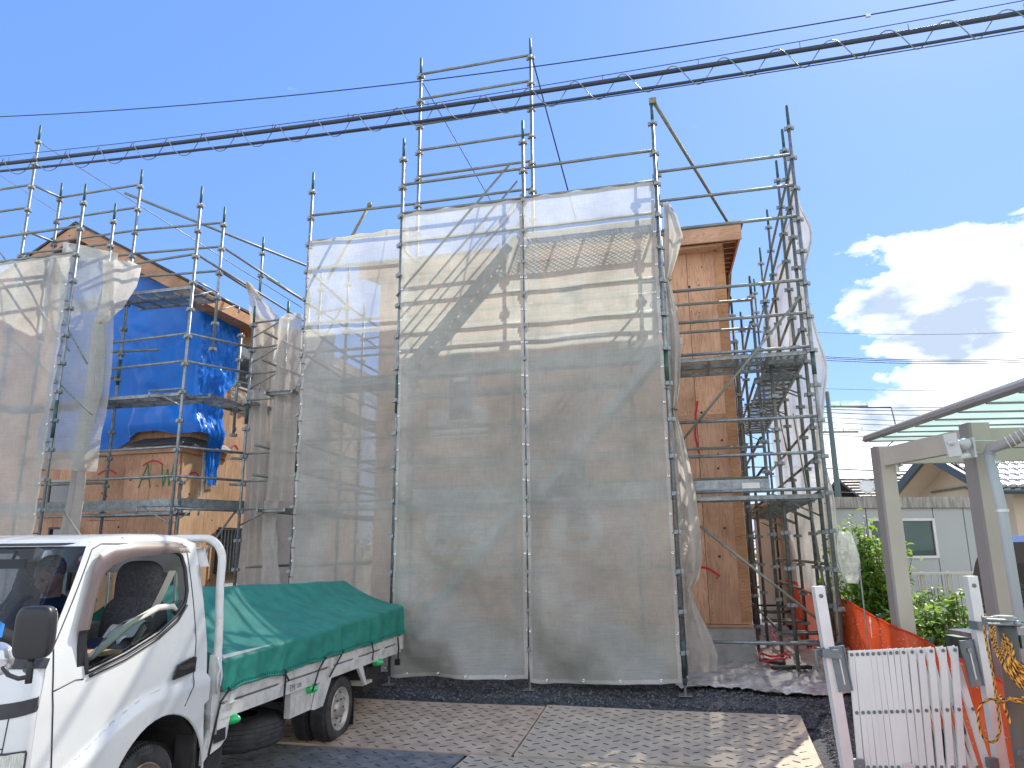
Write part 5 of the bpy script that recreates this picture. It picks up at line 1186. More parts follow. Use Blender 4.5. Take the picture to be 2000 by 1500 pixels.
# green bed cover
def cover():
    t = thing('bed_cover', 'green canvas cover tented over the truck bed and tied down with black cords', 'cover', TP(-2.5, -.85, 1.0))
    mb = MB(); A0, A1 = -.585, -4.43
    def P(s, q):
        a = A0 + (A1-A0)*q
        ze = 1.075 + .13*q ; zr = 1.61 - .10*q - .02*math.sin(math.pi*q); 
        # across: 0 near hem, .2 near eave, .6 ridge, .94 far eave, 1 far hem
        ks = [(0, .022, .868 + .0*q), (.22, .015, ze), (.60, -.82, zr), (.86, TW-.015, ze), (1, TW-.022, .87)]
        for (s0, b0, h0), (s1, b1, h1) in zip(ks, ks[1:]):
            if s <= s1+1e-9:
                k = (s-s0)/(s1-s0); b = b0+(b1-b0)*k; h = h0+(h1-h0)*k; break
        if s < .22:
            k = s/.22
            tie = min(abs(a+x) for x in (.63, 1.47, 2.17, 2.62, 3.38, 4.3)); lift = .0
            h += (1-k)*(-.006*math.sin(a*3.1) + .018*(1-math.exp(-(tie/.16)**2)) - .01 + .02*q)
            b += .030*(1-abs(2*k-1))*fbm((a*3, h*2, 1)) + .016*math.sin(a*17 + 2*fbm((a, 1, 2)))*(1-k)*(.5+.5*math.exp(-(tie/.25)**2)) + .006
        elif s < .6:
            k = (s-.22)/.38; h += -.045*math.sin(math.pi*k) + .012*fbm((a*1.6, b*1.6, 4)) - .012*abs(math.sin((a+.3)*2.6))*math.sin(math.pi*k)
        else: h += .01*fbm((a*2, b*2, 5))
        return TP(a, b, h)
    mb.grid(P, 60, 130)
    M['cover'] = mat('green_canvas', (.02,.27,.20), .55, col2=(.012,.19,.15), vscale=6, bump=.3, bscale=160, vdet=8)
    cv = part('canvas', mb, M['cover'], t, smooth=True)
    for a_, nm in ((0, 'front_flap'), (1, 'rear_flap')):
        mb = MB(); mb.grid(lambda s, q: P(s, a_).lerp(P(1-s if 0 else s, a_)*1.0, 0) if q == 0 else Vector((P(s, a_).x, P(s, a_).y, P(s, a_).z*(1-q) + (.90+TO.z)*q)) + FD*(.02*q if a_ == 0 else -.02*q), 60, 3); part(nm, mb, M['cover'], t, smooth=True)
    mb = MB(); mb.tube([P(.004, i/130) + SD*.004 for i in range(131)], .007, 6); part('hem_rope', mb, M['cover'], t, smooth=True)
    mb = MB()
    for i in range(120):
        p = P(.012, (i+.5)/120) + SD*.005; mb.box(p, FD*.0025, SD*.003, Z3*.022)
    k = part('hem_gather', mb, M['cover'], t); k['kind'] = 'stuff'
    for (a, a2, hb) in ((-.63, -.47, .46), (-1.47, -1.50, .56), (-2.20, -2.02, .62), (-2.62, -2.36, .69), (-3.38, -3.42, .70)):
        top = P(.0, (a-A0)/(A1-A0)) + SD*.010 + Z3*.012
        mb = MB(); mb.tube([top, TP((a+a2)/2, .034, .80), TP(a2, .02, hb)], .0085, 6); mb.ball(top, .016, n=8, m=5); part('tie_cord', mb, M['tie'], t, smooth=True)
    mb = MB(); tp = TP(-1.49, .036, .84); mb.tube([tp, tp + FD*.04 + Z3*.05, tp + FD*.05 + Z3*.01, tp, tp - FD*.05 - Z3*.05], .008, 6); part('bow_knot', mb, M['tie'], t, smooth=True)
cover()

# ---------------------------------------------------------------- the man in the driver's seat
def person():
    TP = lambda a, b, h: globals()['TP'](a, b + .27, h + .10)
    t = thing('person', 'grey haired man in a dark blue shirt looking down in the driver seat', 'person', TP(.0, -1.15, .9))
    skin = mat('skin', (.42,.24,.17), .5, var=.15, vscale=20); hair = mat('grey_hair', (.26,.26,.27), .8, col2=(.08,.08,.085), vscale=60)
    shirt = mat('navy_shirt', (.012,.022,.07), .75, var=.3)
    mb = MB()
    hip = TP(.10, -1.20, .96); ch = TP(.13, -1.16, 1.30); nk = TP(.18, -1.12, 1.47); hd = TP(.25, -1.08, 1.63)
    f = (FD*.80 - Z3*.45 - SD*.05).normalized(); up = (Z3*.86 + FD*.45).normalized(); sd = f.cross(up).normalized(); up = sd.cross(f)
    def el(c, a, b, h, A=(f, sd, up), n=24, m=16): mb.ball(c, a, b, h, n, m, A)
    el(hd, .098, .078, .108); el(hd + f*.035 - up*.055, .062, .058, .062); el(hd + f*.055 - up*.095, .03, .032, .026)
    el(hd + f*.098 - up*.022, .018, .014, .028); el(hd + f*.108 - up*.038, .014, .017, .011)       # nose
    el(hd + f*.082 + up*.022, .016, .052, .011)                                                        # brow
    for s in (-1, 1):
        el(hd + sd*s*.079 - f*.005 - up*.012, .014, .010, .032); el(hd + f*.066 + sd*s*.042 - up*.032, .022, .024, .024)
    el(hd + f*.086 - up*.070, .014, .028, .006); el(hd + f*.084 - up*.081, .012, .024, .006)       # lips
    mb.tube([nk - Z3*.04, hd - up*.05 - f*.02], [.062, .055], 16)
    def limb(ps, rs): mb.tube(ps, rs, 14); [el(p, r, r, r, n=14, m=10) for p, r in zip(ps, rs)]
    el(ch, .14, .19, .20, (FD, SD, Z3)); el(hip, .15, .18, .17, (FD, SD, Z3)); el((ch+hip)/2, .135, .17, .2, (FD, SD, Z3)); el(nk - Z3*.05, .10, .17, .06, (FD, SD, Z3))
    for s, el_p, wr in ((1, TP(.32, -.90, 1.12), TP(.50, -1.10, 1.27)), (-1, TP(.32, -1.42, 1.12), TP(.48, -1.26, 1.30))):
        sh = TP(.13, -1.15 + s*.19, 1.41); limb([sh, el_p], [.058, .046]); limb([el_p, wr], [.044, .030])
        d = (wr-el_p).normalized(); n = SD*s; pc = wr + d*.045; mb.tube([wr, pc + d*.03], [.028, .036], 12); el(pc, .045, .036, .018, (d, n, d.cross(n)))
        for k in range(4):
            o = pc + d*.035 + n*(-.024+.016*k); l = (.030, .036, .038, .030)[k]; mb.tube([o, o + d*l, o + d*l*1.5 - Z3*.018 , o + d*l*1.4 - Z3*.04], [.0095, .009, .0085, .007], 8)
        mb.tube([pc - n*.025, pc - n*.048 + d*.02, pc - n*.045 + d*.05], [.012, .010, .008], 8)
    for s in (1, -1):
        kn = TP(.52, -1.17+s*.14, 1.0); limb([hip + SD*s*.09, kn], [.085, .062]); limb([kn, TP(.62, -1.17+s*.14, .70)], [.058, .045])
    o = part('body', mb, skin, t, smooth=True); md = o.modifiers.new('join', 'REMESH'); md.mode = 'VOXEL'; md.voxel_size = .0075; md.use_smooth_shade = True
    sm = o.modifiers.new('soft', 'SMOOTH'); sm.iterations = 3; sm.factor = .5
    mb2 = MB()
    for (c, a, b, h) in ((ch, .155, .205, .205), (hip, .165, .195, .18), ((ch+hip)/2, .15, .185, .2), (nk - Z3*.05, .112, .185, .066)): mb2.ball(c, a, b, h, 24, 16, (FD, SD, Z3))
    for s, el_p in ((1, TP(.32, -.90, 1.12)), (-1, TP(.32, -1.42, 1.12))):
        sh = TP(.13, -1.15 + s*.19, 1.41); mb2.tube([sh, sh.lerp(el_p, .75)], [.072, .064], 16); mb2.ball(sh, .072, n=16, m=10)
    mb2.lathe(nk - Z3*.02, (hd-nk), [(0, .085), (.035, .072), (.035, .064), (0, .07)], 18)
    o2 = part('shirt', mb2, shirt, t, smooth=True); md = o2.modifiers.new('join', 'REMESH'); md.mode = 'VOXEL'; md.voxel_size = .010; md.use_smooth_shade = True
    mb3 = MB(); mb3.ball(hd + up*.026 - f*.020, .100, .085, .094, 28, 18, (f, sd, up))
    mb3.v = [v + (f*.004*fbm(v, 60) if 1 else 0) for v in mb3.v]
    keep = [fc for fc in mb3.f if not (sum((mb3.v[i] for i in fc), Vector((0,0,0)))/len(fc) - hd).dot(f) > .052 - .0 and (sum((mb3.v[i] for i in fc), Vector((0,0,0)))/len(fc) - hd).dot(up) > -.06 or (sum((mb3.v[i] for i in fc), Vector((0,0,0)))/len(fc) - hd).dot(up) > .062]
    mb3.f = keep; part('hair', mb3, hair, t, smooth=True)
    for s in (-1, 1):
        m4 = MB(); m4.ball(hd + f*.088 + sd*s*.030 + up*.002, .009, .013, .006, 12, 8, (f, sd, up)); part('eye', m4, M['sash_dark'], t, smooth=True)
        m4 = MB(); m4.ball(hd + f*.096 + sd*s*.031 + up*.025, .004, .020, .0045, 10, 6, (f, sd, up)); part('eyebrow', m4, hair, t, smooth=True)
    m4 = MB(); m4.ball(TP(.285, -1.07, 1.36), .006, .02, .012, axes=(FD, SD, Z3)); part('shirt_mark', m4, M['print_white'], t)
person()
# ---------------------------------------------------------------- orange fence
def orange():
    t = thing('debris_fence', 'orange mesh fence sloping along the plot edge behind the folding gate', 'fence', W(5.5, -2, -.1))
    mb = MB()
    def P(s, q):
        v = 8.5 - 15.0*s; zt = 1.0 + (-.14*min(1, max(0, (1-v)/5.3))) + .02*math.sin(v*2.2) - .03*abs(math.sin(v*1.05+.4)); zb = gz(5.5, v) + .02
        z = zt + (zb-zt)*q
        return W(5.52 + .035*fbm((v*1.2, z*1.5, 1)) + .012*math.sin(v*14+z*3)*q, v, z)
    mb.grid(P, 260, 16); part('mesh_fabric', mb, M['orange'], t, smooth=True)
    mb = MB(); mb.tube([P(i/260, 0) for i in range(261)], .009, 6); part('top_hem', mb, M['orange'], t, smooth=True)
    for v in (7.6, 5.6, 3.6, .92, -.75, -2.45, -4.1, -5.6):
        mb = MB(); mb.tube([W(5.56, v, -.25), W(5.56, v, 1.01 - .026*max(0, 1-v))], .014, 8); mb.box(W(5.545, v, .975-.026*max(0, 1-v)), U3*.02, V3*.03, Z3*.025); part('stake', mb, M['sleeve'], t)
    # woven slits
    mb = MB(); rnd = random.Random(4)
    for _ in range(240):
        v = rnd.uniform(-5.0, .8); z = rnd.uniform(.0, .88); l = rnd.uniform(.008, .02); mb.box(W(5.500, v, z), V3*l, Z3*.0018, U3*.002)
    k = part('weave_float', mb, M['white_sheet'], t); k['kind'] = 'stuff'
    mb = MB(); c = W(5.47, -.72, .93); mb.tube([c, c + Z3*-.03 + V3*.03, c - Z3*.08, c - Z3*.05 - V3*.03, c], .004, 5); mb.tube([c, c - Z3*.2 + V3*.01], .004, 5); part('string', mb, M['print_white'], t)
orange()
# ---------------------------------------------------------------- folding gate: plane parallel to Y = 4.2
M['alu'] = mat('aluminium', (.72,.73,.73), .38, .35, var=.12, vscale=8, bump=.05)
M['alu2'] = mat('aluminium_slat', (.74,.75,.74), .5, .0, col2=(.62,.63,.62), vscale=3, stretch=(1,1,.3))
M['bracket'] = mat('dark_zinc_bracket', (.22,.26,.28), .5, .6, var=.3)
def gate():
    g = thing('folding_gate', 'white aluminium folding lattice gate at the lower right corner', 'gate', Vector((2.15, 4.2, -.25)))
    Y = 4.2; X = lambda x, y, D=Y: GD(x, y, D)
    for (x0, y0, x1, y1, w) in ((1597, 1145, 1665, 1560, .030), (1894, 1125, 1966, 1560, .030)):
        a = X(x0, y0); b = X(x1, y1); d = (a-b); b2 = b - d*(.42/d.length)*1.0
        n = Vector((0, 1, 0)); e = d.normalized(); s = e.cross(n).normalized()
        mb = MB(); c = (a+b2)/2; mb.box(c + Vector((0, .0, 0)), e*((a-b2).length/2), s*w*.95, n*.025); p = part('gate_post', mb, M['alu'], g)
        mb = MB(); mb.lathe(a - e*.05 - n*.026, -n, [(0, .011), (.004, .011), (.006, .004), (.006, 0)], 12); part('rivet', mb, M['steel_dark'], p)
    # lattice: pairs of crossing slats joined by three rows of rivets
    xs = [1661, 1672, 1682.5, 1692, 1703, 1714, 1725, 1737, 1749, 1762, 1779, 1796.5, 1816, 1839, 1862]
    top = 1278; mid = 1391; bot = 1497
    slat_w = .0185
    tp = [X(x, top - 9*(x-1661)/200) for x in xs]; md = [X(x, mid - 7*(x-1672)/215) for x in [1671, 1683, 1694, 1705, 1716, 1727.5, 1739, 1750, 1761, 1774.5, 1790, 1806.5, 1826, 1847, 1870, 1897]]
    bt = [X(x, bot) for x in [1680, 1693, 1705, 1717, 1728, 1740, 1752, 1764, 1776, 1789, 1803, 1818, 1836, 1857, 1880, 1906]]
    n = Vector((0, 1, 0)); ext = Vector((0, 0, -.9))
    def slat(a, b, off, more=1.9, name='slat', slat_w=slat_w):
        d = (b-a); L = d.length; e = d/L; s = e.cross(n).normalized(); a2 = a - e*.018; b2 = a + e*L*more
        mb = MB(); c = (a2+b2)/2 + n*off; h = (a2-b2).length/2
        mb.box(c, e*h, s*slat_w, n*.0012); mb.box(c + s*(slat_w-.001) + n*.006, e*h, s*.001, n*.006); mb.box(c - s*(slat_w-.001) + n*.006, e*h, s*.001, n*.006)
        return part(name, mb, M['alu2'], g)
    for i in range(len(xs)):
        slat(tp[i], md[i] if i < len(md) else md[-1], -.012 - .0003*(i % 2), 4.6, slat_w=.0147 if i < 9 else .0185)
        if i < 9: slat(tp[i] + Vector((.016, 0, 0)), md[i] + Vector((.016, 0, 0)), .004, 4.6)
        if i >= 7:
            slat(tp[i], md[min(i+1, len(md)-1)], .010, 2.02 if i < 14 else 2.05)
            a = md[i]; b = bt[min(i+1, len(bt)-1)]; slat(a, b, .010, 2.0)
    rv = MB(); rv.lathe((0, 0, 0), -n, [(0, .0095), (.003, .0095), (.005, .005), (.004, .003), (.004, 0)], 12); rv = mesh_of('rivet', rv, M['steel_dark'])
    for p in tp + md + bt: inst('rivet', rv, g, p - n*.0135)
    # brackets with slotted plates
    for (x0, y0, x1, y1, hx) in ((1634, 1262, 1652, 1350, 1643), (1888, 1250, 1909, 1340, 1897)):
        a = X(x0, y0, 4.17); b = X(x1, y1, 4.17); d = (b-a).normalized(); s = d.cross(n).normalized(); c = (a+b)/2; h = (b-a).length/2
        mb = MB(); mb.box(c, d*h, s*.036, n*.004); mb.box(c + s*.034, d*h, s*.003, n*.012); mb.box(c - s*.034, d*h, s*.003, n*.012); br = part('slot_bracket', mb, M['bracket'], g)
        mb = MB(); mb.box(c + d*.01 - n*.006, d*(h*.62), s*.0035, n*.001); part('slot', mb, M['alu'], br)
        mb = MB(); mb.lathe(c - d*h*.55 - n*.006, -n, [(0, .014), (.006, .014), (.006, .006), (.009, 0)], 12); part('bolt', mb, M['steel'], br)
    for (x, y) in ((1617, 1275), (1917, 1222)):
        c = X(x, y, 4.18); mb = MB(); mb.box(c, Vector((.045, 0, -.003)), n*.04, Z3*.022); part('clamp_bracket', mb, M['bracket'], g)
    mb = MB(); c = X(1600, 1272, 4.15); mb.tube([c + Vector((.03, 0, .012)), c + Vector((-.02, 0, .006)), c + Vector((-.02, 0, -.07)), c + Vector((.0, 0, -.08))], .008, 8); part('hook', mb, M['steel_dark'], g, smooth=True)
    for (x, y) in ((1676, 1492), (1938, 1490)):
        c = X(x, y, 4.18); mb = MB(); mb.box(c, Vector((.026, 0, 0)), n*.016, Z3*.024); part('foot_bracket', mb, M['bracket'], g)
        mb = MB(); mb.lathe(c - n*.017 - Z3*.01, -n, [(0, .012), (.004, .011), (.005, 0)], 10); part('bolt', mb, M['steel'], g)
    mb = MB(); mb.box(X(1775, 1498, 4.17), Vector((.028, 0, 0)), n*.004, Z3*.016); part('name_plate', mb, M['alu'], g)
gate()
# steel post with clamps
def sign_pole():
    t = thing('steel_post', 'dark steel pipe post with a rusty clamp right of the folding gate', 'post', Vector((2.33, 3.75, -.26)))
    a = GD(1962, 1205, 3.75); b = GD(2012, 1560, 3.75); b = b + (b-a)*.5
    mb = MB(); mb.tube([a, b], .045, 18); part('pipe', mb, mat('rusted_pipe', (.085,.09,.085), .65, .0, col2=(.12,.08,.055), vscale=6), t, smooth=True)
    mb = MB(); mb.tube([a + Z3*.002, a + Z3*.006], .047, 18); part('pipe_rim', mb, M['steel_dark'], t)
    c = a - Z3*.015
    mb = MB(); mb.lathe(c - Z3*.014, Z3, [(0, .049), (0, .058), (.03, .058), (.03, .049)], 18); mb.box(c + Vector((-.085, -.02, 0)), (.035, 0, 0), (0, .012, 0), (0, 0, .018)); mb.tube([c + Vector((-.12, -.05, .008)), c + Vector((.07, -.055, -.002))], .007, 8); mb.tube([c + Vector((-.12, -.05, -.012)), c + Vector((.05, -.055, -.018))], .006, 8); mb.ball(c + Vector((.02, -.062, -.012)), .016, n=8, m=6)
    part('clamp', mb, M['steel'], t)
    mb = MB(); mb.box(c + Vector((.075, -.01, -.10)), (.03, 0, 0), (0, .02, 0), (0, 0, .03)); part('bracket', mb, M['steel_dark'], t)
    mb = MB(); q = GD(1996, 1472, 3.72); mb.lathe(q, (0, -1, 0), [(0, .022), (.02, .022), (.02, .015), (.02, 0)], 14); part('pipe_stub', mb, M['steel_dark'], t)
sign_pole()
# yellow and black rope
def rope_mat():
    m = bpy.data.materials.new('tiger_rope'); m.use_nodes = True; t = m.node_tree; b = t.nodes['Principled BSDF']; L = t.links.new
    at = t.nodes.new('ShaderNodeAttribute'); at.attribute_name = 'twist'
    f = math_n(t, 'FRACT', at.outputs['Fac']); g = math_n(t, 'GREATER_THAN', f, .56)
    mx = t.nodes.new('ShaderNodeMix'); mx.data_type = 'RGBA'; L(g, mx.inputs[0]); mx.inputs[6].default_value = (.80,.36,.035,1); mx.inputs[7].default_value = (.012,.012,.015,1)
    L(mx.outputs[2], b.inputs['Base Color']); b.inputs['Roughness'].default_value = .6; return m
ROPE = rope_mat()
def rope(name, curves, label, cat):
    t = thing(name, label, cat, curves[0][0])
    for pts in curves:
        # smooth the run
        P = []; n = len(pts); g = lambda j: pts[min(n-1, max(0, j))]
        for i in range(n-1):
            L = (pts[i+1]-pts[i]).length; st = max(3, int(L/.006))
            for k in range(st):
                x = k/st; p0, p1, p2, p3 = g(i-1), g(i), g(i+1), g(i+2)
                P.append(.5*((2*p1) + (p2-p0)*x + (2*p0-5*p1+4*p2-p3)*x*x + (3*p1-3*p2+p3-p0)*x**3))
        mb = MB(); nn = 9; mb.tube(P, .0062, nn)
        o = part('strand', mb, ROPE, t, smooth=True)
        at = o.data.attributes.new('twist', 'FLOAT', 'POINT'); d = 0; vals = []
        for i, p in enumerate(P):
            if i: d += (p-P[i-1]).length
            vals += [d/.042 + 2*k/nn for k in range(nn)]
        at.data.foreach_set('value', vals)
        # strands bulge along the twist
        for i in range(len(P)):
            for k in range(nn):
                v = o.data.vertices[i*nn+k]; c = P[i]-root_of(o).location; w = 1 + .22*math.cos(2*math.pi*(vals[i*nn+k]*1.5)); v.co = c + (v.co-c)*w
    return t
r_ = lambda x, y, D=4.0: GD(x, y, min(D, 3.66) if x >= 1958 else D)
rnd = random.Random(12); runs = []
for k in range(13):
    o = rnd.uniform(-1, 1)
    runs.append([r_(1920+o*3, 1208+o*5, 4.06-.01*k), r_(1931+k*1.3, 1208+k*1.4, 4.0), r_(1940+k*1.3, 1258-k*1.6+o*6, 3.9-.012*k), r_(1960+k*1.4, 1300-k*2.6+o*7, 3.64), r_(1984+o*5, 1332-k*3.4+o*3, 3.62-.01*(k % 3)), r_(2014, 1358-k*4.6, 3.58)])
rope('rope_bundle', runs, 'thick bundle of yellow and black rope slung from the gate post', 'rope')
loop = [r_(1921, 1215), r_(1928, 1260), r_(1938, 1310), r_(1944, 1350), r_(1950, 1395), r_(1953, 1425), r_(1945, 1446), r_(1932, 1448), r_(1918, 1436), r_(1911, 1405), r_(1915, 1378), r_(1932, 1366), r_(1946, 1366, 4.0), r_(1953, 1358, 3.97), r_(1948, 1372, 3.98), r_(1958, 1368), r_(1975, 1366, 3.9), r_(2005, 1362, 3.8)]
rope('rope_loop', [loop, [r_(1951, 1362, 4.0), r_(1960, 1375, 4.0), r_(1968, 1398, 4.0), r_(1975, 1415, 4.0)], [r_(1970, 1362, 3.95), r_(1985, 1370, 3.9), r_(2008, 1372, 3.8)]], 'single loop of yellow and black rope hanging below the rope bundle', 'rope')

# ---------------------------------------------------------------- carport
def carport():
    t = thing('carport', 'beige aluminium carport with pale polycarbonate roof at the right edge', 'carport', W(6.5, -2, 0))
    M['cp'] = mat('bronze_beige_aluminium', (.56,.51,.44), .5, .1, var=.12, vscale=2); M['cp_dark'] = mat('dark_gutter_aluminium', (.30,.275,.27), .4, .2)
    M['poly'] = net_mat('polycarbonate_pane', (.58,.84,.70), .10)
    ea, eb = Vector((3.81, 7.9, 0)), Vector((2.72, 2.2, 0)); d = (eb-ea).normalized(); s = Vector((-d.y, d.x, 0))   # s points right
    if s.x < 0: s = -s
    ex = Vector((1, .04, 0)).normalized()
    z = 2.66
    pr = [(0, .015), (.02, .05), (.06, .055), (.08, .045), (.08, .01), (.04, -.005)]
    mb = MB(); za, zb = z+.07, z-.22
    P0_ = [ea + ex*x + Z3*(za+h) for x, h in pr]; P1_ = [eb + ex*x + Z3*(zb+h) for x, h in pr]; n = len(pr)
    mb.add(P0_+P1_, [(i, (i+1) % n, n+(i+1) % n, n+i) for i in range(n)] + [tuple(range(n))[::-1], tuple(range(n, 2*n))]); part('edge_gutter', mb, M['cp_dark'], t)
    mb = MB(); mb.tube([ea + Z3*(za+.055) + ex*.03, eb + Z3*(zb+.055) + ex*.03], .018, 8); part('edge_trim', mb, M['alu'], t, smooth=True)
    def RP(k, x, o=0.0): return ea.lerp(eb, k) + ex*x + Z3*(za + (zb-za)*k + o + .03*x - .012*x*x)
    NB = 12
    for i in range(NB+1):
        k = i/NB; mb = MB(); mb.tube([RP(k, x, .005) for x in (.08, 1, 2, 3, 4.5, 6)], .009, 6); part('roof_rib', mb, M['cp_dark'], t)
        if i < NB:
            mb = MB(); mb.grid(lambda a, b: RP(k + (a*.96+.02)/NB, .1 + 5.9*b, .012), 2, 6); part('roof_pane', mb, M['poly'], t)
    def vpost(x0, x1, yt, D, zt, dep=.10, m=None):
        a = GD(x0, yt, D); b = GD(x1, yt, D); w = abs(b.x-a.x)/2; cx = (a.x+b.x)/2
        mb = MB(); mb.box(Vector((cx, D+dep/2, (zt-.3)/2)), Vector((w, 0, 0)), Vector((0, dep/2, 0)), Z3*(zt+.3)/2); o = part('carport_post', mb, m or M['cp'], t)
        mb = MB(); mb.box(Vector((cx-w-.012, D+dep/2+.01, (zt-.3)/2)), Vector((.012, 0, 0)), Vector((0, dep/2+.01, 0)), Z3*(zt+.3)/2); part('post_left_strip', mb, M['cp_dark'], o); return cx, w  # darker strip along the left side of the post
    c1, w1 = vpost(1741, 1770, 1077, 7.0, 2.56); c2, w2 = vpost(1934, 1971, 1077, 5.5, 2.53)
    # beams: one along the posts, cross beams to the right
    A_ = Vector((c1, 7.06, 2.46)); B_ = Vector((c2, 5.56, 2.42)); dd = (B_-A_).normalized()
    mb = MB(); mb.box((A_+B_)/2, dd*((B_-A_).length/2 + .1 - .15), Vector((-dd.y, dd.x, 0))*.035, Z3*.085); part('side_beam', mb, M['cp'], t)
    for (c, D, zz) in ((c2 + w2, 5.6, 2.42), (c1 + w1, 7.1, 2.47)):
        mb = MB(); a = Vector((c + .01, D, zz)); b = a + Vector((5.0, .2, .10)); e = (b-a).normalized(); mb.box((a+b)/2, e*(b-a).length/2, Vector((0, .04, 0)), Z3*.075); part('cross_beam', mb, M['cp'], t)
    # arm to the eave at the back
    # downpipe and the corrugated hose
    mb = MB(); p0 = GD(1938, 882, 5.36); p1 = GD(1985, 1245, 5.36); mb.tube([Vector((p0.x, 5.40, p0.z)), Vector((p0.x+.03, 5.40, p0.z-.4)), Vector((p0.x+.035, 5.40, -.1))], .036, 16); part('downpipe', mb, mat('grey_pvc', (.42,.47,.50), .4), t, smooth=True)
    for zz in (1.05, 1.85, 2.2): mb = MB(); mb.lathe(Vector((p0.x+.032, 5.40, zz)), Z3, [(0, .037), (0, .041), (.02, .041), (.02, .037)], 14); part('pipe_clip', mb, M['alu'], t)
    mb = MB(); q0 = Vector((p0.x, 5.40, p0.z)); q1 = GD(1975, 862, 5.2); q2 = GD(2040, 828, 5.0); mb.tube([q0 - Z3*.02, q0 + Z3*.03 + Vector((.02, 0, 0)), q1, q2], .040, 16); dp = part('gutter_elbow', mb, mat('mauve_grey_pvc', (.36,.34,.35), .5), t, smooth=True)
    for k in range(6):
        c = q1.lerp(q2, -.1+k*.16); e = (q2-q1).normalized(); a = e.cross(Z3).normalized(); b = a.cross(e); mb = MB(); mb.tube([c + (a*math.cos(q)+b*math.sin(q))*.044 + e*.02*math.cos(q) for q in [i*.4488 for i in range(15)]], .004, 5); part('wire_wrap', mb, M['print_white'], dp, smooth=True)
    # strap, lamp pieces on the post
    for (y, dx) in ((861, 0), (884, 0)):
        a = GD(1900, y, 5.45); b = GD(1948, y, 5.45); mb = MB(); mb.tube([a, b], .006, 6); part('strap', mb, M['alu'], t)
carport()
def lamp():
    t = thing('floodlight', 'white floodlight and sensor strapped to the larger carport post', 'lamp', GD(1890, 880, 5.5))
    c = GD(1887, 868, 5.42); mb = MB(); mb.lathe(c, (-1, -.25, .05), [(-.02, .03), (0, .045), (.03, .045), (.05, .03), (.12, .016), (.16, .016), (.16, 0)], 16); part('lamp_arm', mb, M['white'], t, smooth=True)
    d = GD(1859, 870, 5.42); mb = MB(); mb.box(d, Vector((.012, .03, 0)), Vector((-.02, .05, 0)), Vector((-.012, 0, .085))); part('lamp_head', mb, M['white'], t)
    mb = MB(); mb.box(GD(1896, 875, 5.45), (.008, 0, 0), (0, .05, 0), (0, 0, .075)); part('back_plate', mb, M['white'], t)
    e = GD(1885, 890, 5.42); mb = MB(); mb.tube([e + Vector((.03,0,0)), e, e + Vector((-.04, 0, -.01)), e + Vector((-.06, 0, .02))], .022, 10); part('cable_elbow', mb, M['print_white'], t, smooth=True)
lamp()
def lamp2():
    c = GD(1752, 905, 7.0); t = thing('floodlight', 'small grey sensor lamp on the back of the slimmer carport post', 'lamp', c)
    mb = MB(); mb.box(c + Vector((.02, 0, .03)), (.014, .01, .006), (0, .04, 0), (-.01, 0, .06)); part('lamp_head', mb, M['alu'], t); mb = MB(); mb.box(c + Vector((-.01, 0, -.05)), (.018, 0, 0), (0, .02, 0), (0, 0, .035)); part('lamp_arm', mb, M['alu'], t)
lamp2()
# ---------------------------------------------------------------- the dark van under the carport
def van():
    t = thing('van', 'dark van standing under the carport behind the posts', 'van', W(7.6, .9, .05))
    dk = mat('dark_violet_paint', (.035,.03,.034), .2, coat=1.0); 
    A = W(7.66, .35, 0); fx = Vector((1, .10, 0)).normalized(); fy = Vector((-.10, 1, 0)).normalized()
    def P(x, y, z): return A + fx*x + fy*y + Z3*(z+.06)
    body = [(0.0, .32), (-.03, .75), (.02, .98), (.05, 1.05), (.12, 1.35), (.24, 1.60), (.42, 1.68), (1.6, 1.72), (3.2, 1.72), (3.9, 1.60), (4.0, .9), (4.0, .32)]
    mb = MB(); n = len(body); W_ = 1.55
    def ins(z): return 0 if z < .95 else (z-.95)*.16
    a = [P(x, 0 + ins(z), z) for x, z in body]; b = [P(x, W_ - ins(z), z) for x, z in body]
    mb.add(a+b, [(i, (i+1) % n, n+(i+1) % n, n+i) for i in range(n)] + [tuple(range(n)), tuple(range(n, 2*n))[::-1]]); part('body', mb, dk, t)
    for (x0, x1) in ((.30, 1.05), (1.12, 2.1), (2.2, 3.3)):
        mb = MB(); z0, z1 = 1.02, 1.52; mb.add([P(x0, ins(z0)-.006, z0), P(x1, ins(z0)-.006, z0), P(x1, ins(z1)-.006, z1), P(x0+.12, ins(z1)-.006, z1)], [(0,1,2,3)]); part('side_window', mb, M['glass_dark'], t)
    mb = MB(); mb.add([P(.045, .12, 1.06), P(.045, W_-.12, 1.06), P(.225, W_-.2, 1.56), P(.225, .2, 1.56)], [(0,1,2,3)]); part('windscreen', mb, M['glass_dark'], t)
    for x in (.75, 3.3):
        mb = MB(); mb.lathe(P(x, -.01, .30), fy, [(0, .18), (-.01, .22), (0, .30), (.03, .31), (.18, .31)], 28); w = part('wheel', mb, M['rubber'], t, smooth=True); mb = MB(); mb.lathe(P(x, -.012, .30), fy, [(0, .19), (.02, .17), (.01, 0)], 20); part('rim', mb, M['rim'], w)
    mb = MB(); mb.box(P(1.05, -.02, .92), fx*.08, fy*.012, Z3*.015); part('door_handle', mb, M['chrome'], t)
    for x in (1.08, 2.14): mb = MB(); mb.tube([P(x, -.003, .4), P(x, -.003, .95)], .005, 5); part('door_seam', mb, M['black'], t)
    mb = MB(); mb.box(P(.12, .2, .78), fx*.10, fy*.15, Z3*.07); part('headlight', mb, M['lamp'], t)
    mb = MB(); mb.ball(P(.35, -.12, 1.12), .06, .10, .09, axes=(fx, fy, Z3)); part('side_mirror', mb, dk, t, smooth=True)
van()
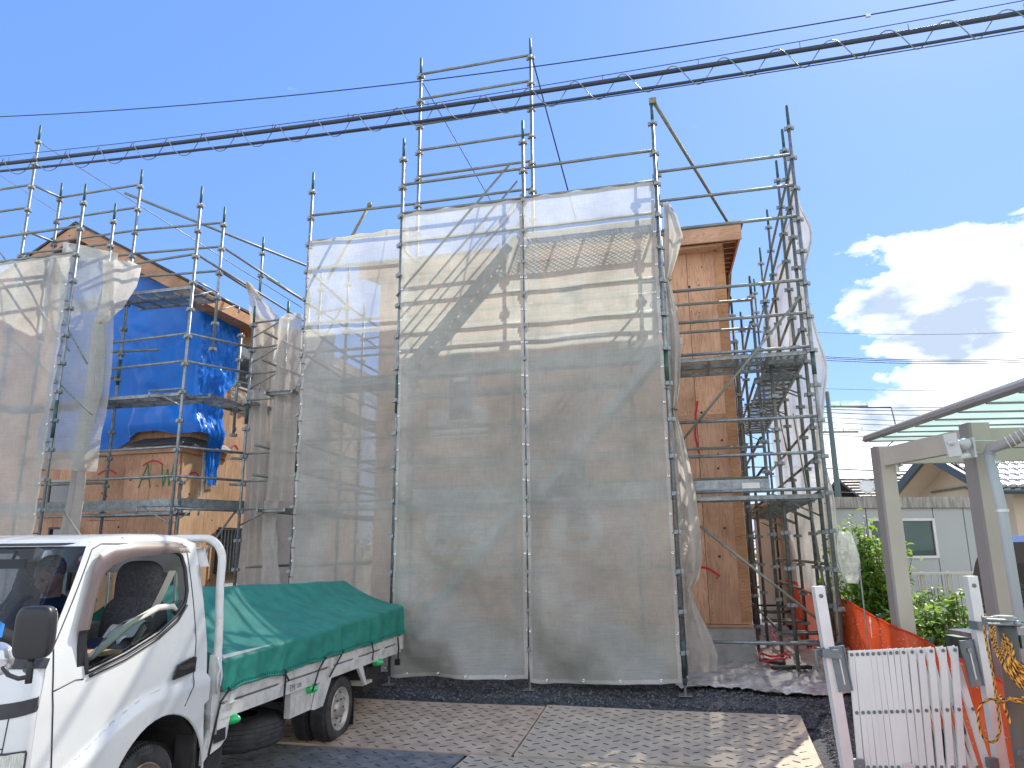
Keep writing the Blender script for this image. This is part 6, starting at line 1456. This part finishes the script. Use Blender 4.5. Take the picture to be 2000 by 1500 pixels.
# ---------------------------------------------------------------- prefab cabin, houses
def cabin():
    t = thing('prefab_cabin', 'pale grey prefabricated cabin with one curtained window behind the shrub', 'cabin', Vector((8, 15, .1)))
    a = GD(1560, 978, 14.6); b = GD(1906, 976, 15.0); a.z = b.z = 2.45; e = (b-a); e.z = 0; L = e.length; e.normalize(); n = Vector((-e.y, e.x, 0)); 
    wl = mat('grey_green_cladding', (.42,.45,.43), .6, var=.08, vscale=.8); tr = mat('stained_roof_trim', (.42,.41,.37), .7, col2=(.20,.19,.16), vscale=5, stretch=(4,4,.5))
    O = Vector((a.x, a.y, 0))
    def P(x, y, z): return O + e*x + n*y + Z3*z
    def bx(x0, x1, y0, y1, z0, z1): return MB().box(P((x0+x1)/2, (y0+y1)/2, (z0+z1)/2), e*(x1-x0)/2, n*(y1-y0)/2, Z3*(z1-z0)/2)
    part('wall_core', bx(.02, L-.02, .03, 2.2, .1, 2.38), wl, t)
    part('roof_trim', bx(-.05, L+.05, -.06, 2.3, 2.385, 2.60), tr, t)
    wx0 = uvx = None
    px = [x for x in (0, .9, 1.55)]
    def at(x): q = GD(x, 1050, 14.9); return (Vector((q.x, q.y, 0)) - O).dot(e)
    cols = [0, at(1600), at(1688), at(1828), at(1893), L-.02]
    wz0, wz1 = 1.42, 2.16
    for i, (x0, x1) in enumerate(zip(cols, cols[1:])):
        if i == 2:
            for z0, z1 in ((.12, wz0-.02), (wz1+.02, 2.38)): part('wall_panel', bx(x0+.01, x1-.01, .0, .03, z0, z1), wl, t)
        else: part('wall_panel', bx(x0+.01, x1-.01, .0, .03, .12, 2.38), wl, t)
    x0, x1 = cols[2], cols[3]
    f = part('window', MB(), M['white'], t) if 0 else None
    mb = MB()
    for q in ((x0, x1, wz0-.02, wz0+.03), (x0, x1, wz1-.03, wz1+.02), (x0, x0+.05, wz0, wz1), (x1-.05, x1, wz0, wz1), ((x0+x1)/2-.025, (x0+x1)/2+.025, wz0, wz1)): mb.box(P((q[0]+q[1])/2, -.01, (q[2]+q[3])/2), e*(q[1]-q[0])/2, n*.02, Z3*(q[3]-q[2])/2)
    f = part('window', mb, M['white_tape'], t)
    mb = MB(); mb.grid(lambda s, q: P(x0+.05+(x1-x0-.1)*s, .10 + .025*math.sin(s*55), wz0+.03+(wz1-wz0-.06)*q), 90, 1); part('curtain', mb, mat('grey_blue_curtain', (.20,.26,.28), .9), f, smooth=True)
    part('pane', bx(x0+.05, x1-.05, .0, .004, wz0+.03, wz1-.03), M['glass'], f)
    part('corner_post', bx(L-.02, L+.03, -.02, .06, .1, 2.38), M['white_tape'], t)
    mb = MB(); mb.tube([P(L+.09, -.04, .1), P(L+.09, -.04, 2.4)], .035, 10); part('downpipe', mb, M['alu'], t, smooth=True)
cabin()
def tile_house():
    t = thing('tiled_house', 'cream house with glossy silver tile roof and gable facing left behind the cabin', 'house', Vector((16, 24, 0)))
    wall = mat('cream_render', (.58,.49,.38), .8, var=.06, vscale=1); wall2 = mat('yellow_render', (.60,.50,.26), .8); dark = mat('dark_barge', (.05,.07,.07), .4)
    # ridge goes right and away; roof plane faces the camera
    ap = GD(1808, 884, 23.0); rd = Vector((1, .05, 0)).normalized(); out = Vector((rd.y, -rd.x, 0))     # out: towards the camera side
    zr = ap.z; run = 2.75; drop = 1.42; Lr = 12
    def P(x, y, z): return Vector((ap.x, ap.y, 0)) + rd*x + out*y + Z3*z
    def rf(y): return zr - drop*abs(y)/run
    for s in (1, -1):
        mb = MB(); th = .08; A = [P(0, 0, zr), P(Lr, 0, zr), P(Lr, s*run, zr-drop), P(0, s*run, zr-drop)]; mb.add(A + [p - Z3*th for p in A], [(0,1,2,3), (7,6,5,4), (0,4,5,1), (1,5,6,2), (2,6,7,3), (3,7,4,0)]); part('roof', mb, dark, t)
    # tiles: rows down the slope, each a low wave
    tm = mat('glazed_silver_tile', (.66,.64,.66), .22, .15, coat=.8, col2=(.50,.48,.50), vscale=2)
    rows, cols = 7, 34; tl = MB()
    for k in range(5):
        pass
    w = .30; hh = .44; tile = MB()
    sl = Vector((0, 0, 0)) + (out*run - Z3*drop); sl.normalize(); nn = rd.cross(sl); nn = nn if nn.z > 0 else -nn
    tile.grid(lambda s, q: rd*(w*.93*(s-.5)) + sl*(hh*(q)) + nn*(.035*math.sin(math.pi*s)**.6*1.0 + .05*q*.8 + .02), 6, 3)
    # rounded lower lip
    tile.grid(lambda s, q: rd*(w*.93*(s-.5)) + sl*(hh) + nn*((.035*math.sin(math.pi*s)**.6 + .04 + .02)*(1-q)), 6, 1)
    tme = mesh_of('roof_tile', tile, tm, smooth=False); cnt = 0
    for j in range(rows):
        for i in range(27):
            o = P(.12 + w*(i+.5), .05, zr+.05) + sl*(hh*.97*j)
            inst('roof_tile', tme, t, o); cnt += 1
    mb = MB(); mb.tube([P(.0, 0, zr+.09), P(Lr, 0, zr+.09)], .13, 10); part('ridge', mb, dark, t)
    for s in (1, -1):
        mb = MB(); a, b = P(-.06, 0, zr+.06), P(-.06, s*run, zr-drop+.06); mb.add([a, b, b - Z3*.28, a - Z3*.28, a + rd*.12, b + rd*.12, b + rd*.12 - Z3*.28, a + rd*.12 - Z3*.28], [(0,1,2,3), (7,6,5,4), (0,4,5,1), (2,6,7,3), (1,5,6,2)]); part('barge_board', mb, dark, t)
    # gable wall, recessed under the verge with a soffit
    g = .95; wr = run-.55
    mb = MB(); mb.prism([(-wr, 0), (wr, 0), (wr, rf(wr)-.10), (0, zr-.10), (-wr, rf(wr)-.10)], out, Z3, P(g, 0, 0), rd*(Lr-2)); part('wall', mb, wall, t)
    for s in (1, -1):
        mb = MB(); A = [P(.06, 0, zr-.09), P(g, 0, zr-.09), P(g, s*(run-.05), zr-drop-.08), P(.06, s*(run-.05), zr-drop-.08)]; mb.add(A, [(0,1,2,3)]); part('soffit', mb, wall, t)
    mb = MB(); mb.box(P(Lr/2+.5, wr+.012, 1.3), rd*(Lr/2-1), out*.01, Z3*1.15); part('side_wall', mb, wall2, t)
    mb = MB(); mb.tube([P(0, run+.06, zr-drop-.02), P(Lr, run+.06, zr-drop-.02)], .075, 10); part('gutter', mb, dark, t)
    mb = MB(); mb.tube([P(2.9, run+.05, zr-drop-.1), P(2.9, run+.0, zr-drop-.28), P(2.5, wr+.1, zr-drop-.65), P(2.5, wr+.08, 0)], .045, 8); part('downpipe', mb, dark, t, smooth=True)
    for y in (.9, 1.9): mb = MB(); mb.tube([P(g-.004, y, 1), P(g-.004, y, rf(y)-.15)], .012, 5); part('wall_joint', mb, dark, t)
    mb = MB(); mb.tube([P(g-.05, -1.4, zr-1.15), P(g-.05, .3, zr-1.12), P(g-.05, .55, zr-1.25), P(g-.05, .6, 2.2)], .035, 6); part('vent_pipe', mb, M['steel_dark'], t, smooth=True)
tile_house()
def far_house(loc, w, d, zr, ze, label, col, roofc):
    t = thing('far_house', label, 'house', loc); x, y, _ = loc
    wm = mat('far_wall', col, .8); rm = mat('far_roof_tile', roofc, .6, var=.3, vscale=6)
    mb = MB(); mb.box((x, y, ze/2), (w/2-.4, 0, 0), (0, d/2-.4, 0), (0, 0, ze/2)); part('wall', mb, wm, t)
    mb = MB(); a = [Vector((x-w/2, y-d/2, ze)), Vector((x+w/2, y-d/2, ze)), Vector((x+w/2, y, zr)), Vector((x-w/2, y, zr)), Vector((x+w/2, y+d/2, ze)), Vector((x-w/2, y+d/2, ze))]
    mb.add(a + [p - Z3*.15 for p in a], [(0,1,2,3), (3,2,4,5), (6,7,1,0), (10,11,5,4), (7,8,2,1), (8,10,4,2), (6,9,3,0)[::-1], (9,11,5,3)[::-1]]); part('roof', mb, rm, t)
    k = 0
    rw = mat('far_roof_course', tuple(c*.55 for c in roofc), .7)
    for j in range(1, 9):
        q = j/9; p = Vector((x, y-d/2*q, zr+(ze-zr)*q + .02)); mb = MB(); mb.box(p, (w/2, 0, 0), (0, .03, 0), (0, 0, .025)); part('tile_course', mb, rw, t)
    for i in range(max(1, int(w/3))):
        cx = x - w/2 + 1.6 + i*3; mb = MB(); mb.box((cx, y-d/2+.38, ze-1.1), (.6, 0, 0), (0, .03, 0), (0, 0, .5)); f = part('window', mb, M['white_tape'], t); mb = MB(); mb.box((cx, y-d/2+.345, ze-1.1), (.52, 0, 0), (0, .008, 0), (0, 0, .43)); part('pane', mb, M['glass_dark'], f)
    return t
p = GD(1722, 928, 40); far_house(Vector((p.x+.5, 42, 0)), 4.2, 7, p.z+.1, p.z-1.6, 'distant house with dark tiled roof left of the tall gable, satellite dish on its wall', (.55,.52,.46), (.07,.06,.065))
far_house(Vector((2.0, 55, 0)), 12, 8, 5.8, 4.0, 'distant white house glimpsed through the scaffold flank', (.6,.6,.6), (.09,.09,.1))
far_house(Vector((-26, 52, 0)), 14, 8, 6.5, 4.2, 'distant grey house beyond the two plots', (.5,.5,.5), (.1,.09,.09))
far_house(Vector((30, 46, 0)), 12, 9, 6.3, 4.0, 'distant beige house far behind the carport', (.55,.5,.42), (.12,.10,.09))
mb = MB(); c = GD(1694, 951, 38); mb.lathe(c, (-.5, -1, .3), [(0, 0), (.02, .2), (.09, .38), (.1, .38), (.03, .2), (.01, 0)], 18); mb.tube([c, c + Vector((.25, .2, -.45))], .03, 6); single('satellite_dish', mb, M['print_white'], 'white satellite dish beside the distant dark roof', 'dish', True)
# ---------------------------------------------------------------- railing
def railing():
    t = thing('railing', 'grey bar railing in front of the prefab cabin above the leafy bed', 'railing', Vector((7.4, 13, .2)))
    a = GD(1740, 1121, 13); b = GD(1925, 1123, 13); a.z = b.z = 1.17; e = (b-a).normalized(); L = (b-a).length
    mb = MB(); mb.box((a+b)/2, e*L/2, Vector((0, .02, 0)), Z3*.02); part('top_rail', mb, M['cream'], t)
    mb = MB(); mb.box((a+b)/2 - Z3*.55, e*L/2, Vector((0, .02, 0)), Z3*.02); part('bottom_rail', mb, M['cream'], t)
    n = int(L/.11)
    for i in range(n+1): mb = MB(); mb.box(a + e*(L*i/n) - Z3*.28, Vector((.009, 0, 0)), Vector((0, .009, 0)), Z3*.27); part('bar', mb, M['cream'], t)
    for i in (0, 1, 2, 3): mb = MB(); mb.box(a + e*(L*(i+.2)/3.6) - Z3*.45 + Vector((0, .04, 0)), Vector((.022, 0, 0)), Vector((0, .022, 0)), Z3*.48); part('railing_post', mb, M['cream'], t)
railing()
# ---------------------------------------------------------------- plants
def leaf_mat(name, c, c2):
    m = mat(name, c, .45, col2=c2, vscale=3.5, vdet=3, spec=.4); b = m.node_tree.nodes['Principled BSDF']
    t = m.node_tree; L = t.links.new; out = t.nodes['Material Output']; tl = t.nodes.new('ShaderNodeBsdfTranslucent'); tl.inputs[0].default_value = (c[0]*2.2, c[1]*2.0, c[2]*1.0, 1); mx = t.nodes.new('ShaderNodeMixShader'); mx.inputs[0].default_value = .4
    L(b.outputs[0], mx.inputs[1]); L(tl.outputs[0], mx.inputs[2]); L(mx.outputs[0], out.inputs[0]); return m
M['leaf1'] = leaf_mat('mulberry_leaf', (.17,.30,.05), (.08,.17,.03)); M['leaf2'] = leaf_mat('broad_leaf', (.20,.32,.09), (.09,.18,.045)); M['stem'] = mat('stem', (.12,.10,.05), .8)
def leaf(mb, c, d, up, s, rnd):
    d = d.normalized(); sdv = d.cross(up).normalized(); up = sdv.cross(d)
    pts = [(0, 0), (.30, .30), (.62, .42), (1.05, .20), (1.35, 0), (1.05, -.20), (.62, -.42), (.30, -.30)]
    droop = rnd.uniform(.1, .35)
    vs = [c + d*s*x + sdv*s*y + up*s*(abs(y)*.35 - droop*x*x) for x, y in pts] + [c + d*s*.6 - up*s*droop*.36]
    mb.add(vs, [(8, i, (i+1) % 8) for i in range(8)])
def shrub():
    t = thing('shrub', 'tall leafy green shrub between the flank net and the cabin', 'shrub', Vector((4.75, 9.7, .1)))
    rnd = random.Random(21); mb = MB(); st = MB(); base = Vector((4.52, 9.6, 0))
    for k in range(110):
        a = rnd.uniform(0, 6.28); rad = rnd.uniform(.05, .62)*(1.0 if k % 3 else .6); top = base + Vector((math.cos(a)*rad, math.sin(a)*rad*.9, rnd.uniform(1.0, 2.0) - rad*.5))
        b = base + Vector((math.cos(a)*rad*.3, math.sin(a)*rad*.3, 0)); mid = b.lerp(top, .5) + Vector((rnd.uniform(-.1,.1), rnd.uniform(-.1,.1), .08)); st.tube([b, mid, top], [.012, .008, .003], 5)
        for j in range(34):
            q = rnd.uniform(.25, 1.05); p = (b.lerp(mid, q*2) if q < .5 else mid.lerp(top, q*2-1)) + Vector((rnd.gauss(0, .07), rnd.gauss(0, .07), rnd.gauss(0, .05)))
            d = Vector((rnd.uniform(-1, 1), rnd.uniform(-1, 1), rnd.uniform(-.5, .5))); leaf(mb, p, d, Z3 + Vector((rnd.uniform(-.4,.4), rnd.uniform(-.4,.4), 0)), rnd.uniform(.045, .085), rnd)
    f = part('foliage', mb, M['leaf1'], t); f['kind'] = 'stuff'; part('trunk', st, M['stem'], t)
shrub()
def bed(name, label, x0, x1, y0, y1, zb, n, s0, s1, hmax, seed):
    rnd = random.Random(seed); mb = MB(); st = MB()
    for k in range(n):
        x = rnd.uniform(x0, x1); y = rnd.uniform(y0, y1); h = hmax*(.45 + .55*abs(fbm((x*1.3, y*1.3, seed)))*1.6)*rnd.uniform(.75, 1.05); c = Vector((x, y, zb + h))
        d = Vector((rnd.uniform(-1, 1), rnd.uniform(-1, .6), rnd.uniform(-.25, .3))); leaf(mb, c, d, Z3 + Vector((rnd.uniform(-.5,.5), rnd.uniform(-.7,.2), 0)), rnd.uniform(s0, s1), rnd)
        if k % 4 == 0: st.tube([Vector((x, y, zb)), c], .005, 4, cap=False)
    t = thing(name, label, 'plants', Vector(((x0+x1)/2, (y0+y1)/2, zb))); f = part('foliage', mb, M['leaf2'], t); f['kind'] = 'stuff'; f = part('stem', st, M['stem'], t); f['kind'] = 'stuff'
bed('leafy_plants', 'bed of broad leaved plants behind the carport post and the orange fence', 4.3, 7.6, 8.4, 10.8, .28, 6500, .055, .10, .80, 5)
bed('leafy_plants', 'low sprawling leaves at the foot of the tall shrub', 4.2, 5.3, 8.4, 9.6, .05, 900, .05, .09, .62, 8)
rnd = random.Random(77); mb = MB()
for k in range(9000):
    x = rnd.uniform(3.7, 8.5); y = rnd.uniform(5.2, 8.6); u, v = uv_of(x, y)
    if u < 5.65: continue
    p = Vector((x, y, gz(u, v)-.01)); a = rnd.uniform(0, 6.28); h = rnd.uniform(.02, .06); q = Vector((math.cos(a), math.sin(a), 0)); mb.add([p - q*.004, p + q*.004, p + Z3*h + q.yxz*.015], [(0,1,2)])
o = single('grass', mb, leaf_mat('dry_grass', (.20,.22,.06), (.12,.14,.04)), 'short yellowish grass strip in front of the leafy bed', 'grass'); o['kind'] = 'stuff'
mb = MB(); c = GD(1745, 950, 36)
for k in range(500):
    p = Vector((c.x, 36, c.z-.7)) + Vector((rnd.gauss(0, .5), rnd.gauss(0, .5), rnd.gauss(0, .4))); leaf(mb, p, Vector((rnd.uniform(-1,1), rnd.uniform(-1,1), rnd.uniform(-.3,.5))), Z3, .12, rnd)
tt = thing('shrub', 'small yellowish bush in front of the distant dark roof', 'shrub', Vector((c.x, 36, 0))); f = part('foliage', mb, M['leaf2'], tt); f['kind'] = 'stuff'; mb = MB(); mb.tube([Vector((c.x, 36, 0)), Vector((c.x, 36, c.z-.5))], .06, 6); part('trunk', mb, M['stem'], tt)
# leaning metal sheets behind the gate, low box
mb = MB(); a = GD(1870, 1232, 6.3); mb.box(Vector((a.x+.35, 6.3, a.z-.02)), (.34, .05, .0), (0, .22, 0), (0, 0, .018)); single('metal_cover', mb, M['steel'], 'flat grey metal cover lying above the orange fence near the rope', 'cover')
mb = MB(); a = GD(1925, 1240, 6.2); mb.box(Vector((a.x+.5, 6.25, a.z-.32)), (.55, -.05, .0), (0, .4, 0), (0, 0, .27)); single('planter', mb, M['sleeve'], 'dark green metal box behind the steel pipe post', 'box')
# clear plastic hood on a stick
def hood():
    t = thing('plastic_hood', 'crumpled clear plastic hood on a thin stake beside the shrub', 'plastic hood', W(5.66, -.2, 0))
    m = net_mat('clear_plastic', (.75,.78,.76), .55); mb = MB(); c = GD(1654, 1088, 7.9)
    def P(s, q):
        a = -math.pi/2 + math.pi*s; z = .27 - .54*q; w = .115*math.sqrt(max(0, 1-(2*q-1)**2*.75)); return c + Vector((w*math.sin(a) + .03*q, .08*math.cos(a), z)) + Vector((1,1,.6))*.014*fbm((s*4, q*5, 2))
    mb.grid(P, 20, 24); part('hood', mb, m, t, smooth=True)
    mb = MB(); mb.tube([P(0, i/24) for i in range(25)], .004, 5); mb.tube([P(1, i/24) for i in range(25)], .004, 5); part('hood_rim', mb, M['steel'], t)
    mb = MB(); mb.tube([c + Vector((.12, 0, -.10)), Vector((c.x+.12, c.y, -.2))], .008, 6); part('stake', mb, M['steel'], t)
hood()
# ---------------------------------------------------------------- wires
M['wire'] = mat('black_cable', (.035,.045,.065), .5); M['wire_thin'] = mat('blue_black_wire', (.02,.035,.06), .5)
def cable(name, pts, r, label, cat='cable', m='wire', group=None):
    mb = MB(); mb.tube(pts, r, 8); return single(name, mb, M[m], label, cat, True, group)
cv = -2.7
def CL(u, z, sag=.0): return W(u, cv, z - .0045*(u-1.3)**2*0 + sag)
us = [-16 + i*.5 for i in range(77)]
zm = lambda u: 6.055 + .0030*(u-4.5)**2; zl = lambda u: 5.925 + .0036*(u-4.5)**2
t = thing('overhead_cable', 'thick bundled overhead telephone cables with a wire spiral crossing the whole picture', 'cable', W(1, cv, 6))
mb = MB(); mb.tube([W(u, cv, zm(u)) for u in us], .024, 10); part('main_cable', mb, M['wire'], t, smooth=True)
mb = MB(); mb.tube([W(u, cv+.02, zl(u)) for u in us], .015, 8); part('lower_cable', mb, M['wire'], t, smooth=True)
mb = MB(); P = []; u = -15.5
while u < 21:
    q = 2*math.pi*(u/.47); zc = (zm(u)+zl(u))/2; P.append(W(u, cv + .05*math.cos(q), zc + .115*math.sin(q))); u += .03
mb.tube(P, .0055, 5); part('spiral_hanger', mb, M['steel'], t, smooth=True)
mb = MB()
for u in [-14+i*.47*1.93 for i in range(38)]: mb.tube([W(u, cv, zm(u)+.02), W(u, cv, zm(u)+.085)], .004, 4)
part('hanger_tail', mb, M['steel_dark'], t)
cable('support_wire', [W(u, cv, zm(u) + .045 + .012*abs(u-1)) for u in us], .004, 'thin wire running just above the thick cable bundle', m='wire_thin')
cable('support_wire', [W(u, cv, zl(u) - .035 - .003*(u-1)) for u in us], .005, 'thin wire running just below the thick cable bundle', m='wire_thin')
cable('overhead_wire', [W(u, cv+.05, 6.34 + .0075*(u-5.5)**2*.9) for u in us], .006, 'single thin wire highest in the sky above the cable bundle', m='wire_thin')
mb = MB(); c = W(5.66, cv+.05, 6.335); mb.box(c, U3*.02, V3*.012, Z3*.014); single('wire_clamp', mb, M['alu'], 'small bright clamp on the highest wire', 'clamp')
# guy ropes from the raised frame
cable('guy_rope', [W(1.83, .6, LZ(6)-.02), FVp(1125, 430, 3.2)], .012, 'dark rope from the top of the tall frame down to the roof behind the net', 'rope', 'wire')
cable('guy_rope', [W(.03, .6, LZ(6)-.1), FVp(963, 400, 3.2)], .007, 'thin line from the left top of the tall frame down behind the net', 'rope', 'wire')
cable('guy_rope', [W(-7.45, .56, LZ(6)+.02), W(-7.38, .62, LZ(6)-.05), FVp(590, 601, 4)], .009, 'pale wire rope from the leftmost tall pole down to the gap between the houses', 'rope', 'steel')
cable('guy_rope', [FVp(-20, 330, 1.2), FVp(160, 445, 1.5)], .007, 'short pale wire rope sloping into the ridge of the left house', 'rope', 'steel')
# utility pole and far lines
def upole():
    b = GD(1638, 975, 35); a = GD(1620, 765, 35); t = thing('utility_pole', 'distant slim concrete utility pole with crossarms right of the scaffold', 'utility pole', Vector((b.x, 35, 0)))
    mb = MB(); mb.tube([Vector((b.x, 35, 0)), Vector((b.x, 35, a.z))], [.17, .10], 12); part('pole', mb, mat('dark_concrete_pole', (.10,.14,.13), .7), t, smooth=True)
    for z, w in ((a.z-.75, 1.6), (a.z-2.0, 1.2)):
        mb = MB(); mb.box(Vector((b.x+w/2-.5, 35, z)), (w, 0, 0), (0, .04, 0), (0, 0, .04)); part('crossarm', mb, M['steel_dark'], t)
        for k in (-.3, .6, w+.3): mb = MB(); mb.lathe(Vector((b.x+k, 35, z+.04)), Z3, [(0, .05), (.1, .05), (.12, .03), (.2, .03), (.2, 0)], 8); part('insulator', mb, M['print_white'], t)
    mb = MB(); q = Vector((b.x+w*1.2, 35, a.z-.8)); mb.tube([q, q + Vector((1.6, 0, .0)), q + Vector((1.7, 0, -.8)), q + Vector((1.6, 0, -1.6)), q + Vector((1.2, 0, -1.9))], .03, 6); part('jumper_wire', mb, M['wire'], t, smooth=True)
upole()
lines = [(648, 644, 45, .02), (694, 697, 42, .03), (697, 700, 42, .03), (701, 704, 42, .03), (757, 753, 45, .02), (793, 780, 36, .025), (797, 788, 36, .025), (803, 800, 36, .025), (812, 815, 36, .02), (822, 822, 36, .02), (833, 836, 38, .02), (845, 850, 36, .02), (866, 864, 38, .02), (912, 911, 36, .035), (931, 932, 36, .02), (957, 957, 38, .02)]
for i, (ya, yb, D, r) in enumerate(lines):
    a = GD(1560, ya, D); b = GD(2080, yb, D+2); P = [a.lerp(b, k/12) - Z3*.25*math.sin(math.pi*k/12) for k in range(13)]
    P = [a - (b-a)*.9] + P + [b + (b-a)*.8]
    nm = ('topmost', 'second', 'third', 'fourth', 'fifth', 'sixth', 'seventh', 'eighth', 'ninth', 'tenth', 'eleventh', 'twelfth', 'thirteenth', 'fourteenth', 'fifteenth', 'lowest')[i]
    cable('power_line', P, r*.8, nm + ' of the sixteen distant power lines right of the scaffold, counted from above', 'power line', 'wire_thin', 'distant power lines over the right hand roofs')
# far treeline and low hedges so the ground does not end bare
mb = MB(); rnd = random.Random(3)
for k in range(5200):
    a = rnd.uniform(-1.25, 1.3); D = rnd.uniform(70, 95); p = Vector((math.sin(a)*D, math.cos(a)*D, abs(rnd.gauss(0, 1.5)) + .3)); leaf(mb, p, Vector((rnd.uniform(-1,1), rnd.uniform(-1,1), rnd.uniform(-.4,.4))), Z3, rnd.uniform(.5, .9), rnd)
o = single('treeline', mb, leaf_mat('far_foliage', (.06,.10,.035), (.03,.055,.02)), 'far off line of low trees on the horizon behind the houses', 'trees'); o['kind'] = 'stuff'
